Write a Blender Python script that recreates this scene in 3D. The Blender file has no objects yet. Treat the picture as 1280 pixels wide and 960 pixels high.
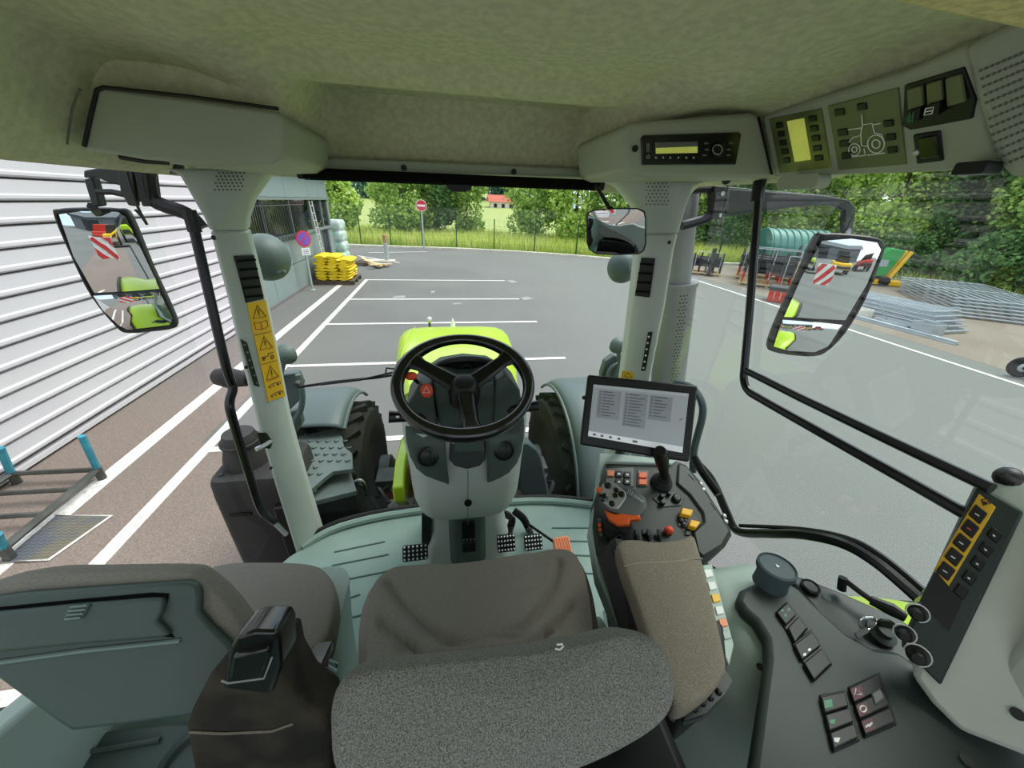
import bpy, bmesh, math, random
from mathutils import Vector, Matrix
random.seed(7)
SC = bpy.context.scene
COL = SC.collection
PI = math.pi

# ------------------------------------------------------------------ camera
F_PX, YAW, PITCH, ROLL = 461.66, 0.187696, 0.455555, 0.042138
CAM = Vector((-0.08, 0.0, 2.65))
_cy, _sy, _cp, _sp = math.cos(YAW), math.sin(YAW), math.cos(PITCH), math.sin(PITCH)
_f = Vector((_sy*_cp, _cy*_cp, -_sp)); _r = Vector((_cy, -_sy, 0)); _u = _r.cross(_f)
_c, _s = math.cos(ROLL), math.sin(ROLL)
AX_R = _c*_r + _s*_u; AX_U = -_s*_r + _c*_u; AX_F = _f
cam_d = bpy.data.cameras.new('camera'); cam_d.sensor_fit = 'HORIZONTAL'; cam_d.sensor_width = 36.0
cam_d.lens = F_PX/1280*36; cam_d.clip_start = 0.02; cam_d.clip_end = 1000
cam = bpy.data.objects.new('camera', cam_d); COL.objects.link(cam)
cam.matrix_world = Matrix(((AX_R.x, AX_U.x, -AX_F.x, CAM.x), (AX_R.y, AX_U.y, -AX_F.y, CAM.y), (AX_R.z, AX_U.z, -AX_F.z, CAM.z), (0, 0, 0, 1)))
SC.camera = cam

# ------------------------------------------------------------------ world: bright, thinly clouded sky
W = bpy.data.worlds.new('sky'); SC.world = W; W.use_nodes = True
nt = W.node_tree; nt.nodes.clear()
def wn(t, **k):
    n = nt.nodes.new(t)
    for a, b in k.items(): setattr(n, a, b)
    return n
tc = wn('ShaderNodeTexCoord'); nz = wn('ShaderNodeTexNoise'); rp = wn('ShaderNodeValToRGB'); bg = wn('ShaderNodeBackground'); wo = wn('ShaderNodeOutputWorld')
nz.inputs['Scale'].default_value = 2.6; nz.inputs['Detail'].default_value = 6; nz.inputs['Roughness'].default_value = 0.6
rp.color_ramp.elements[0].position = 0.36; rp.color_ramp.elements[0].color = (0.50, 0.70, 0.98, 1)
rp.color_ramp.elements[1].position = 0.60; rp.color_ramp.elements[1].color = (1.0, 1.0, 1.0, 1)
nt.links.new(tc.outputs['Generated'], nz.inputs['Vector']); nt.links.new(nz.outputs['Fac'], rp.inputs['Fac'])
nt.links.new(rp.outputs['Color'], bg.inputs['Color']); nt.links.new(bg.outputs['Background'], wo.inputs['Surface'])
bg.inputs['Strength'].default_value = 1.25

# ------------------------------------------------------------------ sun, softened by thin cloud
sd = bpy.data.lights.new('sun', 'SUN'); sd.energy = 2.7; sd.angle = math.radians(35); sd.color = (1.0, 0.96, 0.9)
sun = bpy.data.objects.new('sun', sd); COL.objects.link(sun); sun.location = (0, 0, 30)
sun.rotation_euler = Vector((-0.55, -0.25, -1.0)).to_track_quat('-Z', 'Y').to_euler()
SC.view_settings.view_transform = 'Standard'; SC.view_settings.look = 'None'
SC.view_settings.exposure = 0.52; SC.view_settings.gamma = 1.0; SC.view_settings.use_curve_mapping = False

# ------------------------------------------------------------------ helpers
def ray(x, y):
    return (AX_R*(x-640) + AX_U*(480-y) + AX_F*F_PX)
def P(x, y, X=None, Y=None, Z=None):
    """point of a world plane (X=, Y= or Z=) that the photograph shows at a pixel"""
    v = ray(x, y)
    if X is not None: t = (X-CAM.x)/v.x
    elif Y is not None: t = (Y-CAM.y)/v.y
    else: t = (Z-CAM.z)/v.z
    return CAM + v*t
def PP(x, y, o, n):
    v = ray(x, y); return CAM + v*((o-CAM).dot(n)/v.dot(n))
def lerp(a, b, t): return a+(b-a)*t
def ss(a, b, x):
    t = min(1, max(0, (x-a)/(b-a))); return t*t*(3-2*t)
def frame(d, up=Vector((0, 0, 1))):
    z = Vector(d).normalized(); x = up.cross(z)
    if x.length < 1e-4: x = Vector((1, 0, 0)).cross(z)
    x.normalize(); y = z.cross(x); return x, y, z
def Rm(rx=0, ry=0, rz=0):
    return (Matrix.Rotation(rz, 3, 'Z') @ Matrix.Rotation(ry, 3, 'Y') @ Matrix.Rotation(rx, 3, 'X'))

def rounded(w, h, r, n=4):
    """rounded rectangle outline in 2D, counter-clockwise"""
    pts = []
    for cx, cy, a0 in ((w/2-r, h/2-r, 0), (-w/2+r, h/2-r, PI/2), (-w/2+r, -h/2+r, PI), (w/2-r, -h/2+r, 1.5*PI)):
        for i in range(n+1):
            a = a0+PI/2*i/n; pts.append((cx+r*math.cos(a), cy+r*math.sin(a)))
    return pts
def smooth_path(pts, n=6):
    """Catmull-Rom through 3D points"""
    pts = [Vector(p) for p in pts]; out = []
    for i in range(len(pts)-1):
        p0 = pts[max(i-1, 0)]; p1 = pts[i]; p2 = pts[i+1]; p3 = pts[min(i+2, len(pts)-1)]
        for k in range(n):
            t = k/n
            out.append(0.5*((2*p1)+(p2-p0)*t+(2*p0-5*p1+4*p2-p3)*t*t+(3*p1-p0-3*p2+p3)*t**3))
    out.append(pts[-1]); return out
def closed_smooth(pts, n=4):
    pts = [Vector(p) for p in pts]; N = len(pts); out = []
    for i in range(N):
        p0, p1, p2, p3 = pts[i-1], pts[i], pts[(i+1) % N], pts[(i+2) % N]
        for k in range(n):
            t = k/n
            out.append(0.5*((2*p1)+(p2-p0)*t+(2*p0-5*p1+4*p2-p3)*t*t+(3*p1-p0-3*p2+p3)*t**3))
    return out

class MB:
    def __init__(s): s.v = []; s.f = []
    def add(s, vs, fs):
        o = len(s.v); s.v += [tuple(v) for v in vs]; s.f += [tuple(i+o for i in f) for f in fs]; return s
    def box(s, c, d, rot=None):
        c = Vector(c); h = Vector(d)/2; vs = []
        for z in (-1, 1):
            for y in (-1, 1):
                for x in (-1, 1):
                    p = Vector((x*h.x, y*h.y, z*h.z)); vs.append(c+(rot @ p if rot else p))
        return s.add(vs, [(0, 2, 3, 1), (4, 5, 7, 6), (0, 1, 5, 4), (2, 6, 7, 3), (0, 4, 6, 2), (1, 3, 7, 5)])
    def prism(s, poly, vec):
        """planar outline of 3D points pushed along vec"""
        n = len(poly); vec = Vector(vec); a = [Vector(p) for p in poly]; b = [p+vec for p in a]
        return s.add(a+b, [tuple(reversed(range(n))), tuple(range(n, 2*n))]+[(i, (i+1) % n, n+(i+1) % n, n+i) for i in range(n)])
    def tube(s, pts, r, n=8, closed=False, caps=True, flat=1.0):
        pts = [Vector(p) for p in pts]; N = len(pts); rings = []; prev = None
        for i, p in enumerate(pts):
            if closed: d = pts[(i+1) % N]-pts[i-1]
            else: d = pts[min(i+1, N-1)]-pts[max(i-1, 0)]
            d.normalize()
            if prev is None: x, y, _ = frame(d)
            else:
                x = prev-d*prev.dot(d)
                if x.length < 1e-5: x, y, _ = frame(d)
                x.normalize(); y = d.cross(x)
            prev = x; rr = r[i] if isinstance(r, (list, tuple)) else r
            rings.append([p+(x*math.cos(2*PI*k/n)+y*math.sin(2*PI*k/n)*flat)*rr for k in range(n)])
        return s.loft(rings, caps=caps and not closed, wrap=closed)
    def loft(s, rings, caps=True, wrap=False, open_ring=False):
        n = len(rings[0]); m = len(rings); vs = [p for r in rings for p in r]; fs = []
        for j in range(m if wrap else m-1):
            a = j*n; b = ((j+1) % m)*n
            for i in range(n-1 if open_ring else n):
                k = (i+1) % n; fs.append((a+i, a+k, b+k, b+i))
        if caps: fs.append(tuple(reversed(range(n)))); fs.append(tuple(range((m-1)*n, m*n)))
        return s.add(vs, fs)
    def lathe(s, prof, o, axis=(0, 0, 1), n=20):
        x, y, z = frame(axis); o = Vector(o)
        rings = [[o+z*h+(x*math.cos(2*PI*k/n)+y*math.sin(2*PI*k/n))*max(r, 1e-4) for k in range(n)] for r, h in prof]
        return s.loft(rings)
    def cyl(s, o, axis, r, h, n=16): return s.lathe([(r, 0), (r, h)], o, axis, n)
    def rod(s, a, b, r, n=8): return s.tube([a, b], r, n)
    def ball(s, c, r, n=10, sc=(1, 1, 1)):
        c = Vector(c); rings = []
        for j in range(n+1):
            t = -PI/2+PI*j/n; rr = max(math.cos(t), 1e-3)
            rings.append([c+Vector((r*sc[0]*rr*math.cos(2*PI*k/(2*n)), r*sc[1]*rr*math.sin(2*PI*k/(2*n)), r*sc[2]*math.sin(t))) for k in range(2*n)])
        return s.loft(rings)
    def grid(s, fn, nu, nv):
        vs = [fn(i/nu, j/nv) for j in range(nv+1) for i in range(nu+1)]; w = nu+1
        return s.add(vs, [(j*w+i, j*w+i+1, (j+1)*w+i+1, (j+1)*w+i) for j in range(nv) for i in range(nu)])
    def slab(s, c, x, y, w, h, r, t, n=4):
        """rounded rectangular plate: centre c of the front, axes x,y, thickness t pushed behind"""
        x = Vector(x).normalized(); y = Vector(y).normalized(); z = x.cross(y).normalized(); c = Vector(c)
        return s.prism([c+x*a+y*b for a, b in rounded(w, h, r, n)], -z*t)
    def mesh(s, name, sharp=35, smooth=True):
        me = bpy.data.meshes.new(name); me.from_pydata(s.v, [], s.f)
        bm = bmesh.new(); bm.from_mesh(me); bmesh.ops.recalc_face_normals(bm, faces=bm.faces); bm.to_mesh(me); bm.free()
        if smooth:
            me.shade_smooth(); me.set_sharp_from_angle(angle=math.radians(sharp))
        me.update(); return me
    def build(s, name, mat, parent=None, bevel=0, seg=2, sub=0, sharp=35, smooth=True, solid=0, label=None, kind=None, solid_off=-1):
        me = s.mesh(name, 180 if sub else sharp, smooth); me.materials.append(MAT[mat] if isinstance(mat, str) else mat)
        return link(name, me, parent, bevel, seg, sub, label, kind, solid, solid_off)

def link(name, me, parent=None, bevel=0, seg=2, sub=0, label=None, kind=None, solid=0, solid_off=-1):
    o = bpy.data.objects.new(name, me); COL.objects.link(o)
    if parent is not None:
        o.parent = parent
        q = parent; loc = Vector((0, 0, 0))
        while q is not None: loc += q.location; q = q.parent
        o.matrix_parent_inverse = Matrix.Translation(-loc) if parent.parent is None else Matrix.Identity(4)
    if solid: m = o.modifiers.new('thick', 'SOLIDIFY'); m.thickness = solid; m.offset = solid_off
    if sub: m = o.modifiers.new('sub', 'SUBSURF'); m.levels = sub; m.render_levels = sub
    if bevel:
        m = o.modifiers.new('bevel', 'BEVEL'); m.width = bevel; m.segments = seg; m.limit_method = 'ANGLE'; m.angle_limit = math.radians(40)
    if label: o['label'] = label
    if kind: o['kind'] = kind
    return o
def thing(name, label, cat, loc=(0, 0, 0), group=None):
    o = bpy.data.objects.new(name, None); COL.objects.link(o); o.location = loc; o.empty_display_size = 0.1
    o['label'] = label; o['category'] = cat
    if group: o['group'] = group
    return o
def tag(o, label, cat, group=None):
    o['label'] = label; o['category'] = cat
    if group: o['group'] = group
    return o
def struct(o, label=None, cat=None):
    o['kind'] = 'structure'
    if label: o['label'] = label
    if cat: o['category'] = cat
    return o
def sroot(name, label, cat, loc=(0, 0, 0)):
    o = thing(name, label, cat, loc); o['kind'] = 'structure'; return o
def demote(root, owner, name=None):
    """make a built thing a part of owner: its first mesh becomes the part, the others its sub-parts"""
    T_ = Matrix.Translation(root.location); ch = list(root.children); nm = name or root.name.split('.')[0]
    Ow = Matrix.Translation(owner.location)
    first = ch[0]
    for c in ch:
        w = T_ @ c.matrix_parent_inverse @ c.matrix_basis
        c.parent = owner if c is first else first
        c.matrix_parent_inverse = Ow.inverted() if c is first else Matrix.Identity(4)
        c.matrix_basis = w
    first['label'] = root['label']
    bpy.data.objects.remove(root); first.name = nm
    return first
def clone(o, loc, label, rz=0, sc=1, group=None):
    """a copy of a thing with its parts and their sub-parts"""
    def cp(a, par):
        c = a.copy(); COL.objects.link(c); c.parent = par; c.matrix_parent_inverse = a.matrix_parent_inverse.copy()
        for ch in a.children: cp(ch, c)
        return c
    r = cp(o, None); r.location = loc; r.rotation_euler = (0, 0, rz); r.scale = (sc, sc, sc) if not isinstance(sc, tuple) else sc
    r['label'] = label
    if group: r['group'] = group
    return r

# ------------------------------------------------------------------ materials
MAT = {}
def lin(c):
    return tuple(((v/255)/12.92 if v/255 <= 0.04045 else ((v/255+0.055)/1.055)**2.4) for v in c)
def M(name, rgb, rough=0.6, metal=0.0, var=0.06, scale=12.0, bump=0.0, bscale=300.0, spec=0.4, coat=0.0, detail=3, rgb2=None, lo=0.35, hi=0.65, bdist=0.002, emit=0.0):
    m = bpy.data.materials.new(name); m.use_nodes = True; t = m.node_tree; b = t.nodes['Principled BSDF']
    c = Vector(lin(rgb)); c1 = Vector(lin(rgb2)) if rgb2 else c*(1-var); c2 = c if rgb2 else c*(1+var)
    tx = t.nodes.new('ShaderNodeTexCoord'); n = t.nodes.new('ShaderNodeTexNoise'); r = t.nodes.new('ShaderNodeValToRGB')
    n.inputs['Scale'].default_value = scale; n.inputs['Detail'].default_value = detail
    r.color_ramp.elements[0].position = lo; r.color_ramp.elements[1].position = hi
    r.color_ramp.elements[0].color = (*c1, 1); r.color_ramp.elements[1].color = (*c2, 1)
    t.links.new(tx.outputs['Object'], n.inputs['Vector']); t.links.new(n.outputs['Fac'], r.inputs['Fac']); t.links.new(r.outputs['Color'], b.inputs['Base Color'])
    b.inputs['Roughness'].default_value = rough; b.inputs['Metallic'].default_value = metal; b.inputs['Specular IOR Level'].default_value = spec
    b.inputs['Coat Weight'].default_value = coat; b.inputs['Coat Roughness'].default_value = 0.08
    if emit:
        t.links.new(r.outputs['Color'], b.inputs['Emission Color']); b.inputs['Emission Strength'].default_value = emit
    if bump:
        n2 = t.nodes.new('ShaderNodeTexNoise'); n2.inputs['Scale'].default_value = bscale; n2.inputs['Detail'].default_value = 2
        bp = t.nodes.new('ShaderNodeBump'); bp.inputs['Strength'].default_value = bump; bp.inputs['Distance'].default_value = bdist
        t.links.new(tx.outputs['Object'], n2.inputs['Vector']); t.links.new(n2.outputs['Fac'], bp.inputs['Height']); t.links.new(bp.outputs['Normal'], b.inputs['Normal'])
    MAT[name] = m; return m
def glass(name, tint, refl=1.0):
    """thin pane: clear with a reflection that grows towards grazing view (Schlick)"""
    m = bpy.data.materials.new(name); m.use_nodes = True; t = m.node_tree; t.nodes.clear()
    o = t.nodes.new('ShaderNodeOutputMaterial'); mx = t.nodes.new('ShaderNodeMixShader'); tr = t.nodes.new('ShaderNodeBsdfTransparent'); gl = t.nodes.new('ShaderNodeBsdfGlossy'); lw = t.nodes.new('ShaderNodeLayerWeight'); pw = t.nodes.new('ShaderNodeMath'); mu = t.nodes.new('ShaderNodeMath')
    lw.inputs['Blend'].default_value = 0.5; tr.inputs['Color'].default_value = (*tint, 1); gl.inputs['Roughness'].default_value = 0.0
    pw.operation = 'POWER'; pw.inputs[1].default_value = 5.0; mu.operation = 'MULTIPLY_ADD'; mu.inputs[1].default_value = min(0.9, 0.9*refl); mu.inputs[2].default_value = 0.045*refl; mu.use_clamp = True
    t.links.new(lw.outputs['Facing'], pw.inputs[0]); t.links.new(pw.outputs[0], mu.inputs[0]); t.links.new(mu.outputs[0], mx.inputs[0]); t.links.new(tr.outputs[0], mx.inputs[1]); t.links.new(gl.outputs[0], mx.inputs[2]); t.links.new(mx.outputs[0], o.inputs[0])
    MAT[name] = m; return m

# cab plastics and fabrics
M('liner_roll', (222, 210, 150), 0.95, var=0.14, scale=90, bump=0.6, bscale=300, spec=0.1)
M('liner', (200, 200, 168), 0.95, var=0.10, scale=60, bump=0.5, bscale=500, spec=0.1)
M('roof_plastic', (158, 163, 146), 0.6, var=0.03, scale=5, bump=0.1, bscale=600)
M('pillar_plastic', (180, 187, 180), 0.5, var=0.03, scale=5, bump=0.12, bscale=700)
M('floor_mat', (128, 151, 142), 0.55, var=0.05, scale=8, bump=0.1, bscale=400)
M('groove', (78, 100, 94), 0.7)
M('bead', (112, 130, 122), 0.5)
M('console_dark', (43, 54, 50), 0.5, var=0.05, scale=6, bump=0.15, bscale=700)
M('green_plastic', (66, 80, 74), 0.5, var=0.05, scale=6, bump=0.15, bscale=700)
M('dark_plastic', (36, 43, 41), 0.45, var=0.05, scale=8, bump=0.12, bscale=800)
M('panel_dark', (36, 43, 40), 0.5, var=0.05, scale=8)
M('cowl_grey', (178, 186, 179), 0.5, var=0.03, scale=4, bump=0.08, bscale=600)
M('post_plastic', (192, 196, 185), 0.5, var=0.03, scale=4, bump=0.08, bscale=600)
M('print_magenta', (84, 34, 48), 0.5)
M('pale_panel', (160, 176, 167), 0.5, var=0.03, scale=4, bump=0.08, bscale=600)
M('black', (11, 12, 12), 0.45, var=0.1, scale=10)
M('black_gloss', (10, 11, 11), 0.25, var=0.05, spec=0.5, coat=0.3)
M('black_tube', (9, 9, 10), 0.28, var=0.05, spec=0.35, coat=0.1)
M('black_matt', (12, 12, 12), 0.9, var=0.1, spec=0.1)
M('rubber', (30, 31, 31), 0.85, var=0.15, scale=20)
M('seat_fabric', (130, 125, 117), 0.95, var=0.10, scale=350, bump=0.3, bscale=900, spec=0.1)
M('boucle', (152, 151, 145), 0.98, scale=620, rgb2=(98, 98, 92), bump=0.9, bscale=620, spec=0.05, detail=4, lo=0.38, hi=0.62)
M('arm_fabric', (142, 134, 119), 0.95, scale=520, rgb2=(112, 105, 94), bump=0.4, bscale=700, spec=0.1)
M('stitch', (150, 145, 132), 0.9)
M('worn_fabric', (70, 64, 54), 0.9, rgb2=(46, 44, 40), scale=14, bump=0.3, bscale=600, spec=0.15)
M('white_mark', (225, 228, 222), 0.6)
M('grey_button', (96, 100, 98), 0.5)
M('silver', (190, 192, 192), 0.35, metal=0.6)
M('chrome', (220, 222, 222), 0.12, metal=1.0)
M('mirror', (226, 230, 230), 0.0, metal=1.0, var=0.0)
M('orange', (226, 98, 40), 0.45, var=0.04)
M('orange_soft', (228, 140, 96), 0.5, var=0.04)
M('red', (214, 74, 48), 0.45, var=0.06)
M('yellow', (226, 172, 34), 0.5, var=0.05)
M('label_yellow', (232, 182, 40), 0.5, var=0.04)
M('print_dark', (60, 34, 26), 0.6)
M('print_red', (170, 60, 30), 0.6)
M('blue_button', (70, 100, 190), 0.5)
M('green_button', (70, 130, 100), 0.5)
M('lime', (172, 202, 20), 0.35, var=0.02, coat=0.4)
M('fender_grey', (80, 92, 92), 0.5, var=0.04, scale=5, bump=0.08)
M('step_grey', (92, 104, 102), 0.6, var=0.05, scale=8)
M('tank_black', (46, 45, 44), 0.6, var=0.06, scale=8, bump=0.2, bscale=300)
M('blue_grey', (62, 76, 80), 0.55, var=0.05)
M('lamp_grey', (84, 98, 94), 0.5, var=0.04)
M('exhaust', (124, 128, 126), 0.45, metal=0.3, var=0.06, scale=6)
M('hole', (44, 48, 47), 0.8)
M('hole_light', (92, 98, 86), 0.8)
M('tire', (40, 40, 38), 0.9, var=0.2, scale=15, bump=0.3, bscale=60)
M('engine_red', (176, 40, 32), 0.5, var=0.1)
M('steel_dark', (70, 72, 70), 0.5, metal=0.4, var=0.2, scale=10)
M('screen', (150, 156, 160), 0.25, var=0.03, scale=3, emit=0.16)
M('screen_box', (126, 132, 136), 0.3, emit=0.18)
M('screen_text', (98, 102, 108), 0.3, emit=0.05)
M('lcd', (188, 194, 90), 0.3, var=0.06, scale=20, emit=0.25)
M('olive_panel', (104, 112, 76), 0.5, var=0.06)
M('lcd_panel', (128, 138, 72), 0.4, rgb2=(70, 80, 52), scale=6)
glass('glass', (0.925, 0.96, 0.935), 0.4)
glass('glass_side', (0.88, 0.945, 0.90), 1.4)
glass('glass_office', (0.25, 0.28, 0.28), 3.0)
# ================================================================== GROUND AND YARD
def ground_mat(name, c1, c2, c3, speck=120.0, lighter=None):
    m = bpy.data.materials.new(name); m.use_nodes = True; t = m.node_tree; b = t.nodes['Principled BSDF']
    tx = t.nodes.new('ShaderNodeTexCoord')
    def nz(s, d, lo, hi, a, bb):
        n = t.nodes.new('ShaderNodeTexNoise'); n.inputs['Scale'].default_value = s; n.inputs['Detail'].default_value = d
        r = t.nodes.new('ShaderNodeValToRGB'); r.color_ramp.elements[0].position = lo; r.color_ramp.elements[1].position = hi
        r.color_ramp.elements[0].color = (*lin(a), 1); r.color_ramp.elements[1].color = (*lin(bb), 1)
        t.links.new(tx.outputs['Object'], n.inputs['Vector']); t.links.new(n.outputs['Fac'], r.inputs['Fac']); return r
    a = nz(0.35, 4, 0.35, 0.7, c1, c2); s = nz(speck, 2, 0.42, 0.72, (104, 104, 104), c3)
    mx = t.nodes.new('ShaderNodeMix'); mx.data_type = 'RGBA'; mx.blend_type = 'OVERLAY'; mx.inputs[0].default_value = 0.48
    if lighter:   # blends to a second tone along one axis; paler towards the storage side
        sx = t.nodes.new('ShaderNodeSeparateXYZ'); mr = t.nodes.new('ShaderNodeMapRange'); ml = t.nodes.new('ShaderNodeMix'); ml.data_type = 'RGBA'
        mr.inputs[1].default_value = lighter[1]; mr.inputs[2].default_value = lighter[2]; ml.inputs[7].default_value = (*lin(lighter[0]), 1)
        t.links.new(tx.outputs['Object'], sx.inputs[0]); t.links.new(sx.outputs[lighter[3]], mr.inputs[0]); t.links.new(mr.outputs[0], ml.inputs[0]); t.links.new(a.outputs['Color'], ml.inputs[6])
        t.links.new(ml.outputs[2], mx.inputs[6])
    else: t.links.new(a.outputs['Color'], mx.inputs[6])
    t.links.new(s.outputs['Color'], mx.inputs[7]); t.links.new(mx.outputs[2], b.inputs['Base Color'])
    b.inputs['Roughness'].default_value = 0.9; b.inputs['Specular IOR Level'].default_value = 0.25
    MAT[name] = m
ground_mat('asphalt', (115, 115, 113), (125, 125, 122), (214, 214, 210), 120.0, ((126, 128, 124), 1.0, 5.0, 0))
ground_mat('asphalt_brown', (132, 119, 112), (141, 128, 120), (220, 212, 205), 120.0, ((117, 117, 115), 4.5, 8.5, 1))
ground_mat('pavement_right', (138, 128, 116), (150, 142, 130), (214, 208, 200))
M('paint_white', (214, 211, 206), 0.8, rgb2=(182, 176, 170), scale=22, lo=0.3, hi=0.5)
M('grass_soil', (150, 158, 92), 0.95, rgb2=(132, 148, 76), scale=1.5)
M('kerb', (196, 190, 174), 0.9, var=0.12, scale=4)
def flat(name, pts, z, mat, thick=0.004):
    return MB().prism([Vector((x, y, z-thick)) for x, y in pts], (0, 0, thick)).build(name, mat, smooth=False)
EDGE = [(-40, 29.5), (-12, 26.2), (-5, 24.4), (1, 23.7), (4, 22.9), (7, 21.7), (9.2, 20.4), (13.5, 19.3), (19, 19.0), (20.5, 14), (21, 4), (22, -12), (22, -70)]
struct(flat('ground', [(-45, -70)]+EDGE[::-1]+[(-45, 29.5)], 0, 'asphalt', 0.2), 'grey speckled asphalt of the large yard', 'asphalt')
struct(flat('pavement', [(-4.42, -30), (-2.95, -30), (-2.95, 13.6), (-4.42, 13.6)], 0.003, 'asphalt_brown', 0.003), 'brownish asphalt strip along the metal-clad wall', 'pavement')
struct(flat('pavement', [(-2.95, -30), (-1.40, -30), (-1.40, 4.1), (-2.95, 4.1)], 0.003, 'asphalt_brown', 0.003), 'brownish asphalt beside the tank under the left bays', 'pavement')
struct(flat('pavement', [(10.5, -20), (21, -20), (21, 4), (20.5, 14), (19, 18.6), (13, 18.9), (11.2, 17.5)], 0.003, 'pavement_right', 0.003), 'beige storage pavement beyond the long white line', 'pavement')
# field behind, rising gently
def field(u, v):
    x = lerp(-90, 110, u); y = lerp(-40, 170, v)
    # signed distance outside the yard edge (approx)
    ye = EDGE[0][1]
    for (x0, y0), (x1, y1) in zip(EDGE, EDGE[1:]):
        if x0 <= x <= x1: ye = lerp(y0, y1, (x-x0)/(x1-x0)); break
    else:
        if x > 19: ye = 18
    d = max(0, y-ye) if x < 20 else max(max(0, x-22), 0)
    return (x, y, -0.06+0.0*d+0.018*max(0, d-4)+0.00022*max(0, d-10)**2)
struct(MB().grid(field, 60, 60).build('field', 'grass_soil'), 'pale green meadow rising behind the yard fence', 'meadow')
# painted lines
def line(a, b, w, lab, nm='road_line'):
    a = Vector((*a, 0)); b = Vector((*b, 0)); d = (b-a).normalized(); n = Vector((-d.y, d.x, 0))*w/2
    o = flat(nm, [(a+n)[:2], (a-n)[:2], (b-n)[:2], (b+n)[:2]], 0.008, 'paint_white', 0.005)
    return struct(o, lab, 'line')
line((-3.53, -6), (-3.53, 3.3), 0.16, 'wide white line nearest the metal wall, near stretch')
line((-3.53, 3.3), (-3.50, 13.2), 0.16, 'wide white line nearest the metal wall, far stretch')
line((-2.85, -6), (-2.82, 14.15), 0.12, 'white line closing off the parking bays')
for y, x0, lab in ((14.07, -2.765, 'farthest white cross line of the parking bays'), (11.15, -2.765, 'second farthest white cross line of the parking bays'), (8.75, -2.765, 'third farthest white cross line of the parking bays'), (6.34, -2.765, 'white cross line of the bays just ahead of the hood'), (3.95, -2.775, 'white cross line under the left wheel'), (1.55, -2.785, 'white cross line beside the tank')):
    line((x0, y), (2.15 if y > 5 else 2.1, y), 0.10, lab)
line((10.45, 15.6), (10.0, -8), 0.11, 'long white line along the storage pavement at right')
line((-4.0, 21.6), (-1.0, 22.4), 0.10, 'white line near the no-entry sign')
line((-4.3, 20.3), (-2.1, 18.2), 0.10, 'slanting white line behind the bollard')
# kerb along the meadow
m = MB(); kp = [Vector((x, y, 0.04)) for x, y in EDGE]
for a, b in zip(kp, kp[1:]):
    d = (b-a).normalized(); n = Vector((-d.y, d.x, 0))*0.16
    m.prism([a-n-Vector((0, 0, .05)), b-n-Vector((0, 0, .05)), b+n-Vector((0, 0, .05)), a+n-Vector((0, 0, .05))], (0, 0, 0.11))
struct(m.build('kerb', 'kerb'), 'low pale kerb between yard and meadow', 'kerb')
# patched pale marks on the tarmac
M('pale_patch', (140, 140, 136), 0.95, var=0.1, scale=4)
for px, lb in ((((632, 351), (640, 350), (648, 353), (640, 354)), 'white chalk scuff at the end of the farthest cross line'), (((650, 372), (660, 371), (668, 374), (655, 375.5)), 'white chalk scuff at the end of the second cross line'), (((566, 379), (576, 378.5), (577, 380.5), (567, 381)), 'small pale scuff between the middle cross lines'), (((492, 370), (506, 369.5), (507, 372.5), (491, 373)), 'pale square patch inside a parking bay'), (((538, 364), (543, 363.5), (544, 366), (539, 366.5)), 'tiny pale scuff inside the far parking bay')):
    q = [P(x, y, Z=0) for x, y in px]; struct(flat('paint_scuff', [(v.x, v.y) for v in q], 0.006, 'pale_patch', 0.003), lb, 'paint mark')
# drain cover
M('cover_metal', (120, 112, 92), 0.7, rgb2=(92, 96, 104), scale=3, lo=0.4, hi=0.6, metal=0.2)
t = thing('drain_cover', 'square chequered metal drain cover set in the asphalt by the pipe frame', 'drain cover', (-3.3, 2.5, 0))
c = [P(0, 705, Z=0), P(62, 701, Z=0), P(140, 646, Z=0), P(70, 646, Z=0)]
m = MB().prism([Vector((p.x, p.y, 0.009)) for p in c], (0, 0, 0.006)); m.build('plate', 'cover_metal', t)
m = MB(); m.tube([Vector((p.x, p.y, 0.012)) for p in c], 0.012, 4, closed=True); m.build('rim', 'paint_white', t)
m = MB()
for i in range(1, 14):
    for j in range(1, 14):
        q = lerp(lerp(c[0], c[1], i/14), lerp(c[3], c[2], i/14), j/14); a = 0.7 if (i+j) % 2 else -0.7
        m.box((q.x, q.y, 0.016), (0.03, 0.009, 0.004), Rm(0, 0, a))
m.build('raised_tread', 'cover_metal', t, kind='stuff')

# ================================================================== METAL-CLAD WALL (left)
M('siding', (196, 192, 195), 0.45, var=0.02, scale=1, metal=0.0, spec=0.5)
M('siding_dark', (112, 106, 106), 0.8)
WX = -4.36; RH = 0.2135
wl = sroot('wall_left', 'long pale grey wall of overlapping horizontal metal cladding', 'wall', (0, 0, 0))
m = MB(); m.box((WX-0.16, 0.8, 2.5), (0.2, 16.4, 5.0)); m.build('wall_core', 'siding_dark', wl)
m = MB()
prof = [(-0.06, 0.0), (0.0, 0.004), (0.018, 0.022), (0.018, 0.05), (0.0, 0.066), (-0.002, RH-0.022), (-0.02, RH-0.018), (-0.06, RH-0.018)]
m.prism([Vector((a, -7.4, b)) for a, b in prof], (0, 16.4, 0)); plank = m.mesh('cladding_plank', 25); plank.materials.append(MAT['siding'])
for i in range(22):
    o = link('cladding_plank', plank, wl); o.location = (WX, 0, 0.13+i*RH)
m = MB(); m.box((WX-0.02, 0.8, 0.06), (0.07, 16.4, 0.05)); m.build('base_flashing', 'siding', wl)

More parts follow.
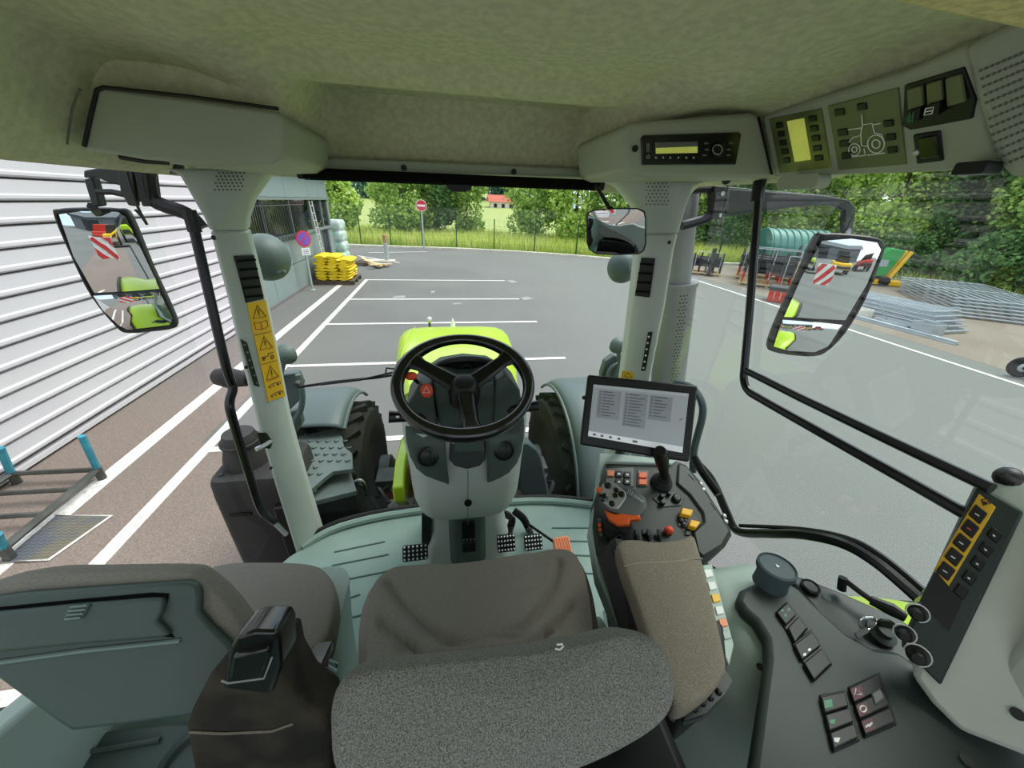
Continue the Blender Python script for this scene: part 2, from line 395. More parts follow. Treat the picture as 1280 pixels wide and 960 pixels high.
# ================================================================== OFFICE BUILDING
M('office_panel', (128, 142, 140), 0.55, var=0.04, scale=0.6)
M('office_frame', (118, 128, 124), 0.5)
M('dark_room', (40, 44, 46), 0.9, var=0.3, scale=1.5)
OX = -4.42
of = thing('office_building', 'grey-green panelled office block with barred window band', 'building', (OX, 12, 0))
Y0, Y1, HT = 9.05, 16.9, 3.35
m = MB(); m.box((OX-3.1, (Y0+Y1)/2, HT/2), (5.9, Y1-Y0-0.1, HT-0.02)); m.build('body', 'dark_room', of)
def opanel(y0, y1, z0, z1): 
    m = MB(); m.box((OX-0.04, (y0+y1)/2, (z0+z1)/2), (0.08, y1-y0-0.018, z1-z0-0.018)); m.build('panel', 'office_panel', of)
ys = [9.05, 10.6, 12.15, 13.7, 15.0]
for a, b in zip(ys, ys[1:]):
    opanel(a, b, 0.06, 0.80); opanel(a, b, 0.80, 1.52)
opanel(15.0, 15.3, 0.06, 1.52); opanel(16.25, Y1, 0.06, 1.52)
for a, b in zip([9.05, 10.6, 12.6, 14.6, 15.8], [10.6, 12.6, 14.6, 15.8, 16.9]): opanel(a, b, 2.55, HT)
opanel(16.72, Y1, 1.52, 2.55)
for yb in (9.1, 11.0):   # front faces of end wall panels
    pass
m = MB()
m.box((OX-0.01, (Y0+Y1)/2, 1.55), (0.12, Y1-Y0, 0.07)); m.box((OX-0.01, (Y0+Y1)/2, 2.52), (0.12, Y1-Y0, 0.06)); m.build('window_frame', 'office_frame', of)
for a, b in ((9.1, 10.9), (10.95, 12.75), (12.8, 14.6), (14.9, 15.9), (15.95, 16.7)):
    m = MB(); m.box((OX-0.05, (a+b)/2, 2.03), (0.02, b-a, 0.92)); w = m.build('window_pane', 'glass_office', of)
    m = MB(); m.box((OX-0.03, b+0.02, 2.03), (0.06, 0.05, 0.95)); m.build('mullion', 'office_frame', of)
m = MB(); m.box((OX-0.06, 15.78, 0.78), (0.03, 0.9, 1.5)); d = m.build('door', 'dark_room', of)
for yy in (15.32, 16.23):
    m = MB(); m.box((OX+0.0, yy, 0.78), (0.06, 0.06, 1.5)); m.build('door_jamb', 'office_frame', of)
m = MB(); m.box((OX+0.01, (Y0+Y1)/2, 0.03), (0.05, Y1-Y0, 0.07)); m.build('plinth', 'siding_dark', of)
m = MB(); m.box((OX-2.9, (Y0+Y1)/2, HT+0.03), (6.3, Y1-Y0+0.3, 0.08)); m.build('roof_edge', 'office_frame', of)
# end wall panels facing the meadow side are out of sight; security bars in front of the windows
gr = thing('window_grille', 'dark security grille of upright bars over the office windows', 'grille', (OX+0.1, 11.5, 1.6))
for i in range(34):
    y = 9.4+i*0.125
    m = MB(); m.rod((OX+0.10, y, 1.46), (OX+0.10, y, 2.46), 0.011, 6); m.build('bar', 'steel_dark', gr)
for z in (1.6, 2.36):
    m = MB(); m.rod((OX+0.10, 9.3, z), (OX+0.10, 13.65, z), 0.014, 6); m.build('rail', 'steel_dark', gr)
# pale rails with rungs by the door, shape made up for an unidentified strip
ld = thing('runged_rails', 'pale narrow rails with rungs standing against the office facade', 'runged_rails', (OX+0.15, 14.6, 0))
M('pale_metal', (196, 198, 194), 0.5, metal=0.2)
for dy in (-0.14, 0.14):
    m = MB(); m.rod((OX+0.22, 14.35+dy, 0.9), (OX+0.12, 14.35+dy, 2.46), 0.022, 6); m.build('stile', 'pale_metal', ld)
for i in range(7):
    z = 1.0+i*0.22; x = OX+0.22-0.1*(z-0.9)/1.56
    m = MB(); m.rod((x, 14.21, z), (x, 14.49, z), 0.012, 6); m.build('rung', 'pale_metal', ld)
for dy in (-0.14, 0.14):
    m = MB(); m.rod((OX+0.3, 14.35+dy, 0.0), (OX+0.22, 14.35+dy, 0.9), 0.022, 6); m.build('stile', 'pale_metal', ld)

# ================================================================== SIGNS, BOLLARD, PALLETS
M('galv', (176, 184, 180), 0.5, metal=0.3, var=0.08)
M('sign_red', (206, 52, 62), 0.5); M('sign_blue', (120, 84, 176), 0.5); M('sign_white', (232, 232, 230), 0.5)
s = thing('no_parking_sign', 'round blue no-parking sign with red rim on a grey pole', 'sign', (-4.12, 12.4, 0))
b = Vector((-4.12, 12.4, 0)); nrm = Vector((0.75, -0.66, 0)).normalized(); sx = Vector((0.66, 0.75, 0)).normalized()
m = MB(); m.rod(b, b+Vector((0, 0, 1.5)), 0.032, 10); m.build('pole', 'galv', s)
m = MB(); m.lathe([(0.09, 0), (0.09, 0.015), (0.032, 0.02)], b, (0, 0, 1)); m.build('foot', 'galv', s)
c = b+Vector((0, 0, 1.48))+nrm*0.04
m = MB(); m.cyl(c, nrm, 0.225, 0.012, 28); m.build('disc_rim', 'sign_red', s)
m = MB(); m.cyl(c+nrm*0.012, nrm, 0.18, 0.004, 28); d = m.build('disc', 'sign_blue', s)
m = MB(); m.box(c+nrm*0.018, (0.40, 0.004, 0.035), Matrix((sx, nrm, (0, 0, 1))).transposed() @ Rm(0, -0.8, 0)); m.build('slash', 'sign_red', s)
m = MB(); m.box(b+Vector((0, 0, 1.13))+nrm*0.04, (0.26, 0.012, 0.2), Matrix((sx, nrm, (0, 0, 1))).transposed()); pl = m.build('lower_plate', 'sign_white', s)
m = MB()
for k in range(3): m.box(b+Vector((0, 0, 1.08+0.045*k))+nrm*0.048, (0.17, 0.003, 0.014), Matrix((sx, nrm, (0, 0, 1))).transposed())
m.build('print', 'grey_button', pl)
b = P(530, 311, Z=0)
s = thing('no_entry_sign', 'round red no-entry sign with white bar on a tall pole', 'sign', b)
H = 2.05
m = MB(); m.rod(b, b+Vector((0, 0, 2.5)), 0.045, 10); m.build('pole', 'galv', s)
c = b+Vector((0, -0.06, 2.32))
m = MB(); m.cyl(c, (0, -1, 0), 0.30, 0.015, 28); m.build('disc', 'sign_red', s)
m = MB(); m.box(c+Vector((0, -0.022, 0)), (0.44, 0.012, 0.10)); m.build('white_bar', 'sign_white', s)
m = MB(); m.tube([c+Vector((0.29*math.cos(a*PI/14), -0.016, 0.29*math.sin(a*PI/14))) for a in range(28)], 0.012, 5, closed=True); m.build('white_rim', 'sign_white', s)
b = P(484, 326, Z=0); M('rust', (170, 140, 96), 0.8, rgb2=(150, 110, 70), scale=8)
s = thing('bollard', 'grey steel bollard with yellowed top standing on its own', 'bollard', b)
m = MB(); m.cyl(b, (0, 0, 1), 0.10, 0.85, 14); m.build('post', 'galv', s)
m = MB(); m.lathe([(0.103, 0), (0.103, 0.30), (0.08, 0.34), (0.01, 0.36)], b+Vector((0, 0, 0.8)), (0, 0, 1), 14); m.build('painted_top', 'rust', s)
m = MB(); m.prism([b+Vector((x, y, 0.0)) for x, y in ((-1.1, -0.35), (0.35, -0.35), (0.35, 0.3), (-1.1, 0.3))], (0, 0, 0.03)); m.build('foot_slab', 'kerb', s)
# pallet of yellow netting rolls
M('net_yellow', (236, 212, 26), 0.6, rgb2=(214, 176, 10), scale=9, bump=0.8, bscale=30, bdist=0.02)
M('wood_dark', (88, 76, 64), 0.9, var=0.2, scale=8); M('wood_light', (206, 182, 138), 0.85, var=0.12, scale=8)
px, py = -3.66, 13.75
s = thing('pallet', 'dark wooden pallet under the yellow net bundles', 'pallet', (px, py, 0))
for k in range(5):
    m = MB(); m.box((px-0.52+0.26*k, py, 0.13), (0.19, 1.25, 0.022)); m.build('slat', 'wood_dark', s)
for k in range(3):
    m = MB(); m.box((px, py-0.55+0.55*k, 0.06), (1.25, 0.1, 0.11)); m.build('runner', 'wood_dark', s)
for r in range(8):
    for c_ in range(3):
        cx = px-0.35+0.35*c_+random.uniform(-.05, .05); z = 0.145+0.05+r*0.092
        w = 0.235; ly = 0.58-0.03*max(0, r-3)
        if r == 7 and c_ == 2: continue
        rings = []
        for j in range(7):
            yy = lerp(-ly, ly, j/6); e = 1 if 0 < j < 6 else 0.75
            rings.append([Vector((cx+math.cos(a*PI/5)*w*0.97*e*random.uniform(.84, 1.10), py+yy+random.uniform(-.015, .015), z+math.sin(a*PI/5)*0.062*e*random.uniform(.8, 1.3))) for a in range(10)])
        o = MB().loft(rings).build('net_bundle', 'net_yellow')
        tag(o, ('bottom', 'second', 'third', 'fourth', 'fifth', 'sixth', 'seventh', 'topmost')[r]+' layer yellow net bundle on the pallet by the office', 'net bundle', 'yellow net bundles on the pallet')
# stack of wrapped green-white bags
M('wrap', (222, 230, 222), 0.35, rgb2=(150, 196, 172), scale=4, coat=0.3)
bx, by = -4.75, 18.2
for r in range(4):
    rings = []
    w = 0.50-0.02*(r == 3)
    for j in range(6):
        z = 0.05+r*0.42+0.42*j/5; e = (0.9, 0.99, 1.0, 1.0, 0.99, 0.88)[j]
        rings.append([Vector((bx+w*e*x*random.uniform(.96, 1.02), by+w*e*y, z)) for x, y in rounded(2, 2, 0.35, 3)])
    o = MB().loft(rings).build('wrapped_bale', 'wrap', bevel=0)
    tag(o, ['lowest film-wrapped bale', 'second film-wrapped bale from the ground', 'third film-wrapped bale from the ground', 'topmost film-wrapped bale'][r]+' in the green-white stack beside the office corner', 'bale', 'wrapped bales beside the office')
# planks lying on the yard
for k in range(6):
    a = P(452+2*k, 322+2*k, Z=0.1+0.03*(k % 3)); b = P(474+3*k, 334-0.8*k, Z=0.06+0.03*(k % 2))
    d = (b-a).normalized(); n = Vector((-d.y, d.x, 0))*0.07
    o = MB().prism([a-n, b-n, b+n, a+n], (0, 0, 0.035)).build('timber_plank', 'wood_light')
    tag(o, 'pale timber plank lying loose behind the yellow bundles', 'plank', 'loose timber planks on the yard')
s = thing('pallet', 'low weathered pallet lying under the loose planks', 'pallet', P(448, 332, Z=0))
q = P(448, 331, Z=0)
for k in range(4):
    m = MB(); m.box(q+Vector((0, -0.3+0.2*k, 0.11)), (0.9, 0.13, 0.03)); m.build('slat', 'wood_dark', s)
for k in range(2):
    m = MB(); m.box(q+Vector((-0.35+0.7*k, 0, 0.05)), (0.1, 0.8, 0.09)); m.build('runner', 'wood_dark', s)
# steel pipe frame on the left
M('frame_steel', (88, 88, 84), 0.5, metal=0.5, var=0.25, scale=5); M('cyan_paint', (66, 160, 176), 0.6, rgb2=(50, 120, 140), scale=6)
s = thing('pipe_rack', 'steel rack frame lying by the wall with turquoise painted posts', 'rack', (-3.8, 3.1, 0))
A = P(127, 603, Z=0.0); B_ = P(12, 700, Z=0.0); Cc = P(20, 606, Z=0); L = (A-B_); 
def up(p, h): return p+Vector((0, 0, h))
A1, B1, C1 = up(P(120, 590, Z=0.0), 0.12), up(B_, 0.16), up(P(8, 596, Z=0), 0.12)
C1 = P(14, 592, Z=0.12); A1 = P(122, 587, Z=0.12); B1 = P(4, 686, Z=0.12)
for nm, a, b, r in (('long_rail', A1, B1, 0.03), ('cross_bar', A1, C1, 0.024)):
    m = MB(); m.rod(a, b, r, 6); m.build(nm, 'frame_steel', s)
for t_ in (0.30, 0.62, 0.97):
    a = lerp(A1, B1, t_); m = MB(); m.rod(a, a+Vector((-0.95, 0.03, 0)), 0.022, 6); m.build('cross_bar', 'frame_steel', s)
m = MB(); m.rod(C1, C1+Vector((0.0, -1.3, 0)), 0.028, 6); m.build('long_rail', 'frame_steel', s)
for q, top in ((A1, (102, 545)), (C1, (0, 560)), (B1, (-4, 668))):
    m = MB(); m.rod(q-Vector((0, 0, 0.12)), q+Vector((0, 0, 0.02)), 0.035, 8); m.build('foot', 'frame_steel', s)
    d = P(*top, Y=q.y-0.02)-q
    m = MB(); m.rod(q, q+d, 0.03, 8); m.build('post', 'cyan_paint', s)
# ================================================================== VEGETATION, FENCE
def leaf_mat(name, a, b, c):
    m = bpy.data.materials.new(name); m.use_nodes = True; t = m.node_tree; p = t.nodes['Principled BSDF']
    g = t.nodes.new('ShaderNodeNewGeometry'); r = t.nodes.new('ShaderNodeValToRGB')
    r.color_ramp.elements[0].color = (*lin(a), 1); r.color_ramp.elements[1].color = (*lin(c), 1)
    e = r.color_ramp.elements.new(0.55); e.color = (*lin(b), 1)
    t.links.new(g.outputs['Random Per Island'], r.inputs['Fac']); t.links.new(r.outputs['Color'], p.inputs['Base Color'])
    p.inputs['Roughness'].default_value = 0.7; p.inputs['Specular IOR Level'].default_value = 0.2
    tl = t.nodes.new('ShaderNodeBsdfTranslucent'); mx = t.nodes.new('ShaderNodeMixShader'); mx.inputs[0].default_value = 0.35
    t.links.new(r.outputs['Color'], tl.inputs['Color']); out = t.nodes['Material Output']
    t.links.new(p.outputs[0], mx.inputs[1]); t.links.new(tl.outputs[0], mx.inputs[2]); t.links.new(mx.outputs[0], out.inputs[0])
    MAT[name] = m
leaf_mat('leaf_mid', (106, 142, 68), (166, 196, 104), (204, 222, 134))
leaf_mat('leaf_light', (140, 178, 76), (192, 218, 108), (220, 234, 146))
leaf_mat('leaf_dark', (74, 110, 68), (112, 150, 90), (148, 180, 110))
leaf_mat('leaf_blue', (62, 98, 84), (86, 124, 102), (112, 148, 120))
leaf_mat('meadow_grass', (158, 192, 78), (208, 220, 110), (238, 230, 162))
leaf_mat('verge_grass', (120, 178, 54), (160, 206, 72), (186, 216, 90))
M('bark', (92, 78, 62), 0.9, var=0.2, scale=10)
def foliage(blobs, n, size, seed, droop=0.0):
    """leaf cards (each folded along its midrib) scattered in the outer shell of blobs (c, r)"""
    rnd = random.Random(seed); m = MB(); tot = sum(b[1][0]*b[1][1]*b[1][2] for b in blobs)**1.0
    wts = [(b[1][0]*b[1][1]*b[1][2])**0.67 for b in blobs]; sw = sum(wts); vs = []; fs = []
    for (c, r), w in zip(blobs, wts):
        for _ in range(int(n*w/sw)):
            z = rnd.uniform(-1, 1); a = rnd.uniform(0, 2*PI); q = math.sqrt(1-z*z); k = rnd.uniform(0.62, 1.05)**0.6
            k *= 1+0.10*math.sin(5*a+3*z)+0.08*math.sin(9*z+2*a)
            p = Vector((c[0]+r[0]*k*q*math.cos(a), c[1]+r[1]*k*q*math.sin(a), c[2]+r[2]*k*z))
            d = Vector((rnd.gauss(0, 1), rnd.gauss(0, 1), rnd.gauss(0, .7)-droop)).normalized()
            x, y, _ = frame(d); x = (x*math.cos(a*3)+y*math.sin(a*3)); nn = d.cross(x)
            l = size*rnd.uniform(.6, 1.3); ww = l*0.42; o = len(vs)
            vs += [tuple(p), tuple(p+d*l*0.5+x*ww+nn*l*.08), tuple(p+d*l), tuple(p+d*l*0.5-x*ww+nn*l*.08)]
            fs.append((o, o+1, o+2, o+3))
    m.v = vs; m.f = fs; return m
def rawmesh(m, name, mat):
    me = bpy.data.meshes.new(name); me.from_pydata(m.v, [], m.f); me.materials.append(MAT[mat]); return me
def blobset(seed, rx, h, z0, n):
    rnd = random.Random(seed); bl = [((0, 0, z0+(h-z0)*0.5), (rx*0.75, rx*0.75, (h-z0)*0.47))]
    for _ in range(n):
        t = rnd.uniform(0.1, 0.92); a = rnd.uniform(0, 2*PI); pr = math.sin(PI*(0.12+0.8*t))**0.6
        s = rnd.uniform(.32, .5)*rx
        bl.append(((math.cos(a)*rx*0.62*pr, math.sin(a)*rx*0.62*pr, z0+(h-z0)*t), (s, s, s*rnd.uniform(.7, 1.0))))
    return bl
def make_tree(name, label, loc, rx, h, z0, seed, mat, n=7000, size=0.22, group=None, cat='tree'):
    t = thing(name, label, cat, loc, group); L = Vector(loc)
    me = rawmesh(foliage([((c[0]+L.x, c[1]+L.y, c[2]+L.z), r) for c, r in blobset(seed, rx, h, z0, 16)], n, size, seed), 'crown', mat)
    link('crown', me, t)
    m = MB(); m.tube([L+Vector((0, 0, -0.2)), L+Vector((0.05, 0, h*.4)), L+Vector((0, 0.05, h*.8))], [0.05*rx+0.06, 0.035*rx+0.04, 0.02], 8); m.build('trunk', 'bark', t)
    return t
def gz(x, y):
    return field((x+90)/200, (y+40)/210)[2]
G1 = 'trees and shrubs behind the wire fence'
TR = [ # px, Y, rx, h, z0, mat, label, n
 (428, 27.5, 1.35, 4.6, 0.3, 'leaf_light', 'rounded light green tree beside the office corner'),
 (505, 30.0, 2.3, 6.2, 0.2, 'leaf_mid', 'broad green shrub-tree left of the no-entry sign'),
 (548, 31.5, 1.9, 7.0, 0.2, 'leaf_dark', 'dark green tree directly behind the no-entry sign'),
 (583, 31.0, 1.7, 6.8, 0.1, 'leaf_mid', 'drooping willow-like tree left of the red-roofed house'),
 (668, 29.5, 2.5, 6.4, 0.2, 'leaf_mid', 'wide grey-green tree right of the red-roofed house'),
 (716, 27.5, 2.3, 6.0, 0.2, 'leaf_light', 'light green tree seen above the inside mirror'),
 (765, 26.5, 2.4, 6.6, 0.2, 'leaf_mid', 'green tree seen beside the inside mirror'),
 (835, 27.5, 2.8, 7.0, 0.3, 'leaf_mid', 'green tree hidden partly by the right windscreen pillar'),
]
for k, (px, Y, rx, h, z0, mt, lb) in enumerate(TR):
    x = P(px, 300, Y=Y).x
    make_tree('field_tree', lb, (x, Y, gz(x, Y)), rx, h, z0, 20+k, mt, 7500, 0.24, G1)
# far forest band on the hill, trees sharing two meshes
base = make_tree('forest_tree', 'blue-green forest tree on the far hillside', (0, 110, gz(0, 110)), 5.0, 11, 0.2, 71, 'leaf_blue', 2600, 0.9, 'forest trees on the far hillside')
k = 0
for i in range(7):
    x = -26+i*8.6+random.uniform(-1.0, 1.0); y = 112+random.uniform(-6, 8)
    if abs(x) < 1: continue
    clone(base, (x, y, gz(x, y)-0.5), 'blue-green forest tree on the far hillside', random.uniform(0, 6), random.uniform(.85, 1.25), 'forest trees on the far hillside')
# right-hand hedge of tall trees
G2 = 'tall trees along the right edge of the yard'
HT_ = [(24.0, 18.3, 2, 'tall light green tree behind the small loader'), (25.2, 14.6, 1, 'tall dark green tree behind the gate stacks'), (23.0, 22.6, 0, 'tall mid green tree behind the corrugated pipe'),
       (19.0, 25.6, 1, 'tall dark tree behind the right mirror bracket'), (14.6, 27.0, 0, 'tall mid green tree straight behind the exhaust stack'), (28.2, 17.6, 0, 'set-back mid green tree between the loader and the gate stacks'),
       (24.2, 10.4, 0, 'tall mid green tree at the right edge beyond the gates'), (27.2, 24.5, 2, 'set-back light green tree seen between the mirror and its bracket'), (29.0, 12.5, 2, 'set-back light green tree at the right edge above the gates'),
       (32.5, 22.0, 1, 'rear dark tree behind the loader, second row of the hedge'), (31.5, 29.0, 0, 'rear mid green tree behind the corrugated pipe, second row'), (35.0, 16.0, 1, 'rear dark tree above the gate stacks, second row'), (25.5, 31.0, 1, 'rear dark tree behind the mirror bracket, second row'),
       (24.0, 4.0, 1, 'dark tree in the hedge beyond the right image edge'), (25.0, -3.0, 2, 'light green tree in the hedge behind the tractor'), (24.5, -10.0, 0, 'mid green tree in the hedge far behind the tractor')]
hb = {}
for i, (x, y, k, lb) in enumerate(HT_):
    if k not in hb: hb[k] = make_tree('hedge_tree', lb, (x, y, 0), 3.3, 8.2, 0.0, 40+k, ('leaf_mid', 'leaf_dark', 'leaf_light')[k], 24000, 0.20, G2)
    else: clone(hb[k], (x, y, 0), lb, i*1.3, random.uniform(.9, 1.15), G2)
SH_ = [(21.9, 12.0, 'low leafy shrub behind the large gate stack'), (22.0, 15.2, 'low leafy shrub behind the pale sheets'), (22.3, 9.0, 'low leafy shrub at the right image edge'), (21.6, 18.0, 'low leafy shrub right of the corrugated pipe')]
sb = None
for i, (x, y, lb) in enumerate(SH_):
    if sb is None: sb = make_tree('hedge_shrub', lb, (x, y, 0), 1.5, 2.4, 0.0, 55, 'leaf_dark', 6000, 0.18, 'shrubs at the foot of the hedge')
    else: clone(sb, (x, y, 0), lb, i*2.1, random.uniform(.85, 1.15), 'shrubs at the foot of the hedge')
# meadow grass blades: denser and taller just behind the fence
def grass(name, n, fn, hmin, hmax, w, mat, label, seed):
    rnd = random.Random(seed); vs = []; fs = []
    for _ in range(n):
        x, y, z = fn(rnd); h = rnd.uniform(hmin, hmax); a = rnd.uniform(0, PI); lx = rnd.gauss(0, .18)*h; ly = rnd.gauss(0, .18)*h
        dx = math.cos(a)*w*rnd.uniform(.7, 1.4); dy = math.sin(a)*w; o = len(vs)
        vs += [(x-dx, y-dy, z), (x+dx, y+dy, z), (x+dx*.7+lx*.4, y+dy*.7+ly*.4, z+h*.6), (x+lx, y+ly, z+h), (x-dx*.7+lx*.4, y-dy*.7+ly*.4, z+h*.6)]
        fs.append((o, o+1, o+2, o+3, o+4))
    mm = MB(); mm.v = vs; mm.f = fs; o = link(name, rawmesh(mm, name, mat)); o['kind'] = 'stuff'; o['label'] = label; o['category'] = 'grass'; return o
def yedge(x):
    for (x0, y0), (x1, y1) in zip(EDGE, EDGE[1:]):
        if x0 <= x <= x1: return lerp(y0, y1, (x-x0)/(x1-x0))
    return 18
def g_meadow(r):
    x = r.uniform(-12, 20); y = yedge(x)+0.75+8*r.random()**1.6; return (x, y, gz(x, y)-0.03)
grass('meadow_grass', 26000, g_meadow, 0.35, 1.0, 0.022, 'meadow_grass', 'tall seeding meadow grass behind the wire fence', 5)
def g_verge(r):
    x = r.uniform(-12, 20); y = yedge(x)+0.1+0.7*r.random(); return (x, y, -0.06)
grass('verge_grass', 9000, g_verge, 0.06, 0.2, 0.015, 'verge_grass', 'short bright green grass strip along the kerb', 6)
def g_right(r):
    y = r.uniform(-4, 19); x = lerp(20.6, 23.5, r.random()); return (x, y, -0.06)
grass('verge_grass', 7000, g_right, 0.15, 0.7, 0.02, 'meadow_grass', 'rough grass at the foot of the right-hand hedge', 8)
# wire fence
M('fence_green', (44, 74, 52), 0.95, spec=0.05)
fpx = [(420, 309), (448, 309), (487, 310), (528, 310.5), (571, 311), (617, 312.5), (666, 315), (718, 319), (774, 323), (840, 328), (905, 331)]
fb = []
for (px, py) in fpx:
    q = P(px, py, Z=0); fb.append(Vector((q.x, yedge(q.x)+0.55, 0)))
fe = thing('wire_fence', 'green wire mesh fence along the meadow edge', 'fence', fb[0])
FH = 1.75
for q in fb:
    m = MB(); m.box(q+Vector((0, 0, FH/2)), (0.055, 0.055, FH)); m.build('post', 'fence_green', fe)
for a, b in zip(fb, fb[1:]):
    m = MB()
    for k in range(6):
        z = 0.08+k*0.32; m.box((a+b)/2+Vector((0, 0, z)), ((b-a).length, 0.004, 0.005), Rm(0, 0, math.atan2(b.y-a.y, b.x-a.x)))
    n = int((b-a).length/0.3)
    for k in range(1, n):
        q = lerp(a, b, k/n); m.box(q+Vector((0, 0, FH/2)), (0.0035, 0.0035, FH-0.1))
    m.build('mesh_panel', 'fence_green', fe)
# far house with red roof
M('roof_red', (176, 92, 74), 0.8, var=0.1, scale=2); M('render_pale', (214, 202, 186), 0.9)
hx = P(632, 255, Y=85).x; hz = P(632, 262, Y=85).z-0.2
s = thing('farm_house', 'long red-roofed house far off between the trees', 'house', (hx, 85, hz))
m = MB(); m.box((hx, 85, hz+0.7), (6.5, 4, 2.0)); m.build('wall', 'render_pale', s)
m = MB(); m.prism([Vector((hx-3.8, 82.6, hz+1.6)), Vector((hx-3.8, 85, hz+2.9)), Vector((hx-3.8, 87.4, hz+1.6))], (7.6, 0, 0)); m.build('roof', 'roof_red', s)
for k in range(4):
    m = MB(); m.box((hx-2.4+1.6*k, 82.97, hz+0.9), (0.6, 0.1, 0.7)); m.build('window', 'dark_room', s)
# ================================================================== CAB SHELL
FZ = 1.27           # cab floor level
# ---- ceiling
def ceil_z(x, y):
    side = ss(0.70, 0.875, abs(x)); fr = ss(1.33, 1.48, y); z = 2.915-max((0.195 if x < 0 else 0.15)*side, 0.181*fr)
    z -= 0.045*math.exp(-((y-1.06)/0.07)**2)*(1-ss(0.40, 0.62, abs(x)))
    z -= 0.018*math.exp(-((y-0.80)/0.16)**2)*(1-ss(0.5, 0.7, abs(x)))
    ax_ = abs(x); z -= 0.035*ss(0.36, 0.5, ax_)*ss(0.65, 0.95, y)
    c_ = ss(0.36, 0.47, ax_)*ss(1.04, 1.10, y)
    return lerp(z, min(z, 2.775), c_)
ce = sroot('ceiling', 'olive fabric roof liner of the tractor cab', 'ceiling', (0, 0.5, 2.9))
m = MB().grid(lambda u, v: (lerp(-0.87, 0.87, u), lerp(-0.62, 1.50, v), ceil_z(lerp(-0.87, 0.87, u), lerp(-0.62, 1.50, v))), 70, 80)
m.build('roof_liner', 'liner', ce, solid=0.01, solid_off=1)
m = MB(); m.box((0, 0.45, 3.03), (1.9, 2.3, 0.16)); m.build('outer_roof', 'pillar_plastic', ce, bevel=0.05, seg=3)  # unseen slab added above the liner to block sky light
m = MB()
rim = [(-0.87, -0.62), (-0.87, 1.42), (-0.78, 1.52), (0.78, 1.52), (0.87, 1.42), (0.87, -0.62)]
m.tube([Vector((x, y, 2.725 if x < 0.5 else (2.745 if y > 1.5 else 2.775))) for x, y in rim], 0.022, 8); m.build('rim_trim', 'roof_plastic', ce)
m = MB(); m.box((0, 1.50, 2.80), (1.7, 0.04, 0.18)); m.build('front_header', 'roof_plastic', ce, bevel=0.01)
# lighter band above the sun blind with its two bolts
hp = [P(392, 196, Y=1.40), P(735, 211, Y=1.40), P(745, 222, Y=1.40), P(385, 213, Y=1.40)]
m = MB().prism(hp, (0, 0.05, 0)); hb_ = m.build('header_band', 'roof_plastic', ce, bevel=0.006)
for px, py in ((505, 210), (642, 215)):
    m = MB(); m.cyl(P(px, py, Y=1.398), (0, -1, 0.1), 0.009, 0.006, 12); m.build('bolt', 'black', hb_)
# left storage locker moulding in the ceiling corner
lk = [(86, 182), (100, 186), (180, 200), (262, 207), (340, 205), (354, 196), (356, 150), (346, 139), (128, 108), (118, 114), (104, 178)]
YL = 1.02
m = MB().prism([P(x, y, Y=YL) for x, y in lk[2-1:]], (0, 0.36, 0)); lid = m.build('storage_locker', 'roof_plastic', ce, bevel=0.012, seg=3)
m = MB(); m.tube([P(x, y, Y=YL-0.003) for x, y in ((105, 183), (112, 150), (121, 112), (130, 109), (240, 121), (348, 136))], 0.0035, 6); m.build('seam', 'black', lid)
m = MB(); m.tube([P(x, y, Y=YL+0.01) for x, y in ((150, 196), (180, 201), (210, 203))], 0.006, 6); m.build('latch', 'black', lid)
# thin dark seam across the liner on the left
m = MB(); m.tube(smooth_path([P(84, 180, X=-0.80), P(90, 140, X=-0.74), P(100, 112, X=-0.69)], 4), 0.002, 5); m.build('liner_seam', 'hole_light', ce)
# right radio moulding
YR = 1.0
rk = [(780, 160), (790, 153), (940, 140), (952, 146), (967, 218), (962, 222), (800, 221), (784, 214)]
m = MB().prism([P(x, y, Y=YR) for x, y in rk], (0, 0.36, 0)); rh = m.build('radio_moulding', 'roof_plastic', ce, bevel=0.010, seg=3)
m = MB(); m.cyl(P(793, 186, Y=YR+0.002), (0, -1, 0), 0.0075, 0.006, 12); m.build('bolt', 'black', rh)
m = MB(); m.tube([P(948, 146, Y=YR-0.003), P(956, 180, Y=YR-0.003), P(965, 218, Y=YR-0.003)], 0.0028, 5); m.build('seam', 'black', rh)

m = MB().prism([P(x, y, Z=2.865) for x, y in ((1075, -30), (1100, 2), (1160, 16), (1220, 28), (1300, 46), (1330, -30))], (0, 0, 0.03)); m.build('liner_flap', 'liner_roll', ce, bevel=0.01, seg=3)
# ---- right-hand overhead control console
A, B, Cc = P(966, 218, X=0.80), P(1252, 210, X=0.80), P(1080, 104, X=0.705)
ON = (B-A).cross(Cc-A).normalized()
if ON.dot(CAM-A) < 0: ON = -ON
def OP(x, y, d=0.0): return PP(x, y, A+ON*d, ON)
oc = thing('overhead_console', 'olive-grey overhead control console along the right roof edge', 'console', OP(1100, 170))
m = MB().prism([OP(x, y) for x, y in ((952, 146), (1000, 131), (1130, 91), (1205, 58), (1225, 130), (1252, 208), (1180, 216), (967, 222))], -ON*0.03); m.build('body', 'roof_plastic', oc, bevel=0.006)
def oquad(name, px, mat, parent, d=0.003, t=0.004, bev=0.0015):
    m = MB().prism([OP(x, y, d) for x, y in px], -ON*t); return m.build(name, mat, parent, bevel=bev)
pn = oquad('climate_panel', [(961, 149), (1026, 136), (1038, 210), (974, 217)], 'lcd_panel', oc)
oquad('display', [(983, 152), (1004, 148), (1013, 200), (993, 203)], 'lcd', pn, 0.006, 0.003)
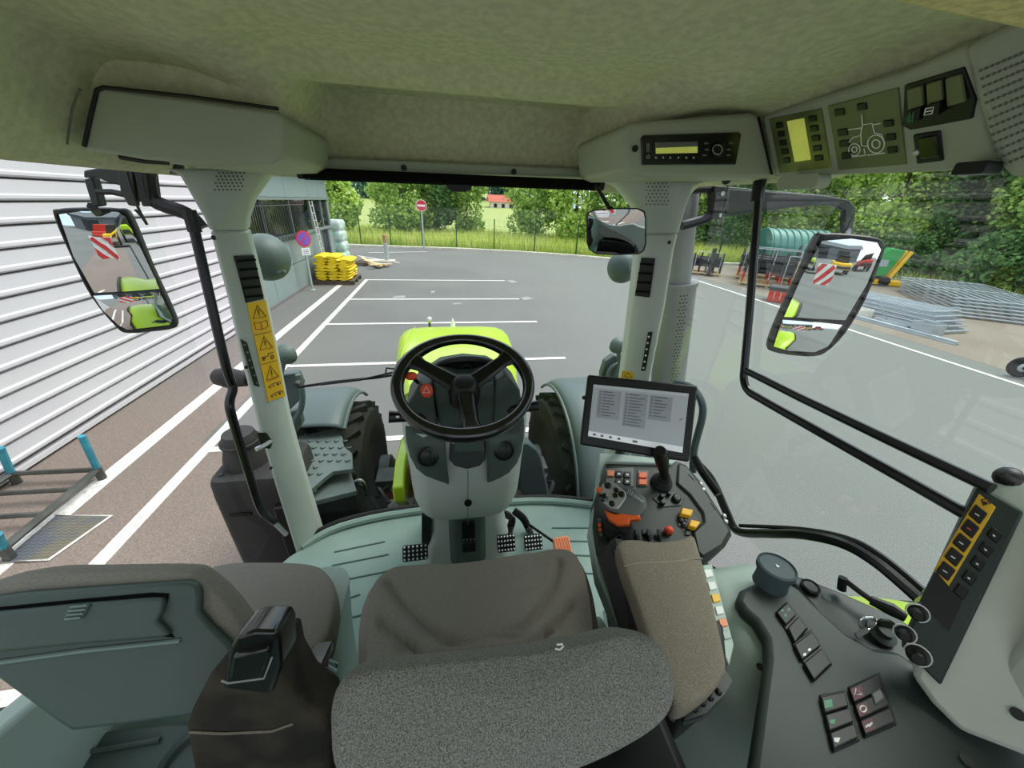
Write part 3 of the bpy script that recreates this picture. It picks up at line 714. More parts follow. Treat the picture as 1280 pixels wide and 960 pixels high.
for k in range(5):
    x, y = lerp(973, 982, k/4), lerp(157, 201, k/4); oquad('button', [(x-4, y-3), (x+4, y-4), (x+5, y+3), (x-3, y+4)], 'black', pn, 0.006)
    x, y = lerp(1014, 1022, k/4), lerp(149, 198, k/4); oquad('button', [(x-5, y-3), (x+5, y-4), (x+6, y+3), (x-4, y+4)], 'black', pn, 0.006)
lp = oquad('work_light_panel', [(1034, 133), (1122, 110), (1132, 206), (1048, 213)], 'olive_panel', oc)
for x, y in ((1048, 141), (1076, 134), (1052, 166), (1054, 180), (1057, 195), (1109, 155), (1112, 172), (1114, 188)):
    oquad('button', [(x-6, y-3.5), (x+6, y-5), (x+7, y+3.5), (x-5, y+5)], 'black', lp, 0.006)
def oline(px, r=0.0011, closed=False, name='print_line'):
    m = MB().tube([OP(x, y, 0.0045) for x, y in px], r, 4, closed=closed); m.build(name, 'white_mark', lp)
def ocirc(cx, cy, r): oline([(cx+r*math.cos(a*PI/8), cy+r*1.08*math.sin(a*PI/8)) for a in range(16)], closed=True)
ocirc(1068, 187, 7); ocirc(1068, 187, 3.2); ocirc(1095, 180, 10.5); ocirc(1095, 180, 5)
oline([(1061, 178), (1066, 172), (1076, 169), (1078, 156), (1090, 154), (1093, 166), (1102, 168), (1106, 180)]); oline([(1076, 169), (1077, 182), (1084, 183)]); oline([(1078, 156), (1077, 143)])
oline([(1060, 162), (1077, 160)]); oline([(1091, 156), (1101, 154)]); oline([(1064, 196), (1082, 194), (1080, 186)]); oline([(1084, 194), (1106, 191)])
sw = oquad('switch_bezel', [(1130, 107), (1203, 85), (1218, 126), (1214, 149), (1138, 163), (1128, 158)], 'black', oc, 0.004, 0.006)
for k in range(3):
    x = 1141+k*24; y = 116-k*7; up_ = 0 if k == 2 else 1
    r = oquad('rocker_switch', [(x-8, y-3), (x+10, y-8), (x+13+3*(k == 2), y+26), (x-6, y+32)], 'olive_panel', sw, 0.010, 0.006)
    if up_: oquad('rocker_end', [(x-9, y+24), (x+9, y+19), (x+7, y+36), (x-12, y+42)], 'black', sw, 0.018, 0.012)
m = MB()
for a, b in (((1134, 146), (1143, 144)), ((1133, 149), (1142, 147)), ((1133, 152), (1141, 150)), ((1137, 141), (1136, 154)), ((1142, 140), (1140, 153))): m.rod(OP(*a, 0.0195), OP(*b, 0.0195), 0.0008, 4)
m.build('print', 'green_button', sw, kind='stuff')
m = MB().tube([OP(x, y, 0.0195) for x, y in ((1157, 136), (1167, 134), (1165, 142), (1155, 144))], 0.001, 4, closed=True); m.rod(OP(1156, 140, .0195), OP(1166, 138, .0195), 0.001, 4); m.build('print', 'white_mark', sw, kind='stuff')
so = oquad('power_socket', [(1140, 169), (1174, 164), (1178, 202), (1145, 206)], 'black', oc, 0.004, 0.006, 0.003)
oquad('flap', [(1147, 174), (1169, 170), (1172, 196), (1150, 199)], 'black_gloss', so, 0.009, 0.006)
m = MB().ball(OP(1146, 190, 0.006), 0.006, 6); m.build('catch', 'silver', so)
# visor lug and hook under the console
m = MB().slab(P(1010, 228, X=0.79), (0.1, 1, 0), (0, 0, 1), 0.13, 0.03, 0.012, 0.03); m.build('grip_lug', 'roof_plastic', oc)
m = MB().slab(P(1232, 211, X=0.79), (0.1, 1, 0), (0, 0, 1), 0.045, 0.018, 0.004, 0.03); m.build('latch_block', 'black', oc)
m = MB().ball(P(1207, 213, X=0.785), 0.010, 6); m.build('latch_pin', 'silver', oc)
# speaker cover at the roof's right rear corner
SN = Vector((-0.80, -0.45, -0.30)).normalized(); SO = P(1245, 120, X=0.74)
def SP(x, y, d=0.0): return PP(x, y, SO+SN*d, SN)
sp = thing('speaker_cover', 'perforated loudspeaker cover at the roof corner beside the rocker switches', 'speaker', SO)
m = MB().prism([SP(x, y) for x, y in ((1205, 60), (1245, 38), (1300, 12), (1330, 120), (1320, 236), (1262, 220), (1248, 204), (1222, 128))], -SN*0.05); m.build('cover', 'roof_plastic', sp, bevel=0.01, seg=3)
m = MB()
for i in range(9):
    for j in range(13):
        x = 1226+i*7.2+j*1.9; y = 88-i*3.0+j*10.0
        if x > 1300 or y > 205 or (x < 1236 and y > 130): continue
        c = SP(x, y, 0.001); m.cyl(c, SN, 0.0021, 0.0012, 6)
m.build('perforation', 'hole_light', sp, kind='stuff')

# ---- sun blind
sb_ = thing('sun_blind', 'rolled black sun blind hanging under the front roof edge', 'sun blind', P(560, 222, Y=1.38))
a, b = P(380, 217, Y=1.37), P(748, 232, Y=1.37)
m = MB(); m.tube([a, b], 0.017, 10); m.build('roll', 'black_matt', sb_)
m = MB().prism([P(x, y, Y=1.362) for x, y in ((556, 229), (592, 230), (588, 237), (581, 240), (567, 239.5), (560, 236))], (0, 0.012, 0)); m.build('pull_tab', 'black', sb_, bevel=0.003)
for q in (a, b):
    m = MB().slab(q+Vector((0, -0.012, 0.008)), (1, 0, 0), (0, 0, 1), 0.035, 0.045, 0.006, 0.03); m.build('bracket', 'black', sb_)

# ---- windscreen pillars
def pillar(name, label, lv, yl, yr, back):
    s = sroot(name, label, 'pillar', P(*[(lv[-1][0]+lv[-1][1])/2, lv[-1][2]], Y=yl))
    def ring(l):
        xl, xr, y = l[:3]; L = P(xl, y, Y=yl); R = P(xr, y, Y=yr); f = (R-L); d = Vector(back)
        mid = (L+R)/2; n = Vector((f.y, -f.x, 0)).normalized()
        if n.dot(CAM-mid) < 0: n = -n
        bulge = n*0.014
        return [L, L+f*0.12+bulge*.8, mid+bulge, R-f*0.12+bulge*.8, R, R+d, L+d]
    return s, ring
lvL = [(206, 345, 211), (224, 338, 218), (240, 318, 246), (255, 309, 272), (262, 308, 288), (270, 316, 318), (284, 330, 372), (299, 344, 440), (322, 362, 530), (345, 384, 610), (372, 411, 697)]
pl, ring = pillar('trim_1', 'pale grey left windscreen pillar with yellow warning labels', lvL, 1.24, 1.36, (-0.03, 0.10, 0))
m = MB().loft([ring(l) for l in lvL[:5]]); m.build('upper_cover', 'pillar_plastic', pl, bevel=0.006)
m = MB().loft([ring(l) for l in lvL[4:]]); lowL = m.build('lower_cover', 'pillar_plastic', pl, bevel=0.008)
lvR = [(752, 890, 224), (772, 868, 232), (793, 858, 258), (800, 848, 292), (798, 843, 312), (790, 832, 380), (781, 818, 450), (772, 803, 520), (757, 786, 580), (744, 772, 630)]
pr, ringR = pillar('trim_2', 'pale grey right windscreen pillar with black air vent', lvR, 1.36, 1.24, (0.03, 0.10, 0))
m = MB().loft([ringR(l) for l in lvR[:4]]); m.build('upper_cover', 'pillar_plastic', pr, bevel=0.006)
m = MB().loft([ringR(l) for l in lvR[3:]]); lowR = m.build('lower_cover', 'pillar_plastic', pr, bevel=0.008)
class Face:
    """a small plane to lay details on: origin, normal"""
    def __init__(s, o, n): s.o = o; s.n = Vector(n).normalized(); s.n = s.n if s.n.dot(CAM-o) > 0 else -s.n
    def at(s, x, y, d=0.0): return PP(x, y, s.o+s.n*d, s.n)
    def plate(s, name, px, mat, parent, d=0.002, t=0.004, bev=0.0, **k):
        return MB().prism([s.at(x, y, d) for x, y in px], -s.n*t).build(name, mat, parent, bevel=bev, **k)
    def wire(s, name, px, mat, parent, d=0.002, r=0.001, closed=False, **k):
        return MB().tube([s.at(x, y, d) for x, y in px], r, 4, closed=closed).build(name, mat, parent, **k)
def pil_face(lv, yl, yr, dd=0.016):
    l0, l1 = lv[0], lv[-1]
    a, b, c = P(l0[0], l0[2], Y=yl), P(l0[1], l0[2], Y=yr), P(l1[0], l1[2], Y=yl)
    f = Face(a, (b-a).cross(c-a)); f.o = a+f.n*dd; return f
fL = pil_face(lvL[5:9], 1.24, 1.36); fLu = pil_face(lvL[1:5], 1.24, 1.36, 0.02)
vt = fL.plate('air_vent', [(294, 320), (318, 318), (331, 374), (308, 379)], 'black', pl, 0.003, 0.012, 0.003)
for k in range(5):
    t_ = (k+0.5)/5; x0, y0, x1 = lerp(295, 308, t_), lerp(321, 377, t_), lerp(319, 330, t_)
    MB().rod(fL.at(x0+1, y0, 0.006), fL.at(x1-1, y0-2, 0.006), 0.0035, 6).build('louvre', 'black_matt', vt)
lab = fL.plate('warning_label', [(309, 379), (332, 375), (357, 495), (336, 502)], 'label_yellow', pl, 0.003, 0.003)
def lpt(u, v): return (lerp(lerp(309, 332, u), lerp(336, 357, u), v), lerp(lerp(379, 375, u), lerp(502, 495, u), v))
for v0 in (0.02, 0.34, 0.64):
    fL.wire('warning_triangle', [lpt(0.5, v0+0.02), lpt(0.86, v0+0.145), lpt(0.14, v0+0.145)], 'print_dark', lab, 0.004, 0.0012, True)
    fL.wire('exclamation_mark', [lpt(0.5, v0+0.06), lpt(0.5, v0+0.11)], 'print_dark', lab, 0.004, 0.0016)
    MB().ball(fL.at(*lpt(0.5, v0+0.128), 0.004), 0.0018, 4).build('exclamation_dot', 'print_dark', lab)
for v0 in (0.325, 0.625):
    fL.wire('dividing_line', [lpt(0.02, v0), lpt(0.98, v0)], 'print_dark', lab, 0.004, 0.0008)
fL.wire('book_symbol', [lpt(0.15, 0.20), lpt(0.5, 0.215), lpt(0.85, 0.20), lpt(0.85, 0.27), lpt(0.5, 0.285), lpt(0.15, 0.27)], 'print_red', lab, 0.004, 0.0012, True)
fL.wire('book_symbol', [lpt(0.5, 0.215), lpt(0.5, 0.285)], 'print_red', lab, 0.004, 0.001)
def glyph(v0, kind):
    m = MB()
    if kind == 'tractor':
        for u, r in ((0.25, 0.0042), (0.72, 0.0062)):
            c = fL.at(*lpt(u, v0), 0.004); x, y, _ = frame(fL.n); m.tube([c+(x*math.cos(a*PI/6)+y*math.sin(a*PI/6))*r for a in range(12)], 0.0018, 4, closed=True)
        m.tube([fL.at(*lpt(u, v), 0.004) for u, v in ((0.15, v0-0.02), (0.5, v0-0.02), (0.55, v0-0.045), (0.85, v0-0.045))], 0.0014, 4)
    else:
        for u, v, r in ((0.25, v0+.01, .003), (0.45, v0+.005, .003), (0.7, v0, .0045), (0.86, v0-.005, .003)):
            m.ball(fL.at(*lpt(u, v), 0.003), r, 5)
        m.tube([fL.at(*lpt(u, v), 0.004) for u, v in ((0.15, v0+0.0), (0.5, v0-0.02), (0.85, v0-0.02))], 0.0016, 4)
    m.build('pictogram', 'print_dark', lab, kind='stuff')
glyph(0.58, 'tractor'); glyph(0.86, 'people'); glyph(0.955, 'people')
fL.wire('print_line', [lpt(0.15, 0.80), lpt(0.85, 0.79)], 'print_red', lab, 0.004, 0.001)
dv = fL.plate('defrost_slot', [(302, 424), (309, 428), (325, 484), (319, 482)], 'black', pl, 0.004, 0.006, 0.001)
for k in range(6):
    x, y = lerp(306, 321, k/5), lerp(431, 479, k/5); MB().ball(fL.at(x, y, 0.005), 0.004, 4).build('nozzle', 'grey_button', dv)
for f_, px, par in ((fL, (266, 297), lowL), (fL, (307, 459), lowL), (fL, (338, 585), lowL), (fL, (372, 687), lowL)):
    MB().cyl(f_.at(*px, 0.0), f_.n, 0.006, 0.004, 10).build('screw', 'black', par)
m = MB()
for i in range(7):
    for j in range(7): m.cyl(fLu.at(272+i*5.2+(j % 2)*2.6-j*0.6, 212+j*4.2, 0.004), fLu.n, 0.0026, 0.0015, 6)
m.build('speaker_perforation', 'hole_light', pl, kind='stuff')
# worn hole with a bracket in the lower left pillar
fL.plate('cut_out', [(322, 541), (333, 541), (341, 552), (338, 561), (327, 560)], 'black', pl, 0.006, 0.004)
MB().tube([fL.at(320, 562, 0.012), fL.at(330, 557, 0.02), fL.at(338, 552, 0.012)], 0.008, 6).build('striker', 'silver', pl)
fR = pil_face([(l[0], l[1], l[2]) for l in lvR[4:7]], 1.36, 1.24); fRu = pil_face(lvR[1:4], 1.36, 1.24, 0.02)
vt = fR.plate('air_vent', [(801, 322), (818, 323), (811, 372), (793, 370)], 'black', pr, 0.003, 0.012, 0.003)
for k in range(4):
    t_ = (k+0.5)/4; MB().rod(fR.at(lerp(801, 794, t_), lerp(324, 370, t_), 0.006), fR.at(lerp(817, 811, t_), lerp(325, 371, t_), 0.006), 0.004, 6).build('louvre', 'black_matt', vt)
dv = fR.plate('defrost_slot', [(810, 415), (815, 415), (807, 463), (801, 465)], 'black', pr, 0.003, 0.004)
for k in range(6):
    MB().ball(fR.at(lerp(811, 804.5, k/5), lerp(421, 460, k/5), 0.004), 0.0042, 5).build('nozzle', 'white_mark', dv)
lb2 = fR.plate('warning_label', [(778, 463), (793, 466), (791, 478), (775, 475)], 'label_yellow', pr, 0.003, 0.003)
fR.wire('warning_triangle', [(785, 465.5), (790, 472), (780, 471)], 'print_dark', lb2, 0.004, 0.001, True)
MB().cyl(fR.at(837, 303, 0.0), fR.n, 0.006, 0.004, 10).build('screw', 'black', lowR)
m = MB()
for i in range(6):
    for j in range(7): m.cyl(fRu.at(808+i*5.0+(j % 2)*2.5, 229+j*4.4, 0.004), fRu.n, 0.0026, 0.0015, 6)
m.build('speaker_perforation', 'hole_light', pr, kind='stuff')

# ---- floor of the cab
fl = sroot('floor', 'ribbed grey-green rubber cab floor', 'floor', (0, 0.7, FZ))
m = MB().prism([Vector((x, y, FZ-0.05)) for x, y in ((-0.86, -0.5), (0.86, -0.5), (0.86, 1.0), (0.70, 1.30), (0.30, 1.40), (-0.30, 1.40), (-0.66, 1.33), (-0.78, 1.22), (-0.86, 1.1))], (0, 0, 0.05)); m.build('mat', 'floor_mat', fl, bevel=0.01)
m = MB().tube(smooth_path([(-0.74, 1.26, FZ), (-0.60, 1.345, FZ+.01), (-0.3, 1.395, FZ+.01), (0.3, 1.395, FZ+.01), (0.66, 1.31, FZ+.01)], 4), 0.018, 8); m.build('front_lip', 'floor_mat', fl)
m = MB().tube(smooth_path([(-0.74, 1.30, FZ), (-0.60, 1.375, FZ+.015), (-0.3, 1.42, FZ+.015), (0.3, 1.42, FZ+.015), (0.66, 1.335, FZ+.015)], 4), 0.014, 8); m.build('screen_seal', 'black', fl)
for a, b in (((418, 690), (481, 677)), ((415, 707), (486, 693)), ((410, 729), (500, 711)), ((410, 757), (450, 743)), ((412, 779), (455, 768)), ((690, 660), (745, 660)), ((695, 676), (745, 677)), ((715, 694), (745, 695)), ((700, 716), (748, 717))):
    m = MB().rod(P(*a, Z=FZ+0.001), P(*b, Z=FZ+0.001), 0.004, 5); m.build('rib', 'groove', fl)
# ---- glazing
w = sroot('window_1', 'curved tinted front windscreen of the cab', 'window', (0, 1.4, 2))
def wsy(x, z): return 1.40+0.075*(z-FZ)+0.05*(1-(x/0.75)**2)-0.02
m = MB().grid(lambda u, v: (lerp(-0.74, 0.74, u), wsy(lerp(-0.74, 0.74, u), lerp(FZ, 2.74, v)), lerp(FZ, 2.74, v)), 16, 10); m.build('pane', 'glass', w)
w = sroot('window_2', 'large tinted right side window of the cab', 'window', (0.86, 0.5, 2))
m = MB().grid(lambda u, v: (0.86-0.02*(2*v-1)**2, lerp(0.18, 1.28, u), lerp(1.72, 2.78, v)), 8, 8); m.build('pane', 'glass_side', w)
w = sroot('window_3', 'tinted left door window of the cab', 'window', (-0.86, 0.4, 2))
m = MB().grid(lambda u, v: (-0.87+0.02*(2*v-1)**2, lerp(-0.30, 1.26, u), lerp(1.35, 2.74, v)), 8, 8); m.build('pane', 'glass', w)
w = sroot('window_4', 'rear window of the cab behind the seats', 'window', (0, -0.6, 2))
m = MB().grid(lambda u, v: (lerp(-0.8, 0.8, u), -0.6, lerp(1.85, 2.74, v)), 2, 2); m.build('pane', 'glass', w)
wr = sroot('wall_rear', 'lower rear wall and corner posts of the cab', 'wall', (0, -0.6, 1.6))
m = MB().box((0, -0.62, 1.55), (1.7, 0.05, 0.62)); m.build('rear_panel', 'pillar_plastic', wr)
for sx in (-1, 1):
    m = MB().box((sx*0.84, -0.58, 2.2), (0.09, 0.10, 1.1)); m.build('corner_post', 'pillar_plastic', wr, bevel=0.01)
wlf = sroot('wall_front_left', 'low dark sill and wheel-arch side behind the left door', 'wall', (-0.88, 0, 1.5))
m = MB().prism([Vector((-0.90, y, z)) for y, z in ((-0.6, FZ-.05), (0.82, FZ-.05), (0.80, 1.42), (0.72, 1.62), (0.58, 1.76), (0.38, 1.84), (-0.6, 1.87))], (0.05, 0, 0)); m.build('sill_panel', 'pale_panel', wlf, bevel=0.01)
# ---- right-hand inner panel below the window (wheel-arch side)
wrt = sroot('wall_right', 'pale inner wheel-arch panel between armrest and side console', 'wall', (0.7, 0.4, 1.5))
def arch(u, v):
    y = lerp(-0.55, 0.80, v); k = 1-ss(0.50, 0.80, y)
    top = lerp(1.45, 1.84, k)
    pts = [(0.30, FZ), (0.33, FZ+0.05), (0.385, FZ+(top-FZ)*.5), (0.45, top-0.10), (0.53, top-0.006), (0.69, top+0.0)]
    t_ = u*5; i = min(int(t_), 4); f_ = t_-i; a, b = pts[i], pts[i+1]
    return (min(0.88, lerp(a[0], b[0], f_)+0.16*(1-k)), y, lerp(a[1], b[1], f_))
m = MB().grid(arch, 20, 24); m.build('arch_panel', 'pale_panel', wrt, sharp=60)
MB().cyl(P(950, 834, Z=1.83), (-0.5, 0, 0.8), 0.006, 0.005, 10).build('screw', 'black', wrt)
# lower frame of the right window, following the wheel arch
m = MB().tube(smooth_path([P(868, 575, X=0.83), P(890, 600, X=0.83), P(908, 640, X=0.83), P(922, 664, X=0.83), P(960, 667, X=0.83), P(1000, 668, X=0.83), P(1050, 678, X=0.83), P(1095, 702, X=0.83), P(1150, 748, X=0.83)], 5), 0.013, 8); m.build('window_seal', 'black_tube', wrt)
m = MB().tube(smooth_path([P(925, 657, X=0.84), P(1000, 661, X=0.84), P(1060, 673, X=0.84), P(1105, 697, X=0.84), P(1155, 738, X=0.84)], 5), 0.006, 6); m.build('window_seal', 'black', wrt)
m = MB().box((0.785, 0.0, 1.70), (0.20, 1.12, 0.03)); m.build('sill_filler', 'dark_plastic', wrt)
# outer lower panel, keeps daylight out under the sill
m = MB().grid(lambda u, v: (0.88, lerp(-0.6, 1.15, u), lerp(FZ-0.05, [1.72, 1.72, 1.72, 1.72, 1.70, 1.62, 1.5, 1.36, 1.30][int(round(u*8))], v)), 8, 2); m.build('outer_skin', 'dark_plastic', wrt)
# ================================================================== SEATS
def pillow(outline, n, t, dome=0.01, rings=10, h=None, under=0.92):
    """upholstered pad: planar outline, front normal n, thickness t behind it"""
    n = Vector(n).normalized(); c = sum((Vector(p) for p in outline), Vector())/len(outline)
    if h is None: h = lambda p: 0.0
    lv = [(under, -t), (0.985, -0.80*t), (1.0, -0.45*t), (0.992, -0.2*t), (0.97, -0.06*t), (0.93, 0.0)]
    R_ = []
    for s_, d in lv: R_.append([c+(Vector(p)-c)*s_+n*d for p in outline])
    for k in range(1, rings+1):
        s_ = 0.93*(1-k/(rings+0.3)); q = 1-s_/0.93
        R_.append([(lambda w: w+n*(dome*math.sin(q*PI/2)+h(w)))(c+(Vector(p)-c)*s_) for p in outline])
    return MB().loft(R_)
def segdist(p, a, b):
    ab = b-a; t = max(0, min(1, (p-a).dot(ab)/ab.length_squared)); return (p-(a+ab*t)).length
# ---- driver's seat
ds = thing('driver_seat', 'grey fabric driver seat in the middle, its backrest in the foreground', 'seat', (0, 0.4, FZ))
ZS = 1.78
out = closed_smooth([P(x, y, Z=ZS) for x, y in ((450, 900), (445, 835), (446, 775), (456, 738), (482, 713), (520, 703), (560, 702), (600, 698), (650, 690), (690, 686), (722, 693), (739, 720), (750, 770), (754, 810), (756, 880))], 5)
grv = [[P(x, y, Z=ZS) for x, y in g] for g in (((487, 735), (505, 758), (535, 787), (590, 822)), ((478, 785), (500, 802), (545, 832)), ((699, 710), (690, 740), (668, 772), (622, 818)), ((713, 763), (695, 783), (665, 808)))]
def seat_h(w):
    v = 0.0; q = Vector((w.x, w.y, ZS))
    for k, g in enumerate(grv):
        d = min(segdist(q, a, b) for a, b in zip(g, g[1:])); v -= 0.014*math.exp(-(d/0.009)**2)
    v += 0.028*ss(0.13, 0.27, abs(w.x+0.02))
    return v
m = pillow(out, (0, -0.05, 1), 0.13, 0.006, 44, seat_h); m.build('cushion', 'seat_fabric', ds, sharp=70)
BN = Vector((0.02, -0.60, 0.80)).normalized(); BO = P(640, 880, Y=0.235)
bo = closed_smooth([PP(x, y, BO, BN) for x, y in ((407, 915), (410, 878), (423, 853), (450, 838), (520, 829), (600, 821), (680, 811), (750, 797), (785, 790), (815, 795), (836, 813), (848, 843), (850, 872), (838, 900), (806, 926), (745, 958), (660, 988), (560, 1008), (460, 1010), (415, 975))], 4)
m = pillow(bo, BN, 0.085, 0.012, 14, under=0.9); m.build('backrest', 'boucle', ds, sharp=70)
m = MB().tube([PP(x, y, BO+BN*0.014, BN) for x, y in ((694, 811), (700, 812), (704, 808), (703, 805), (696, 806))], 0.0012, 5); m.build('loose_thread', 'white_mark', ds)
m = MB().loft([[Vector((x*s_, y_+0.0, z)) for x, y_ in ((-0.20, 0.12), (0.22, 0.12), (0.22, 0.32), (-0.20, 0.32))] for s_, z in ((0.9, 1.70), (1.0, 1.85), (1.0, 1.98))]); m.build('back_shell', 'black', ds, bevel=0.02)
m = MB().box((-0.0, 0.38, 1.60), (0.46, 0.52, 0.10)); m.build('cushion_pan', 'black', ds, bevel=0.02)
m = MB().loft([[Vector((x*s_, 0.38+y_*s_, z)) for x, y_ in rounded(0.44, 0.50, 0.05, 3)] for s_, z in ((1.0, FZ), (0.95, 1.34), (0.86, 1.42), (0.92, 1.50), (0.85, 1.56))]); m.build('suspension', 'rubber', ds)
m = MB().cyl((0.262, 0.52, 1.64), (1, 0.1, 0), 0.045, 0.03, 20); m.build('adjuster_cover', 'pale_panel', ds)
m = MB().tube([P(808, 885, Y=0.30), P(806, 905, Y=0.28), P(812, 940, Y=0.26)], 0.008, 6); m.build('recline_lever', 'silver', ds)
m = MB().box(P(815, 935, Y=0.28), (0.05, 0.06, 0.10)); m.build('hinge', 'black', ds, bevel=0.008)
m = MB().tube(smooth_path([P(842, 888, Y=0.27), P(838, 897, Y=0.27), P(842, 900, Y=0.27)], 3), 0.003, 6); m.build('cord_end', 'wood_dark', ds)

# ---- passenger seat, backrest folded upright in front of the camera
ps = thing('passenger_seat', 'grey fabric passenger seat on the left with plastic-backed backrest', 'seat', (-0.6, 0.55, FZ))
ZP = 1.72
out = closed_smooth([P(x, y, Z=ZP) for x, y in ((240, 760), (252, 716), (275, 703), (330, 700), (388, 703), (411, 716), (421, 742), (417, 775), (410, 800), (392, 822), (360, 845), (300, 850), (250, 820))], 5)
m = pillow(out, (0, 0, 1), 0.09, 0.01, 12); m.build('cushion', 'seat_fabric', ps, sharp=70)
m = MB().loft([[Vector((-0.565+x*s_, 0.70+y*s_, z)) for x, y in rounded(0.34, 0.27, 0.06, 4)] for s_, z in ((0.86, FZ), (0.92, 1.45), (1.0, 1.60), (1.02, 1.64))]); m.build('seat_box', 'pale_panel', ps)
PN = Vector((0.10, -0.72, 0.60)).normalized(); PO = P(150, 810, Y=0.46)
def PQ(x, y, d=0.0): return PP(x, y, PO+PN*d, PN)
bo = closed_smooth([PQ(x, y) for x, y in ((-60, 770), (-30, 735), (30, 716), (120, 713), (222, 712), (250, 720), (285, 752), (313, 794), (318, 830), (296, 860), (262, 884), (180, 894), (95, 902), (50, 882), (-60, 815))], 4)
m = pillow(bo, PN, 0.07, 0.0, 4); m.build('backrest', 'seat_fabric', ps, sharp=70)
pp = [(-50, 765), (-20, 748), (30, 741), (130, 734), (232, 727), (245, 731), (249, 742), (248, 765), (262, 782), (284, 803), (300, 822), (286, 870), (262, 893), (170, 905), (88, 915), (72, 905), (-50, 815)]
m = MB().prism([PQ(x, y, 0.016) for x, y in pp], -PN*0.05); pb = m.build('back_panel', 'green_plastic', ps, bevel=0.006, seg=3)
hatch = [(-50, 776), (-10, 766), (90, 756), (190, 748), (204, 749), (202, 765), (195, 776), (212, 794), (200, 798), (100, 806), (0, 816), (-50, 822)]
m = MB().prism([PQ(x, y, 0.028) for x, y in hatch], -PN*0.02); ht = m.build('hatch', 'green_plastic', pb, bevel=0.005, seg=3)
m = MB().prism([PQ(x, y, 0.0175) for x, y in ((-50, 770), (-10, 760), (90, 750), (190, 741), (211, 742), (210, 750), (200, 775), (218, 797), (205, 796), (0, 812), (-50, 818))], -PN*0.004); m.build('hatch_gap', 'black_matt', pb)
m = MB().tube([PQ(x, y, 0.018) for x, y in ((-50, 834), (0, 828), (100, 814), (225, 801))], 0.0035, 6); m.build('hinge_bead', 'bead', pb)
m = MB().prism([PQ(x, y, 0.031) for x, y in ((78, 776), (86, 758), (113, 755), (104, 773))], -PN*0.008); lt = m.build('latch', 'green_plastic', pb, bevel=0.002)
for k in range(4):
    a, b = PQ(lerp(86, 79, k/3)+2, lerp(759, 774, k/3), 0.033), PQ(lerp(111, 103, k/3)-2, lerp(757, 772, k/3), 0.033)
    MB().rod(a, b, 0.0018, 5).build('grip_rib', 'bead', pb)
# passenger belt buckle
bk = thing('seat_belt_buckle', 'black seat belt buckle with silver tongue beside passenger cushion', 'belt buckle', P(398, 820, X=-0.385))
m = MB().tube(smooth_path([P(373, 858, X=-0.36), P(380, 845, X=-0.355), P(388, 832, X=-0.355)], 4), 0.012, 8, flat=0.5); m.build('stalk', 'black', bk)
q = P(397, 818, X=-0.352); d = (P(403, 802, X=-0.352)-P(388, 832, X=-0.352)).normalized()
m = MB().slab(q, d, Vector((0, 0.6, 0.4)).cross(d), 0.075, 0.036, 0.006, 0.02); m.build('body', 'black_gloss', bk, bevel=0.003)
m = MB().tube([P(408, 824, X=-0.345), P(421, 829, X=-0.345), P(420, 838, X=-0.345), P(409, 832, X=-0.345)], 0.003, 5, closed=True); m.build('tongue', 'chrome', bk)
# ---- worn dark armrest between the seats, with a glossy cap
ar = thing('folded_armrest', 'worn dark upholstered armrest with glossy black cap between the two seats', 'armrest', P(320, 930, Y=0.33))
YA = 0.33
def ap(px, y=YA): return [P(a, b, Y=y) for a, b in px]
lower = [(233, 905), (240, 885), (262, 842), (290, 808), (345, 808), (352, 835), (372, 866), (404, 888), (412, 912), (412, 1010), (252, 1010)]
m = MB(); n0 = ap(lower); n1 = [p+Vector((0.0, 0.07, -0.05)) for p in n0]; c0 = sum(n0, Vector())/len(n0)
m.loft([[c0+(p-c0)*0.9+Vector((0, -.006, 0)) for p in n0], n0, n1]); m.build('pad', 'worn_fabric', ar, bevel=0.012, seg=3)
m = MB().tube([P(x, y, Y=YA-0.008) for x, y in ((236, 915), (280, 917), (340, 914), (366, 905))], 0.0018, 5); m.build('seam', 'arm_fabric', ar)
m = MB(); cap = ap([(277, 862), (280, 842), (284, 815), (293, 797), (318, 790), (345, 791), (350, 800), (352, 832), (340, 868), (330, 868)], YA-0.012); m.prism(cap, (0, 0.05, -0.02)); cp_ = m.build('cap', 'black_gloss', ar, bevel=0.006, seg=3)
m = MB().prism(ap([(285, 851), (291, 822), (334, 812), (337, 818), (328, 846)], YA-0.02), (0, 0.012, 0)); m.build('button', 'black_gloss', ar, bevel=0.003)
m = MB().tube(ap([(277, 851), (285, 854), (330, 848), (340, 822)], YA-0.021), 0.0012, 5); m.build('edge', 'silver', ar)
# ---- low storage box by the door
st = thing('storage_box', 'grey-green moulded storage box with cup holder behind the passenger seat', 'storage box', P(150, 950, Z=1.45))
ZB = 1.58
m = MB().prism([P(x, y, Z=ZB) for x, y in ((-80, 930), (60, 922), (90, 917), (262, 897), (330, 905), (330, 1060), (-80, 1060))], (0, 0, -0.25)); m.build('tray', 'green_plastic', st, bevel=0.012, seg=3)
m = MB().lathe([(0.062, -0.06), (0.066, 0.0), (0.070, 0.012), (0.064, 0.018), (0.058, 0.012), (0.054, -0.05)], P(245, 958, Z=ZB), (0, 0, 1), 26); m.build('cup_holder', 'green_plastic', st)
m = MB().tube([P(40, 940, Z=ZB+.006), P(120, 938, Z=ZB+.006), P(200, 924, Z=ZB+.006)], 0.005, 6); m.build('ridge', 'green_plastic', st)
m = MB().cyl(P(62, 944, Z=ZB+0.002), (0, 0, 1), 0.009, 0.006, 12); m.build('screw', 'silver', st)
m = MB().prism([P(x, y, Z=ZB+0.05) for x, y in ((-60, 905), (0, 882), (30, 876), (72, 905), (60, 925), (-60, 990))], (0, 0, -0.2)); m.build('side_bin', 'dark_plastic', st, bevel=0.01)
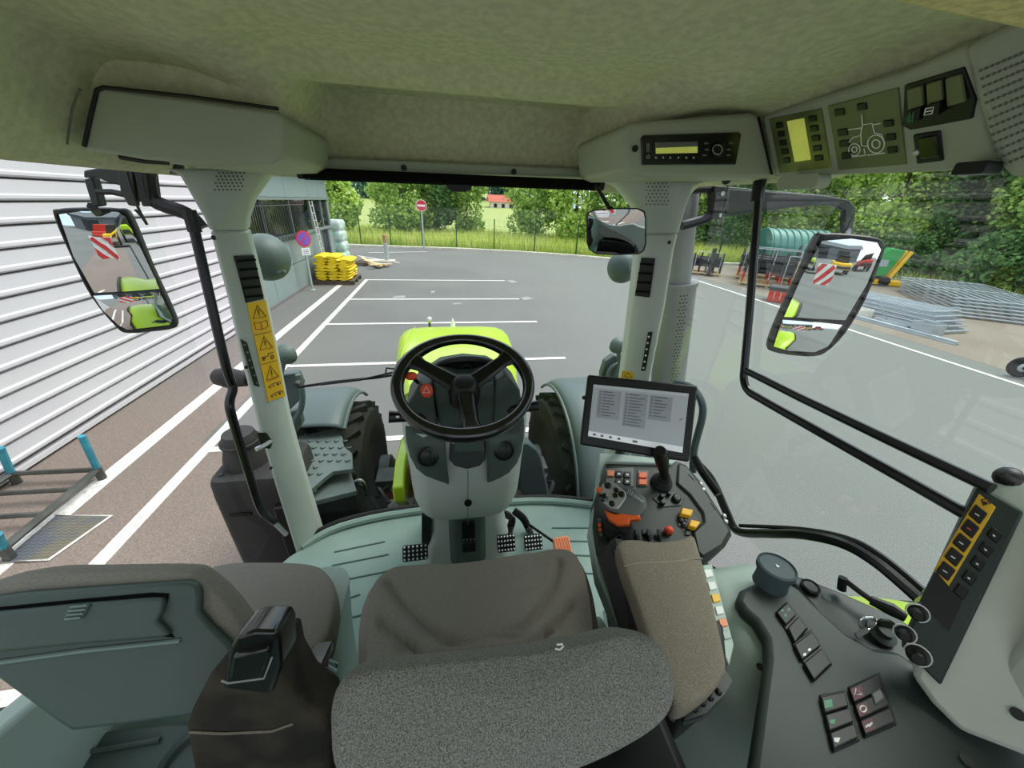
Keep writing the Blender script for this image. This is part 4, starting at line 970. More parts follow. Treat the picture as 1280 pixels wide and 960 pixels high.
# ================================================================== STEERING COLUMN
sc_ = thing('steering_column', 'grey-green steering column console with instrument binnacle', 'steering column', (-0.03, 1.15, FZ))
def col_ring(z, w, y0, y1, r, xc=-0.03, bulge=0.03):
    pts = []
    for x, y in rounded(w, y1-y0, r, 5):
        f_ = (1-(2*x/w)**2)*bulge if y < 0 else 0
        pts.append(Vector((xc+x, (y0+y1)/2+y-f_, z)))
    return pts
# base pedestal
m = MB().loft([col_ring(z, w, a, b, 0.05, -0.03, bu) for z, w, a, b, bu in ((FZ, 0.40, 1.10, 1.36, .03), (FZ+0.03, 0.38, 1.11, 1.36, .03), (1.42, 0.33, 1.14, 1.36, .02), (1.62, 0.31, 1.13, 1.34, .02), (1.72, 0.31, 1.11, 1.34, .02))]); m.build('pedestal', 'cowl_grey', sc_)
m = MB().loft([col_ring(z, 0.15, a, b, 0.03, -0.03, .02) for z, a, b in ((FZ+.02, 1.065, 1.2), (1.42, 1.09, 1.2), (1.60, 1.09, 1.2))]); m.build('centre_cover', 'green_plastic', sc_)
# main cowl (wide shield facing the driver)
lv = [(1.565, 0.22, 1.075, 1.25, .03), (1.575, 0.31, 1.06, 1.27, .035), (1.60, 0.365, 1.045, 1.28, .04), (1.66, 0.39, 1.03, 1.29, .045), (1.74, 0.395, 1.015, 1.29, .045), (1.83, 0.395, 1.0, 1.29, .045), (1.93, 0.41, 0.995, 1.28, .04), (2.00, 0.415, 1.0, 1.26, .035), (2.03, 0.39, 1.03, 1.25, .02)]
m = MB().loft([col_ring(z, w, a, b, min(0.07, w*.3), -0.03, bu) for z, w, a, b, bu in lv]); cw = m.build('cowl', 'cowl_grey', sc_)
def cowl_y(x, z):
    for (z0, w0, a0, _, b0), (z1, w1, a1, _, b1) in zip(lv, lv[1:]):
        if z0 <= z <= z1:
            t_ = (z-z0)/(z1-z0); w = lerp(w0, w1, t_); return lerp(a0, a1, t_)-(1-(2*(x+0.03)/w)**2)*lerp(b0, b1, t_)
    return 1.0
def on_cowl(px, py, d=0.0):
    y = 1.0
    for _ in range(8):
        q = P(px, py, Y=y); y = cowl_y(q.x, q.z)-d
    return P(px, py, Y=y)
def cowl_patch(name, px, mat, d=0.004, n=6, parent=None):
    """patch hugging the cowl: left and right edge polylines of pixels"""
    L, R_ = px
    m = MB().grid(lambda u, v: on_cowl(*[lerp(a, b, u) for a, b in zip(L[int(round(v*(len(L)-1)))], R_[int(round(v*(len(R_)-1)))])], d), n, len(L)-1)
    return m.build(name, mat, parent or sc_, solid=0.006, solid_off=0)
cowl_patch('vent_pod', ([(507, 532), (508, 550), (513, 570), (521, 585), (532, 594), (548, 600), (557, 603)], [(556, 545), (557, 560), (558, 575), (559, 585), (560, 595), (561, 601), (561, 605)]), 'green_plastic')
cowl_patch('vent_pod', ([(609, 545), (609, 560), (609, 575), (609, 585), (609, 594), (609, 598), (609, 602)], [(655, 530), (654, 548), (651, 565), (646, 578), (636, 590), (624, 597), (612, 602)]), 'green_plastic')
for px in ((535, 570), (630, 563)):
    c = on_cowl(*px, 0.006); n = (CAM-c).normalized(); n = Vector((n.x*0.3, -0.9, 0.25)).normalized()
    v = MB().lathe([(0.034, -0.01), (0.034, 0.006), (0.030, 0.009), (0.027, 0.004)], c, n, 24).build('air_vent', 'black', sc_)
    x, y, z = frame(n)
    MB().lathe([(0.026, 0.003), (0.018, 0.010), (0.004, 0.012)], c, n, 20).build('vent_ball', 'dark_plastic', v)
    MB().tube([c+n*0.011+x*0.006+y*(k-4)*0.005 for k in range(9)], 0.002, 5).build('vent_blade', 'black', v)
# dark throat under the wheel
m = MB().prism([on_cowl(x, y, 0.006) for x, y in ((562, 535), (562, 575), (568, 583), (584, 587), (600, 583), (607, 575), (609, 535))], (0, 0.05, 0)); th = m.build('throat', 'dark_plastic', sc_, bevel=0.004)
m = MB().loft([[P(x, y, Y=yy) for x, y in ((570, 535), (602, 535), (606, 565), (567, 565))] for yy in (0.985, 0.95)]); m.build('tilt_cover', 'green_plastic', sc_, bevel=0.006)
MB().tube([on_cowl(585, 588, 0.001), on_cowl(585, 630, 0.001), on_cowl(585, 655, 0.001)], 0.0015, 5).build('seam', 'groove', sc_)
c = on_cowl(585, 628, 0.0); MB().cyl(c, (0, -1, 0.1), 0.013, 0.006, 16).build('plug', 'black', sc_)
# binnacle and upper column cover
def UY(px, py, y): return P(px, py, Y=y)
bn = [UY(x, y, 1.16) for x, y in ((518, 520), (518, 490), (530, 465), (550, 452), (580, 447), (612, 450), (633, 462), (647, 485), (652, 515), (650, 530), (520, 530))]
m = MB().prism(bn, (0, 0.12, -0.03)); bi = m.build('binnacle', 'dark_plastic', sc_, bevel=0.01, seg=3)
m = MB().tube(smooth_path([UY(x, y, 1.145) for x, y in ((536, 470), (550, 456), (580, 449.5), (612, 453), (632, 466))], 4), 0.012, 8); m.build('hood_lip', 'black', sc_)
c = UY(583, 478, 1.152)
m = MB().lathe([(0.0, 0.0), (0.075, 0.001), (0.080, 0.004), (0.080, -0.01)], c, (0, -0.95, 0.3), 32); m.build('dial', 'black_gloss', sc_)
for px in ((560, 470), (605, 468), (583, 462)):
    c2 = UY(*px, 1.145); MB().tube([c2+Vector((0.018*math.cos(a*PI/8), -0.003, 0.018*math.sin(a*PI/8))) for a in range(17)], 0.0012, 4).build('gauge_ring', 'grey_button', sc_)
up_ = [UY(x, y, 0.985) for x, y in ((540, 480), (552, 476), (575, 482), (600, 480), (618, 474), (621, 490), (620, 530), (612, 548), (560, 548), (548, 528))]
m = MB().prism(up_, (0, 0.17, -0.02)); m.build('column_cover', 'green_plastic', sc_, bevel=0.012, seg=3)
m = MB().prism([UY(x, y, 0.975) for x, y in ((620, 478), (634, 471), (650, 488), (656, 528), (652, 540), (616, 546))], (0, 0.16, -0.01)); m.build('side_cover', 'green_plastic', sc_, bevel=0.006)
m = MB().prism([UY(x, y, 0.975) for x, y in ((507, 508), (524, 481), (540, 480), (548, 546), (514, 542))], (0, 0.16, -0.01)); m.build('side_cover', 'green_plastic', sc_, bevel=0.006)
# stalks and switches
st_ = MB().tube([UY(543, 521, 1.0), UY(515, 521, 0.965), UY(486, 521, 0.96)], [0.010, 0.014, 0.018], 10).build('indicator_stalk', 'black', sc_)
MB().rod(UY(495, 521, 0.944), UY(499, 521, 0.944), 0.003, 6).build('print', 'white_mark', st_)
MB().tube([UY(625, 513, 1.0), UY(645, 511, 0.97), UY(673, 507, 0.96)], [0.010, 0.013, 0.017], 10).build('shuttle_stalk', 'black', sc_)
MB().ball(UY(514, 470, 1.0), 0.015, 8, (1.2, 1, .8)).build('orange_lever_knob', 'red', sc_)
MB().tube([UY(516, 472, 1.0), UY(535, 490, 1.02)], 0.006, 6).build('lever_stem', 'black', sc_)
hz_ = MB().lathe([(0.020, 0), (0.020, 0.006), (0.015, 0.012), (0.002, 0.014)], UY(534, 488, 0.968), (-0.5, -0.8, 0.3), 18).build('hazard_button', 'red', sc_)
MB().tube([UY(x, y, 0.948) for x, y in ((533, 483), (537, 491), (529, 491))], 0.0012, 4, closed=True).build('print', 'white_mark', hz_)
# ---- steering wheel
WC = UY(580.5, 477, 0.960); WN = Vector((0.0, -0.36, 0.93)).normalized(); wx = Vector((1, 0.02, 0)); wy = WN.cross(wx).normalized(); wx = wy.cross(WN)
sw_ = thing('steering_wheel', 'black three-spoke steering wheel on the grey column', 'steering wheel', WC)
RW = 0.186
def wp(a, r, h=0.0): return WC+(wx*math.cos(a)+wy*math.sin(a))*r+WN*h
m = MB().tube([wp(2*PI*k/64, RW) for k in range(64)], [0.0185+0.0022*math.cos(3*(2*PI*k/64)-3*math.radians(30)) for k in range(64)], 12, closed=True); m.build('rim', 'black_gloss', sw_)
HC = WC-WN*0.028
for ang, nm in ((147, 'spoke'), (33, 'spoke'), (272, 'spoke')):
    a = math.radians(ang); inner = HC+(wx*math.cos(a)+wy*math.sin(a))*0.03; mid = HC+(wx*math.cos(a)+wy*math.sin(a))*0.10+WN*0.012; outer = wp(a, RW)
    rr = []
    for k in range(9):
        t_ = k/8; q = (1-t_)**2*inner+2*t_*(1-t_)*mid+t_*t_*outer; d = (wx*math.cos(a)+wy*math.sin(a)); s_ = wx*-math.sin(a)+wy*math.cos(a)
        wdt = lerp(0.032, 0.022, t_)+0.018*ss(0.75, 1, t_); rr.append([q+s_*wdt+WN*.003, q+s_*wdt*.6+WN*0.015, q-s_*wdt*.6+WN*0.015, q-s_*wdt+WN*.003, q-s_*wdt*.6-WN*0.008, q+s_*wdt*.6-WN*0.008])
    m = MB().loft(rr); m.build('spoke', 'black_tube', sw_, bevel=0.003)
m = MB().lathe([(0.045, -0.05), (0.047, -0.012), (0.040, 0.014), (0.032, 0.026), (0.024, 0.030), (0.002, 0.031)], HC, WN, 20); m.build('hub', 'black', sw_)
m = MB().loft([[HC+wx*x-wy*(0.042+t_*0.075)+WN*(0.022+z) for x, z in ((-0.018+.004*t_, 0), (-0.014+.004*t_, 0.010), (0.014-.004*t_, 0.010), (0.018-.004*t_, 0))] for t_ in (0, 0.33, 0.66, 1)]); m.build('spoke_insert', 'black_gloss', sw_)

demote(sw_, sc_)
# ================================================================== PEDALS
def pedal(label, px, w, h, arm, nub=True, mat='black', side=0):
    c = P(*px, Z=FZ+0.12); n = Vector((0, -0.75, 0.66)).normalized(); y = Vector((0, 0.66, 0.75)); x = Vector((1, 0, 0))
    t = thing('foot_pedal', label, 'pedal', Vector((c.x, c.y, FZ)), 'foot pedals')
    m = MB().slab(c, x, y, w, h, 0.008, 0.014); p = m.build('pad', mat, t, bevel=0.002)
    if nub:
        for i in range(6):
            for j in range(4):
                q = c+x*(-w/2+w*(i+.5)/6)+y*(-h/2+h*(j+.5)/4); MB().box(q+n*0.001, (0.006, 0.006, 0.006)).build('grip_stud', 'silver', p)
    if label.startswith('black studded clutch'): MB().prism([P(a, b, Y=1.13) for a, b in ((527, 645), (539, 647), (538, 698), (527, 690))], (0, 0.02, 0)).build('arm', 'black', t, bevel=0.003)
    elif arm: m = MB().tube(smooth_path([c-n*0.01]+[P(a, b, Y=yy) for a, b, yy in arm], 4), 0.017, 8, flat=0.6); m.build('arm', 'black', t)
    return t
pedal('black studded clutch pedal on the left of the column', (519, 691), 0.098, 0.06, [(532, 672, 1.19), (534, 655, 1.22)])
pedal('black studded brake pedal nearer the column, one of a pair', (633, 679), 0.075, 0.068, [(637, 662, 1.20), (640, 648, 1.22), (630, 642, 1.25)])
pedal('black studded brake pedal on the right of its pair', (667, 678), 0.075, 0.062, [(661, 662, 1.20), (654, 648, 1.22), (642, 638, 1.25)])
t = thing('foot_pedal', 'orange-brown ribbed accelerator pedal on the cab floor', 'pedal', P(705, 686, Z=FZ), 'foot pedals')
c = P(704, 686, Z=FZ+0.05); m = MB().slab(c, (1, 0.05, 0), (0, 0.8, 0.45), 0.075, 0.10, 0.012, 0.02); p = m.build('pad', 'orange_soft', t, bevel=0.003)
for k in range(9):
    q = c+Vector((-0.030+0.0075*k, 0, 0.001)); MB().rod(q-Vector((0, 0.036, 0.020)), q+Vector((0, 0.036, 0.020)), 0.0022, 5).build('rib', 'orange_soft', p)
MB().tube([c+Vector((-.03, .04, .0)), P(660, 655, Z=FZ+0.14)], 0.006, 6).build('link_rod', 'black', t)
# centre stud plate below the column
t = thing('foot_rest', 'dark studded foot plate at the base of the steering column', 'foot rest', P(586, 685, Z=FZ))
c = P(586, 672, Y=1.05); m = MB().slab(c, (1, 0, 0), (0, 0.3, 0.95), 0.055, 0.13, 0.006, 0.02); p = m.build('plate', 'black', t, bevel=0.003)
for i in range(4):
    for j in range(4): MB().box(c+Vector((-0.020+0.0135*i, -0.004-0.0105*(2-j)*0, -0.055+0.016*j)), (0.006, 0.006, 0.007)).build('grip_stud', 'grey_button', p)

# ================================================================== TOUCHSCREEN TERMINAL
MO = P(800, 522, Y=0.80); MX = Vector((0.93, -0.30, -0.02)).normalized(); MN = Vector((-0.28, -0.80, 0.53)).normalized(); MY = MN.cross(MX).normalized()
fM = Face(MO, MN)
mt = thing('touchscreen_terminal', 'large black touchscreen terminal showing a pale menu', 'screen', P(800, 580, Y=0.84))
scr = [(735, 468), (873, 482), (862, 578), (725, 556)]
m = MB().prism([fM.at(*p) for p in scr], -fM.n*0.035); m.build('housing', 'black', mt, bevel=0.006, seg=3)
def spt(u, v): return (lerp(lerp(742, 861, u), lerp(735, 853, u), v), lerp(lerp(480.5, 492, u), lerp(545, 566, u), v))
def srect(name, u0, v0, u1, v1, mat, d, par): return fM.plate(name, [spt(u0, v0), spt(u1, v0), spt(u1, v1), spt(u0, v1)], mat, par, d, 0.0008)
dsp = srect('display', 0, 0, 1, 1, 'screen', 0.001, mt)
M('screen_bar', (196, 200, 202), 0.3, emit=0.3); M('screen_bg2', (158, 164, 168), 0.3, emit=0.2)
srect('status_bar', 0, 0, 1, 0.05, 'screen_bg2', 0.0016, dsp); srect('tool_bar', 0, 0.90, 1, 1, 'screen_bar', 0.0016, dsp)
random.seed(3)
for ci, (u0, u1, v0, v1) in enumerate(((0.06, 0.30, 0.09, 0.62), (0.34, 0.58, 0.09, 0.70), (0.60, 0.84, 0.09, 0.52))):
    srect('menu_column', u0, v0, u1, v1, 'screen_box', 0.0016, dsp)
    n = int((v1-v0)/0.055)
    for k in range(n):
        v = v0+0.02+k*0.055; srect('menu_row', u0+0.05, v, u0+0.05+random.uniform(.08, .16), v+0.018, 'screen_text', 0.0022, dsp); srect('menu_icon', u0+0.015, v, u0+0.032, v+0.022, 'screen_text', 0.0022, dsp)
for k, u in enumerate((0.05, 0.13, 0.22, 0.31, 0.47)): srect('tool_icon', u, 0.93, u+(0.03 if k < 4 else 0.05), 0.97, 'screen_text', 0.0022, dsp)
fM.wire('tick_mark', [spt(0.93, 0.44), spt(0.945, 0.46), spt(0.97, 0.42)], 'screen_text', dsp, 0.002, 0.0009)
for px in ((730, 497),): MB().ball(fM.at(*px, -0.012), 0.006, 5).build('side_button', 'black', mt)
m = MB().tube([fM.at(790, 530, -0.05), P(775, 566, Y=0.97), P(772, 584, Y=0.95)], 0.016, 8); m.build('mount_arm', 'black', mt)

# ================================================================== ARMREST CONSOLE
AZ = 1.86
ac = thing('armrest_console', 'driver armrest console with fabric pad, drive lever and buttons', 'console', P(820, 720, Z=1.5))
AN = Vector((-0.05, -0.30, 0.95)).normalized(); fA = Face(P(810, 640, Z=AZ), AN)
def AP(x, y, d=0.0): return fA.at(x, y, d)
body = [(752, 597), (757, 577), (770, 570), (846, 575), (858, 580), (876, 600), (897, 632), (914, 660), (916, 668), (908, 682), (880, 705), (866, 700), (790, 700), (760, 704), (747, 690), (742, 655), (745, 620)]
m = MB().prism([AP(x, y) for x, y in body], -AN*0.10); m.build('body', 'panel_dark', ac, bevel=0.010, seg=3)
m = MB().prism([AP(x, y, 0.008) for x, y in ((848, 578), (860, 583), (880, 610), (899, 640), (914, 664), (904, 682), (880, 697), (872, 690), (866, 664), (880, 652), (878, 640), (862, 618), (846, 604))], -AN*0.03); m.build('raised_border', 'dark_plastic', ac, bevel=0.006)
m = MB().prism([AP(x, y, -0.02) for x, y in ((746, 640), (752, 610), (758, 590), (768, 568), (750, 566), (748, 600), (738, 660), (748, 720), (776, 790), (790, 790), (760, 704))], -AN*0.06); m.build('side_skirt', 'pale_panel', ac, bevel=0.004)
m = MB().prism([AP(x, y, 0.012) for x, y in ((764, 566), (846, 575), (840, 580), (757, 577))], -AN*0.03); m.build('front_lip', 'pale_panel', ac, bevel=0.004)
# button plate
bp = fA.plate('button_plate', [(757, 585), (793, 584), (792, 608), (757, 606)], 'grey_button', ac, 0.004, 0.006, 0.002)
for k, (x, y, mt_) in enumerate(((763.5, 591, 'orange_soft'), (774, 592, 'black'), (784.5, 593, 'black'), (774, 602, 'black'), (784.5, 601.5, 'black'))):
    b_ = fA.plate('button', [(x-4.2, y-3.8), (x+4.2, y-3.4), (x+4.2, y+3.8), (x-4.2, y+3.6)], mt_, bp, 0.010, 0.006, 0.0015)
    if mt_ == 'black': fA.plate('button_mark', [(x-1.6, y-1), (x+1.6, y-0.6), (x+1.2, y+1.2), (x-1.6, y+1)], 'white_mark', bp, 0.0105, 0.0006)
bp = fA.plate('button_plate', [(797, 587), (811, 588), (810, 608), (796, 607)], 'grey_button', ac, 0.004, 0.006, 0.002)
for y in (593.5, 602): fA.plate('button', [(799, y-3.6), (809, y-3.2), (808.6, y+3.6), (798.6, y+3.2)], 'orange', bp, 0.010, 0.006, 0.0015)
# small joystick
c = AP(827, 603, 0.005)
js = MB().lathe([(0.032, 0), (0.031, 0.006), (0.024, 0.010), (0.026, 0.014), (0.019, 0.020), (0.020, 0.026), (0.015, 0.032), (0.014, 0.04)], c, AN, 20).build('joystick_boot', 'rubber', ac)
q = c+AN*0.03; tip = P(825, 563, Y=q.y-0.07)
m = MB().tube([q, lerp(q, tip, .3), lerp(q, tip, .55), lerp(q, tip, .9), tip], [0.012, 0.014, 0.018, 0.020, 0.014], 12); m.build('small_joystick', 'black', ac)
# drive lever (multi-function grip)
g0 = AP(773, 663, 0.003)
m = MB().lathe([(0.040, 0), (0.042, 0.006), (0.036, 0.012), (0.037, 0.018), (0.028, 0.026), (0.022, 0.04)], g0, AN, 22); m.build('lever_boot', 'rubber', ac)
GO = P(779, 625, Y=0.70); GN = Vector((-0.42, -0.42, 0.80)).normalized(); fG = Face(GO, GN)
gout = [(748, 618), (750, 607), (758, 600), (766, 601), (782, 606), (797, 613), (807, 622), (809, 632), (803, 642), (796, 646), (786, 645), (772, 642), (760, 638), (752, 630)]
m = pillow([fG.at(x, y) for x, y in gout], GN, 0.040, 0.004, 4, under=0.7); m.build('lever_grip', 'grey_button', ac, sharp=60)
fp = fG.plate('lever_face', [(750, 615), (753, 606), (760, 601), (770, 605), (782, 615), (783, 622), (773, 636), (764, 636), (754, 628)], 'silver', ac, 0.008, 0.006, 0.002)
for x, y, r in ((760, 607, 0.010), (754.5, 622, 0.012), (770, 613, 0.007), (769, 620, 0.007), (777, 618, 0.009), (765, 630, 0.008)):
    MB().lathe([(r, 0), (r, 0.006), (r*.7, 0.009), (0.001, 0.010)], fG.at(x, y, 0.008), GN, 12).build('thumb_button', 'black_gloss', fp)
MB().lathe([(0.008, 0), (0.008, 0.006), (0.001, 0.009)], fG.at(749.5, 613, 0.004), GN, 12).build('orange_button', 'orange', ac)
for k in range(9): MB().rod(fG.at(786+2.3*k, 611+2.0*k, 0.006), fG.at(780+2.3*k+4, 611+1.2*k+6, 0.007), 0.0012, 5).build('grip_rib', 'silver', ac)
m = MB().prism([fG.at(x, y, 0.0) for x, y in ((755, 637), (770, 643), (784, 638), (801, 644), (799, 649), (787, 650), (786, 656), (772, 658), (760, 649))], -GN*0.03); oc2 = m.build('lever_base', 'orange', ac, bevel=0.004)
MB().tube([fG.at(776+3*math.cos(a*PI/5), 651+3*math.sin(a*PI/5), -0.017) for a in range(10)], 0.0012, 4, closed=True).build('print', 'white_mark', oc2)
# left edge slider buttons
for x, y, mt_ in ((749, 650, 'grey_button'), (749.5, 656, 'orange'), (750, 662, 'orange'), (751, 668, 'grey_button')): fA.plate('edge_button', [(x-2, y-2.4), (x+2, y-2.4), (x+2.2, y+2.4), (x-1.8, y+2.4)], mt_, ac, 0.004, 0.004, 0.001)
# spool levers behind the pad
for x, mt_ in ((777, 'blue_button'), (797, 'wood_light'), (812, 'green_plastic'), (825, 'green_plastic')):
    m = MB().tube([AP(x, 676, -0.005), AP(x-1, 668, 0.012), AP(x-2, 662, 0.014)], [0.010, 0.008, 0.006], 8, flat=0.6); m.build('spool_lever', mt_ if mt_ == 'blue_button' else 'dark_plastic', ac)
fA.plate('mode_button', [(803, 661), (815, 662), (814, 669), (803, 668)], 'black', ac, 0.004, 0.006, 0.001)
MB().ball(AP(836, 663, 0.012), 0.014, 7, (1, .8, .9)).build('red_lever_knob', 'red', ac); MB().rod(AP(838, 668, 0), AP(836, 663, 0.012), 0.005, 6).build('red_lever_stem', 'black', ac)
m = MB().prism([AP(x, y, 0.003) for x, y in ((815, 622), (842, 613), (856, 622), (852, 632), (828, 634))], -AN*0.006); kp_ = m.build('knob_plate', 'dark_plastic', ac, bevel=0.002)
for x, y, r in ((826, 622, .007), (827, 630, .008), (835, 619, .006), (845, 624, .013)): MB().lathe([(r, 0), (r, 0.010), (r*.7, 0.014), (0.001, 0.0145)], AP(x, y, 0.003), AN, 12).build('rotary_knob', 'black', kp_)
m = MB().prism([AP(x, y, 0.003) for x, y in ((846, 650), (853, 633), (867, 637), (877, 655), (870, 662), (848, 658))], -AN*0.006); m.build('lever_recess', 'black', ac, bevel=0.002)
for px in (((853, 634), (867, 637), (864, 645), (851, 642)), ((864, 649), (876, 652), (871, 660), (861, 657))):
    m = MB().prism([AP(x, y, 0.024) for x, y in px], -AN*0.02); m.build('yellow_lever', 'yellow', ac, bevel=0.003)
for x, y in ((852, 650), (857, 651), (855, 655)): MB().ball(AP(x, y, 0.008), 0.006, 5).build('centre_knob', 'grey_button', ac)
fA.plate('small_switch', [(858, 663), (864, 663), (863, 668), (857, 668)], 'grey_button', ac, 0.006, 0.004, 0.001)
for x, y in ((876, 605), (879, 612), (905, 645), (907, 652)): MB().ball(AP(x, y, 0.004), 0.007, 5).build('side_connector', 'silver', ac)
for a, b in (((861, 592), (868, 600)), ((889, 628), (895, 637))): MB().rod(AP(*a, 0.009), AP(*b, 0.009), 0.0018, 5).build('edge_slot', 'grey_button', ac)
m = MB().tube([AP(868, 572, -0.03), AP(878, 590, -0.03), AP(898, 618, -0.03)], 0.013, 8); m.build('side_rail', 'black_tube', ac)
# pad
PZ = 1.925
out = closed_smooth([P(x, y, Z=PZ) for x, y in ((772, 676), (790, 672), (820, 675), (850, 672), (866, 667), (873, 682), (886, 728), (898, 778), (909, 828), (906, 842), (890, 862), (862, 882), (846, 884), (836, 868), (815, 812), (795, 752), (776, 700))], 4)
m = pillow(out, (0, 0, 1), 0.055, 0.006, 8); m.build('arm_pad', 'arm_fabric', ac, sharp=70)
MB().tube(smooth_path([P(x, y, Z=PZ+0.003) for x, y in ((780, 708), (800, 704), (840, 702), (870, 698), (878, 698))], 4), 0.0014, 5).build('pad_seam', 'stitch', ac)
m = MB().prism([P(x, y, Z=PZ-0.05) for x, y in ((768, 690), (762, 676), (776, 666), (790, 700), (832, 820), (858, 896), (880, 888), (902, 866), (912, 850), (906, 840), (860, 872), (800, 740))], (0, 0, -0.025)); m.build('pad_shell', 'dark_plastic', ac, bevel=0.004)
m = MB().prism([P(x, y, Z=PZ-0.06) for x, y in ((770, 680), (905, 780), (912, 850), (856, 896), (800, 775))], (0, 0, -0.10)); m.build('arm_frame', 'tank_black', ac, bevel=0.008)
fS = Face(P(780, 735, Z=1.83), (-0.8, -0.25, 0.5)); fS.plate('arm_side', [(746, 698), (754, 684), (769, 672), (803, 790), (774, 790), (760, 740)], 'tank_black', ac, 0.0, 0.03, 0.004)
for k in range(4): MB().ball(P(868+10*k, 886-7*k, Z=PZ-0.05), 0.006, 5).build('shell_clip', 'black', ac)
m = MB().prism([P(x, y, Z=1.80) for x, y in ((770, 690), (784, 700), (812, 770), (800, 782), (776, 720))], (0, 0, -0.22)); m.build('bracket', 'tank_black', ac, bevel=0.006)
# button strip on the outer flank of the pad
fs = Face(P(895, 760, Z=1.86), (0.1, -0.1, 0.97))
sp_ = fs.plate('side_button_strip', [(878, 706), (890, 704), (918, 806), (912, 832), (896, 800)], 'pale_panel', ac, 0.0, 0.02, 0.003)
for k, mt_ in enumerate(('white_mark', 'white_mark', 'label_yellow', 'white_mark', 'orange_soft', 'pale_panel')):
    x, y = lerp(884, 908, k/5.2), lerp(716, 796, k/5.2); fs.plate('button', [(x-4, y-4), (x+5, y-5), (x+8, y+4), (x-1, y+6)], mt_, sp_, 0.004, 0.005, 0.001)

# ================================================================== SIDE CONSOLE (right)
SZ = 1.87
sd_ = thing('side_console', 'dark grey-green side console with rocker switches beside the right window', 'console', P(1040, 860, Z=1.6))
top = [(921, 748), (926, 736), (945, 727), (985, 726), (1000, 735), (1030, 765), (1058, 790), (1090, 808), (1122, 812), (1140, 825), (1170, 850), (1230, 860), (1300, 880), (1300, 1050), (925, 1050), (938, 960), (950, 880), (959, 820), (957, 795), (945, 775), (930, 762)]
m = MB().prism([P(x, y, Z=SZ) for x, y in top], (0, 0, -0.035)); m.build('body', 'console_dark', sd_, bevel=0.012, seg=3)
m = MB().prism([P(x, y, Z=SZ-0.018) for x, y in ((982, 716), (1005, 722), (1046, 738), (1088, 756), (1125, 773), (1165, 800), (1135, 835), (1090, 815), (1055, 795), (1025, 768))], (0, 0, -0.12)); m.build('rear_tray', 'dark_plastic', sd_, bevel=0.006)
def rocker(px, marks, mat='black'):
    fz = Face(P(*px[0], Z=SZ), (0, 0, 1)); r = fz.plate('rocker_bezel', px, 'black', sd_, 0.004, 0.010, 0.002); return fz, r
fz, r = rocker([(969, 765), (984, 751), (1011, 785), (994, 806)], None)
for q in ([(971, 765), (984, 753), (996, 768), (983, 781)], [(985, 784), (998, 770), (1009, 785), (994, 803)]): fz.plate('rocker_switch', q, 'black', r, 0.010, 0.008, 0.002)
for x, y in ((978, 763), (982, 769), (986, 762)): fz.plate('print', [(x-1.6, y-1.6), (x+1.6, y-1.6), (x+1.6, y+1.6), (x-1.6, y+1.6)], 'green_button', r, 0.0106, 0.0006)
fz, r = rocker([(990, 804), (1015, 786), (1041, 830), (1018, 852)], None)
for q in ([(993, 805), (1015, 789), (1026, 807), (1003, 825)], [(1005, 828), (1027, 810), (1039, 830), (1018, 850)]): fz.plate('rocker_switch', q, 'black', r, 0.010, 0.008, 0.002)
for x, y in ((1006, 818), (1012, 812)): fz.plate('print', [(x-1.8, y-1.2), (x+1.8, y-2), (x+1.8, y+1.2), (x-1.8, y+2)], 'white_mark', r, 0.0106, 0.0006)
fz, r = rocker([(1024, 868), (1058, 862), (1076, 925), (1042, 940)], None)
for k, mk in enumerate(('green_button', 'green_button', 'white_mark')):
    a, b = k/3, (k+1)/3-0.02
    q = [(lerp(1026, 1043, a), lerp(870, 938, a)), (lerp(1056, 1074, a), lerp(864, 923, a)), (lerp(1056, 1074, b), lerp(864, 923, b)), (lerp(1026, 1043, b), lerp(870, 938, b))]
    fz.plate('rocker_switch', q, 'black', r, 0.010, 0.008, 0.002); cx, cy = q[0][0]+9, (q[0][1]+q[3][1])/2-1
    fz.plate('print', [(cx-5, cy-4), (cx+5, cy-6), (cx+6, cy+4), (cx-4, cy+6)] if k == 0 else [(cx-4, cy-3), (cx+4, cy-3), (cx+2, cy+3), (cx-3, cy+2)], mk, r, 0.0106, 0.0006)
fz, r = rocker([(1060, 858), (1100, 840), (1122, 905), (1082, 922)], None)
for k in range(3):
    a, b = k/3, (k+1)/3-0.02
    q = [(lerp(1062, 1083, a), lerp(859, 920, a)), (lerp(1098, 1120, a), lerp(842, 904, a)), (lerp(1098, 1120, b), lerp(842, 904, b)), (lerp(1062, 1083, b), lerp(859, 920, b))]
    fz.plate('rocker_switch', q, 'black', r, 0.010, 0.008, 0.002); cx, cy = q[0][0]+10, (q[0][1]+q[3][1])/2-3
    fz.plate('print_field', [(cx-9, cy-4), (cx+4, cy-9), (cx+9, cy+5), (cx-4, cy+10)], 'print_magenta', r, 0.0104, 0.0006)
    if k == 0: fz.wire('hazard_triangle', [(cx-4, cy+4), (cx+5, cy+2), (cx-2, cy-5)], 'white_mark', r, 0.011, 0.001, True)
    elif k == 1: fz.wire('beacon_mark', [(cx+4*math.cos(a_*PI/5), cy+4*math.sin(a_*PI/5)) for a_ in range(10)], 'white_mark', r, 0.011, 0.001, True)
    else: fz.wire('bolt_mark', [(cx-4, cy+3), (cx, cy-1), (cx, cy+2), (cx+4, cy-3)], 'white_mark', r, 0.011, 0.001)
fz.plate('grey_cap', [(1090, 866), (1101, 860), (1106, 872), (1095, 880)], 'grey_button', r, 0.014, 0.006, 0.002)
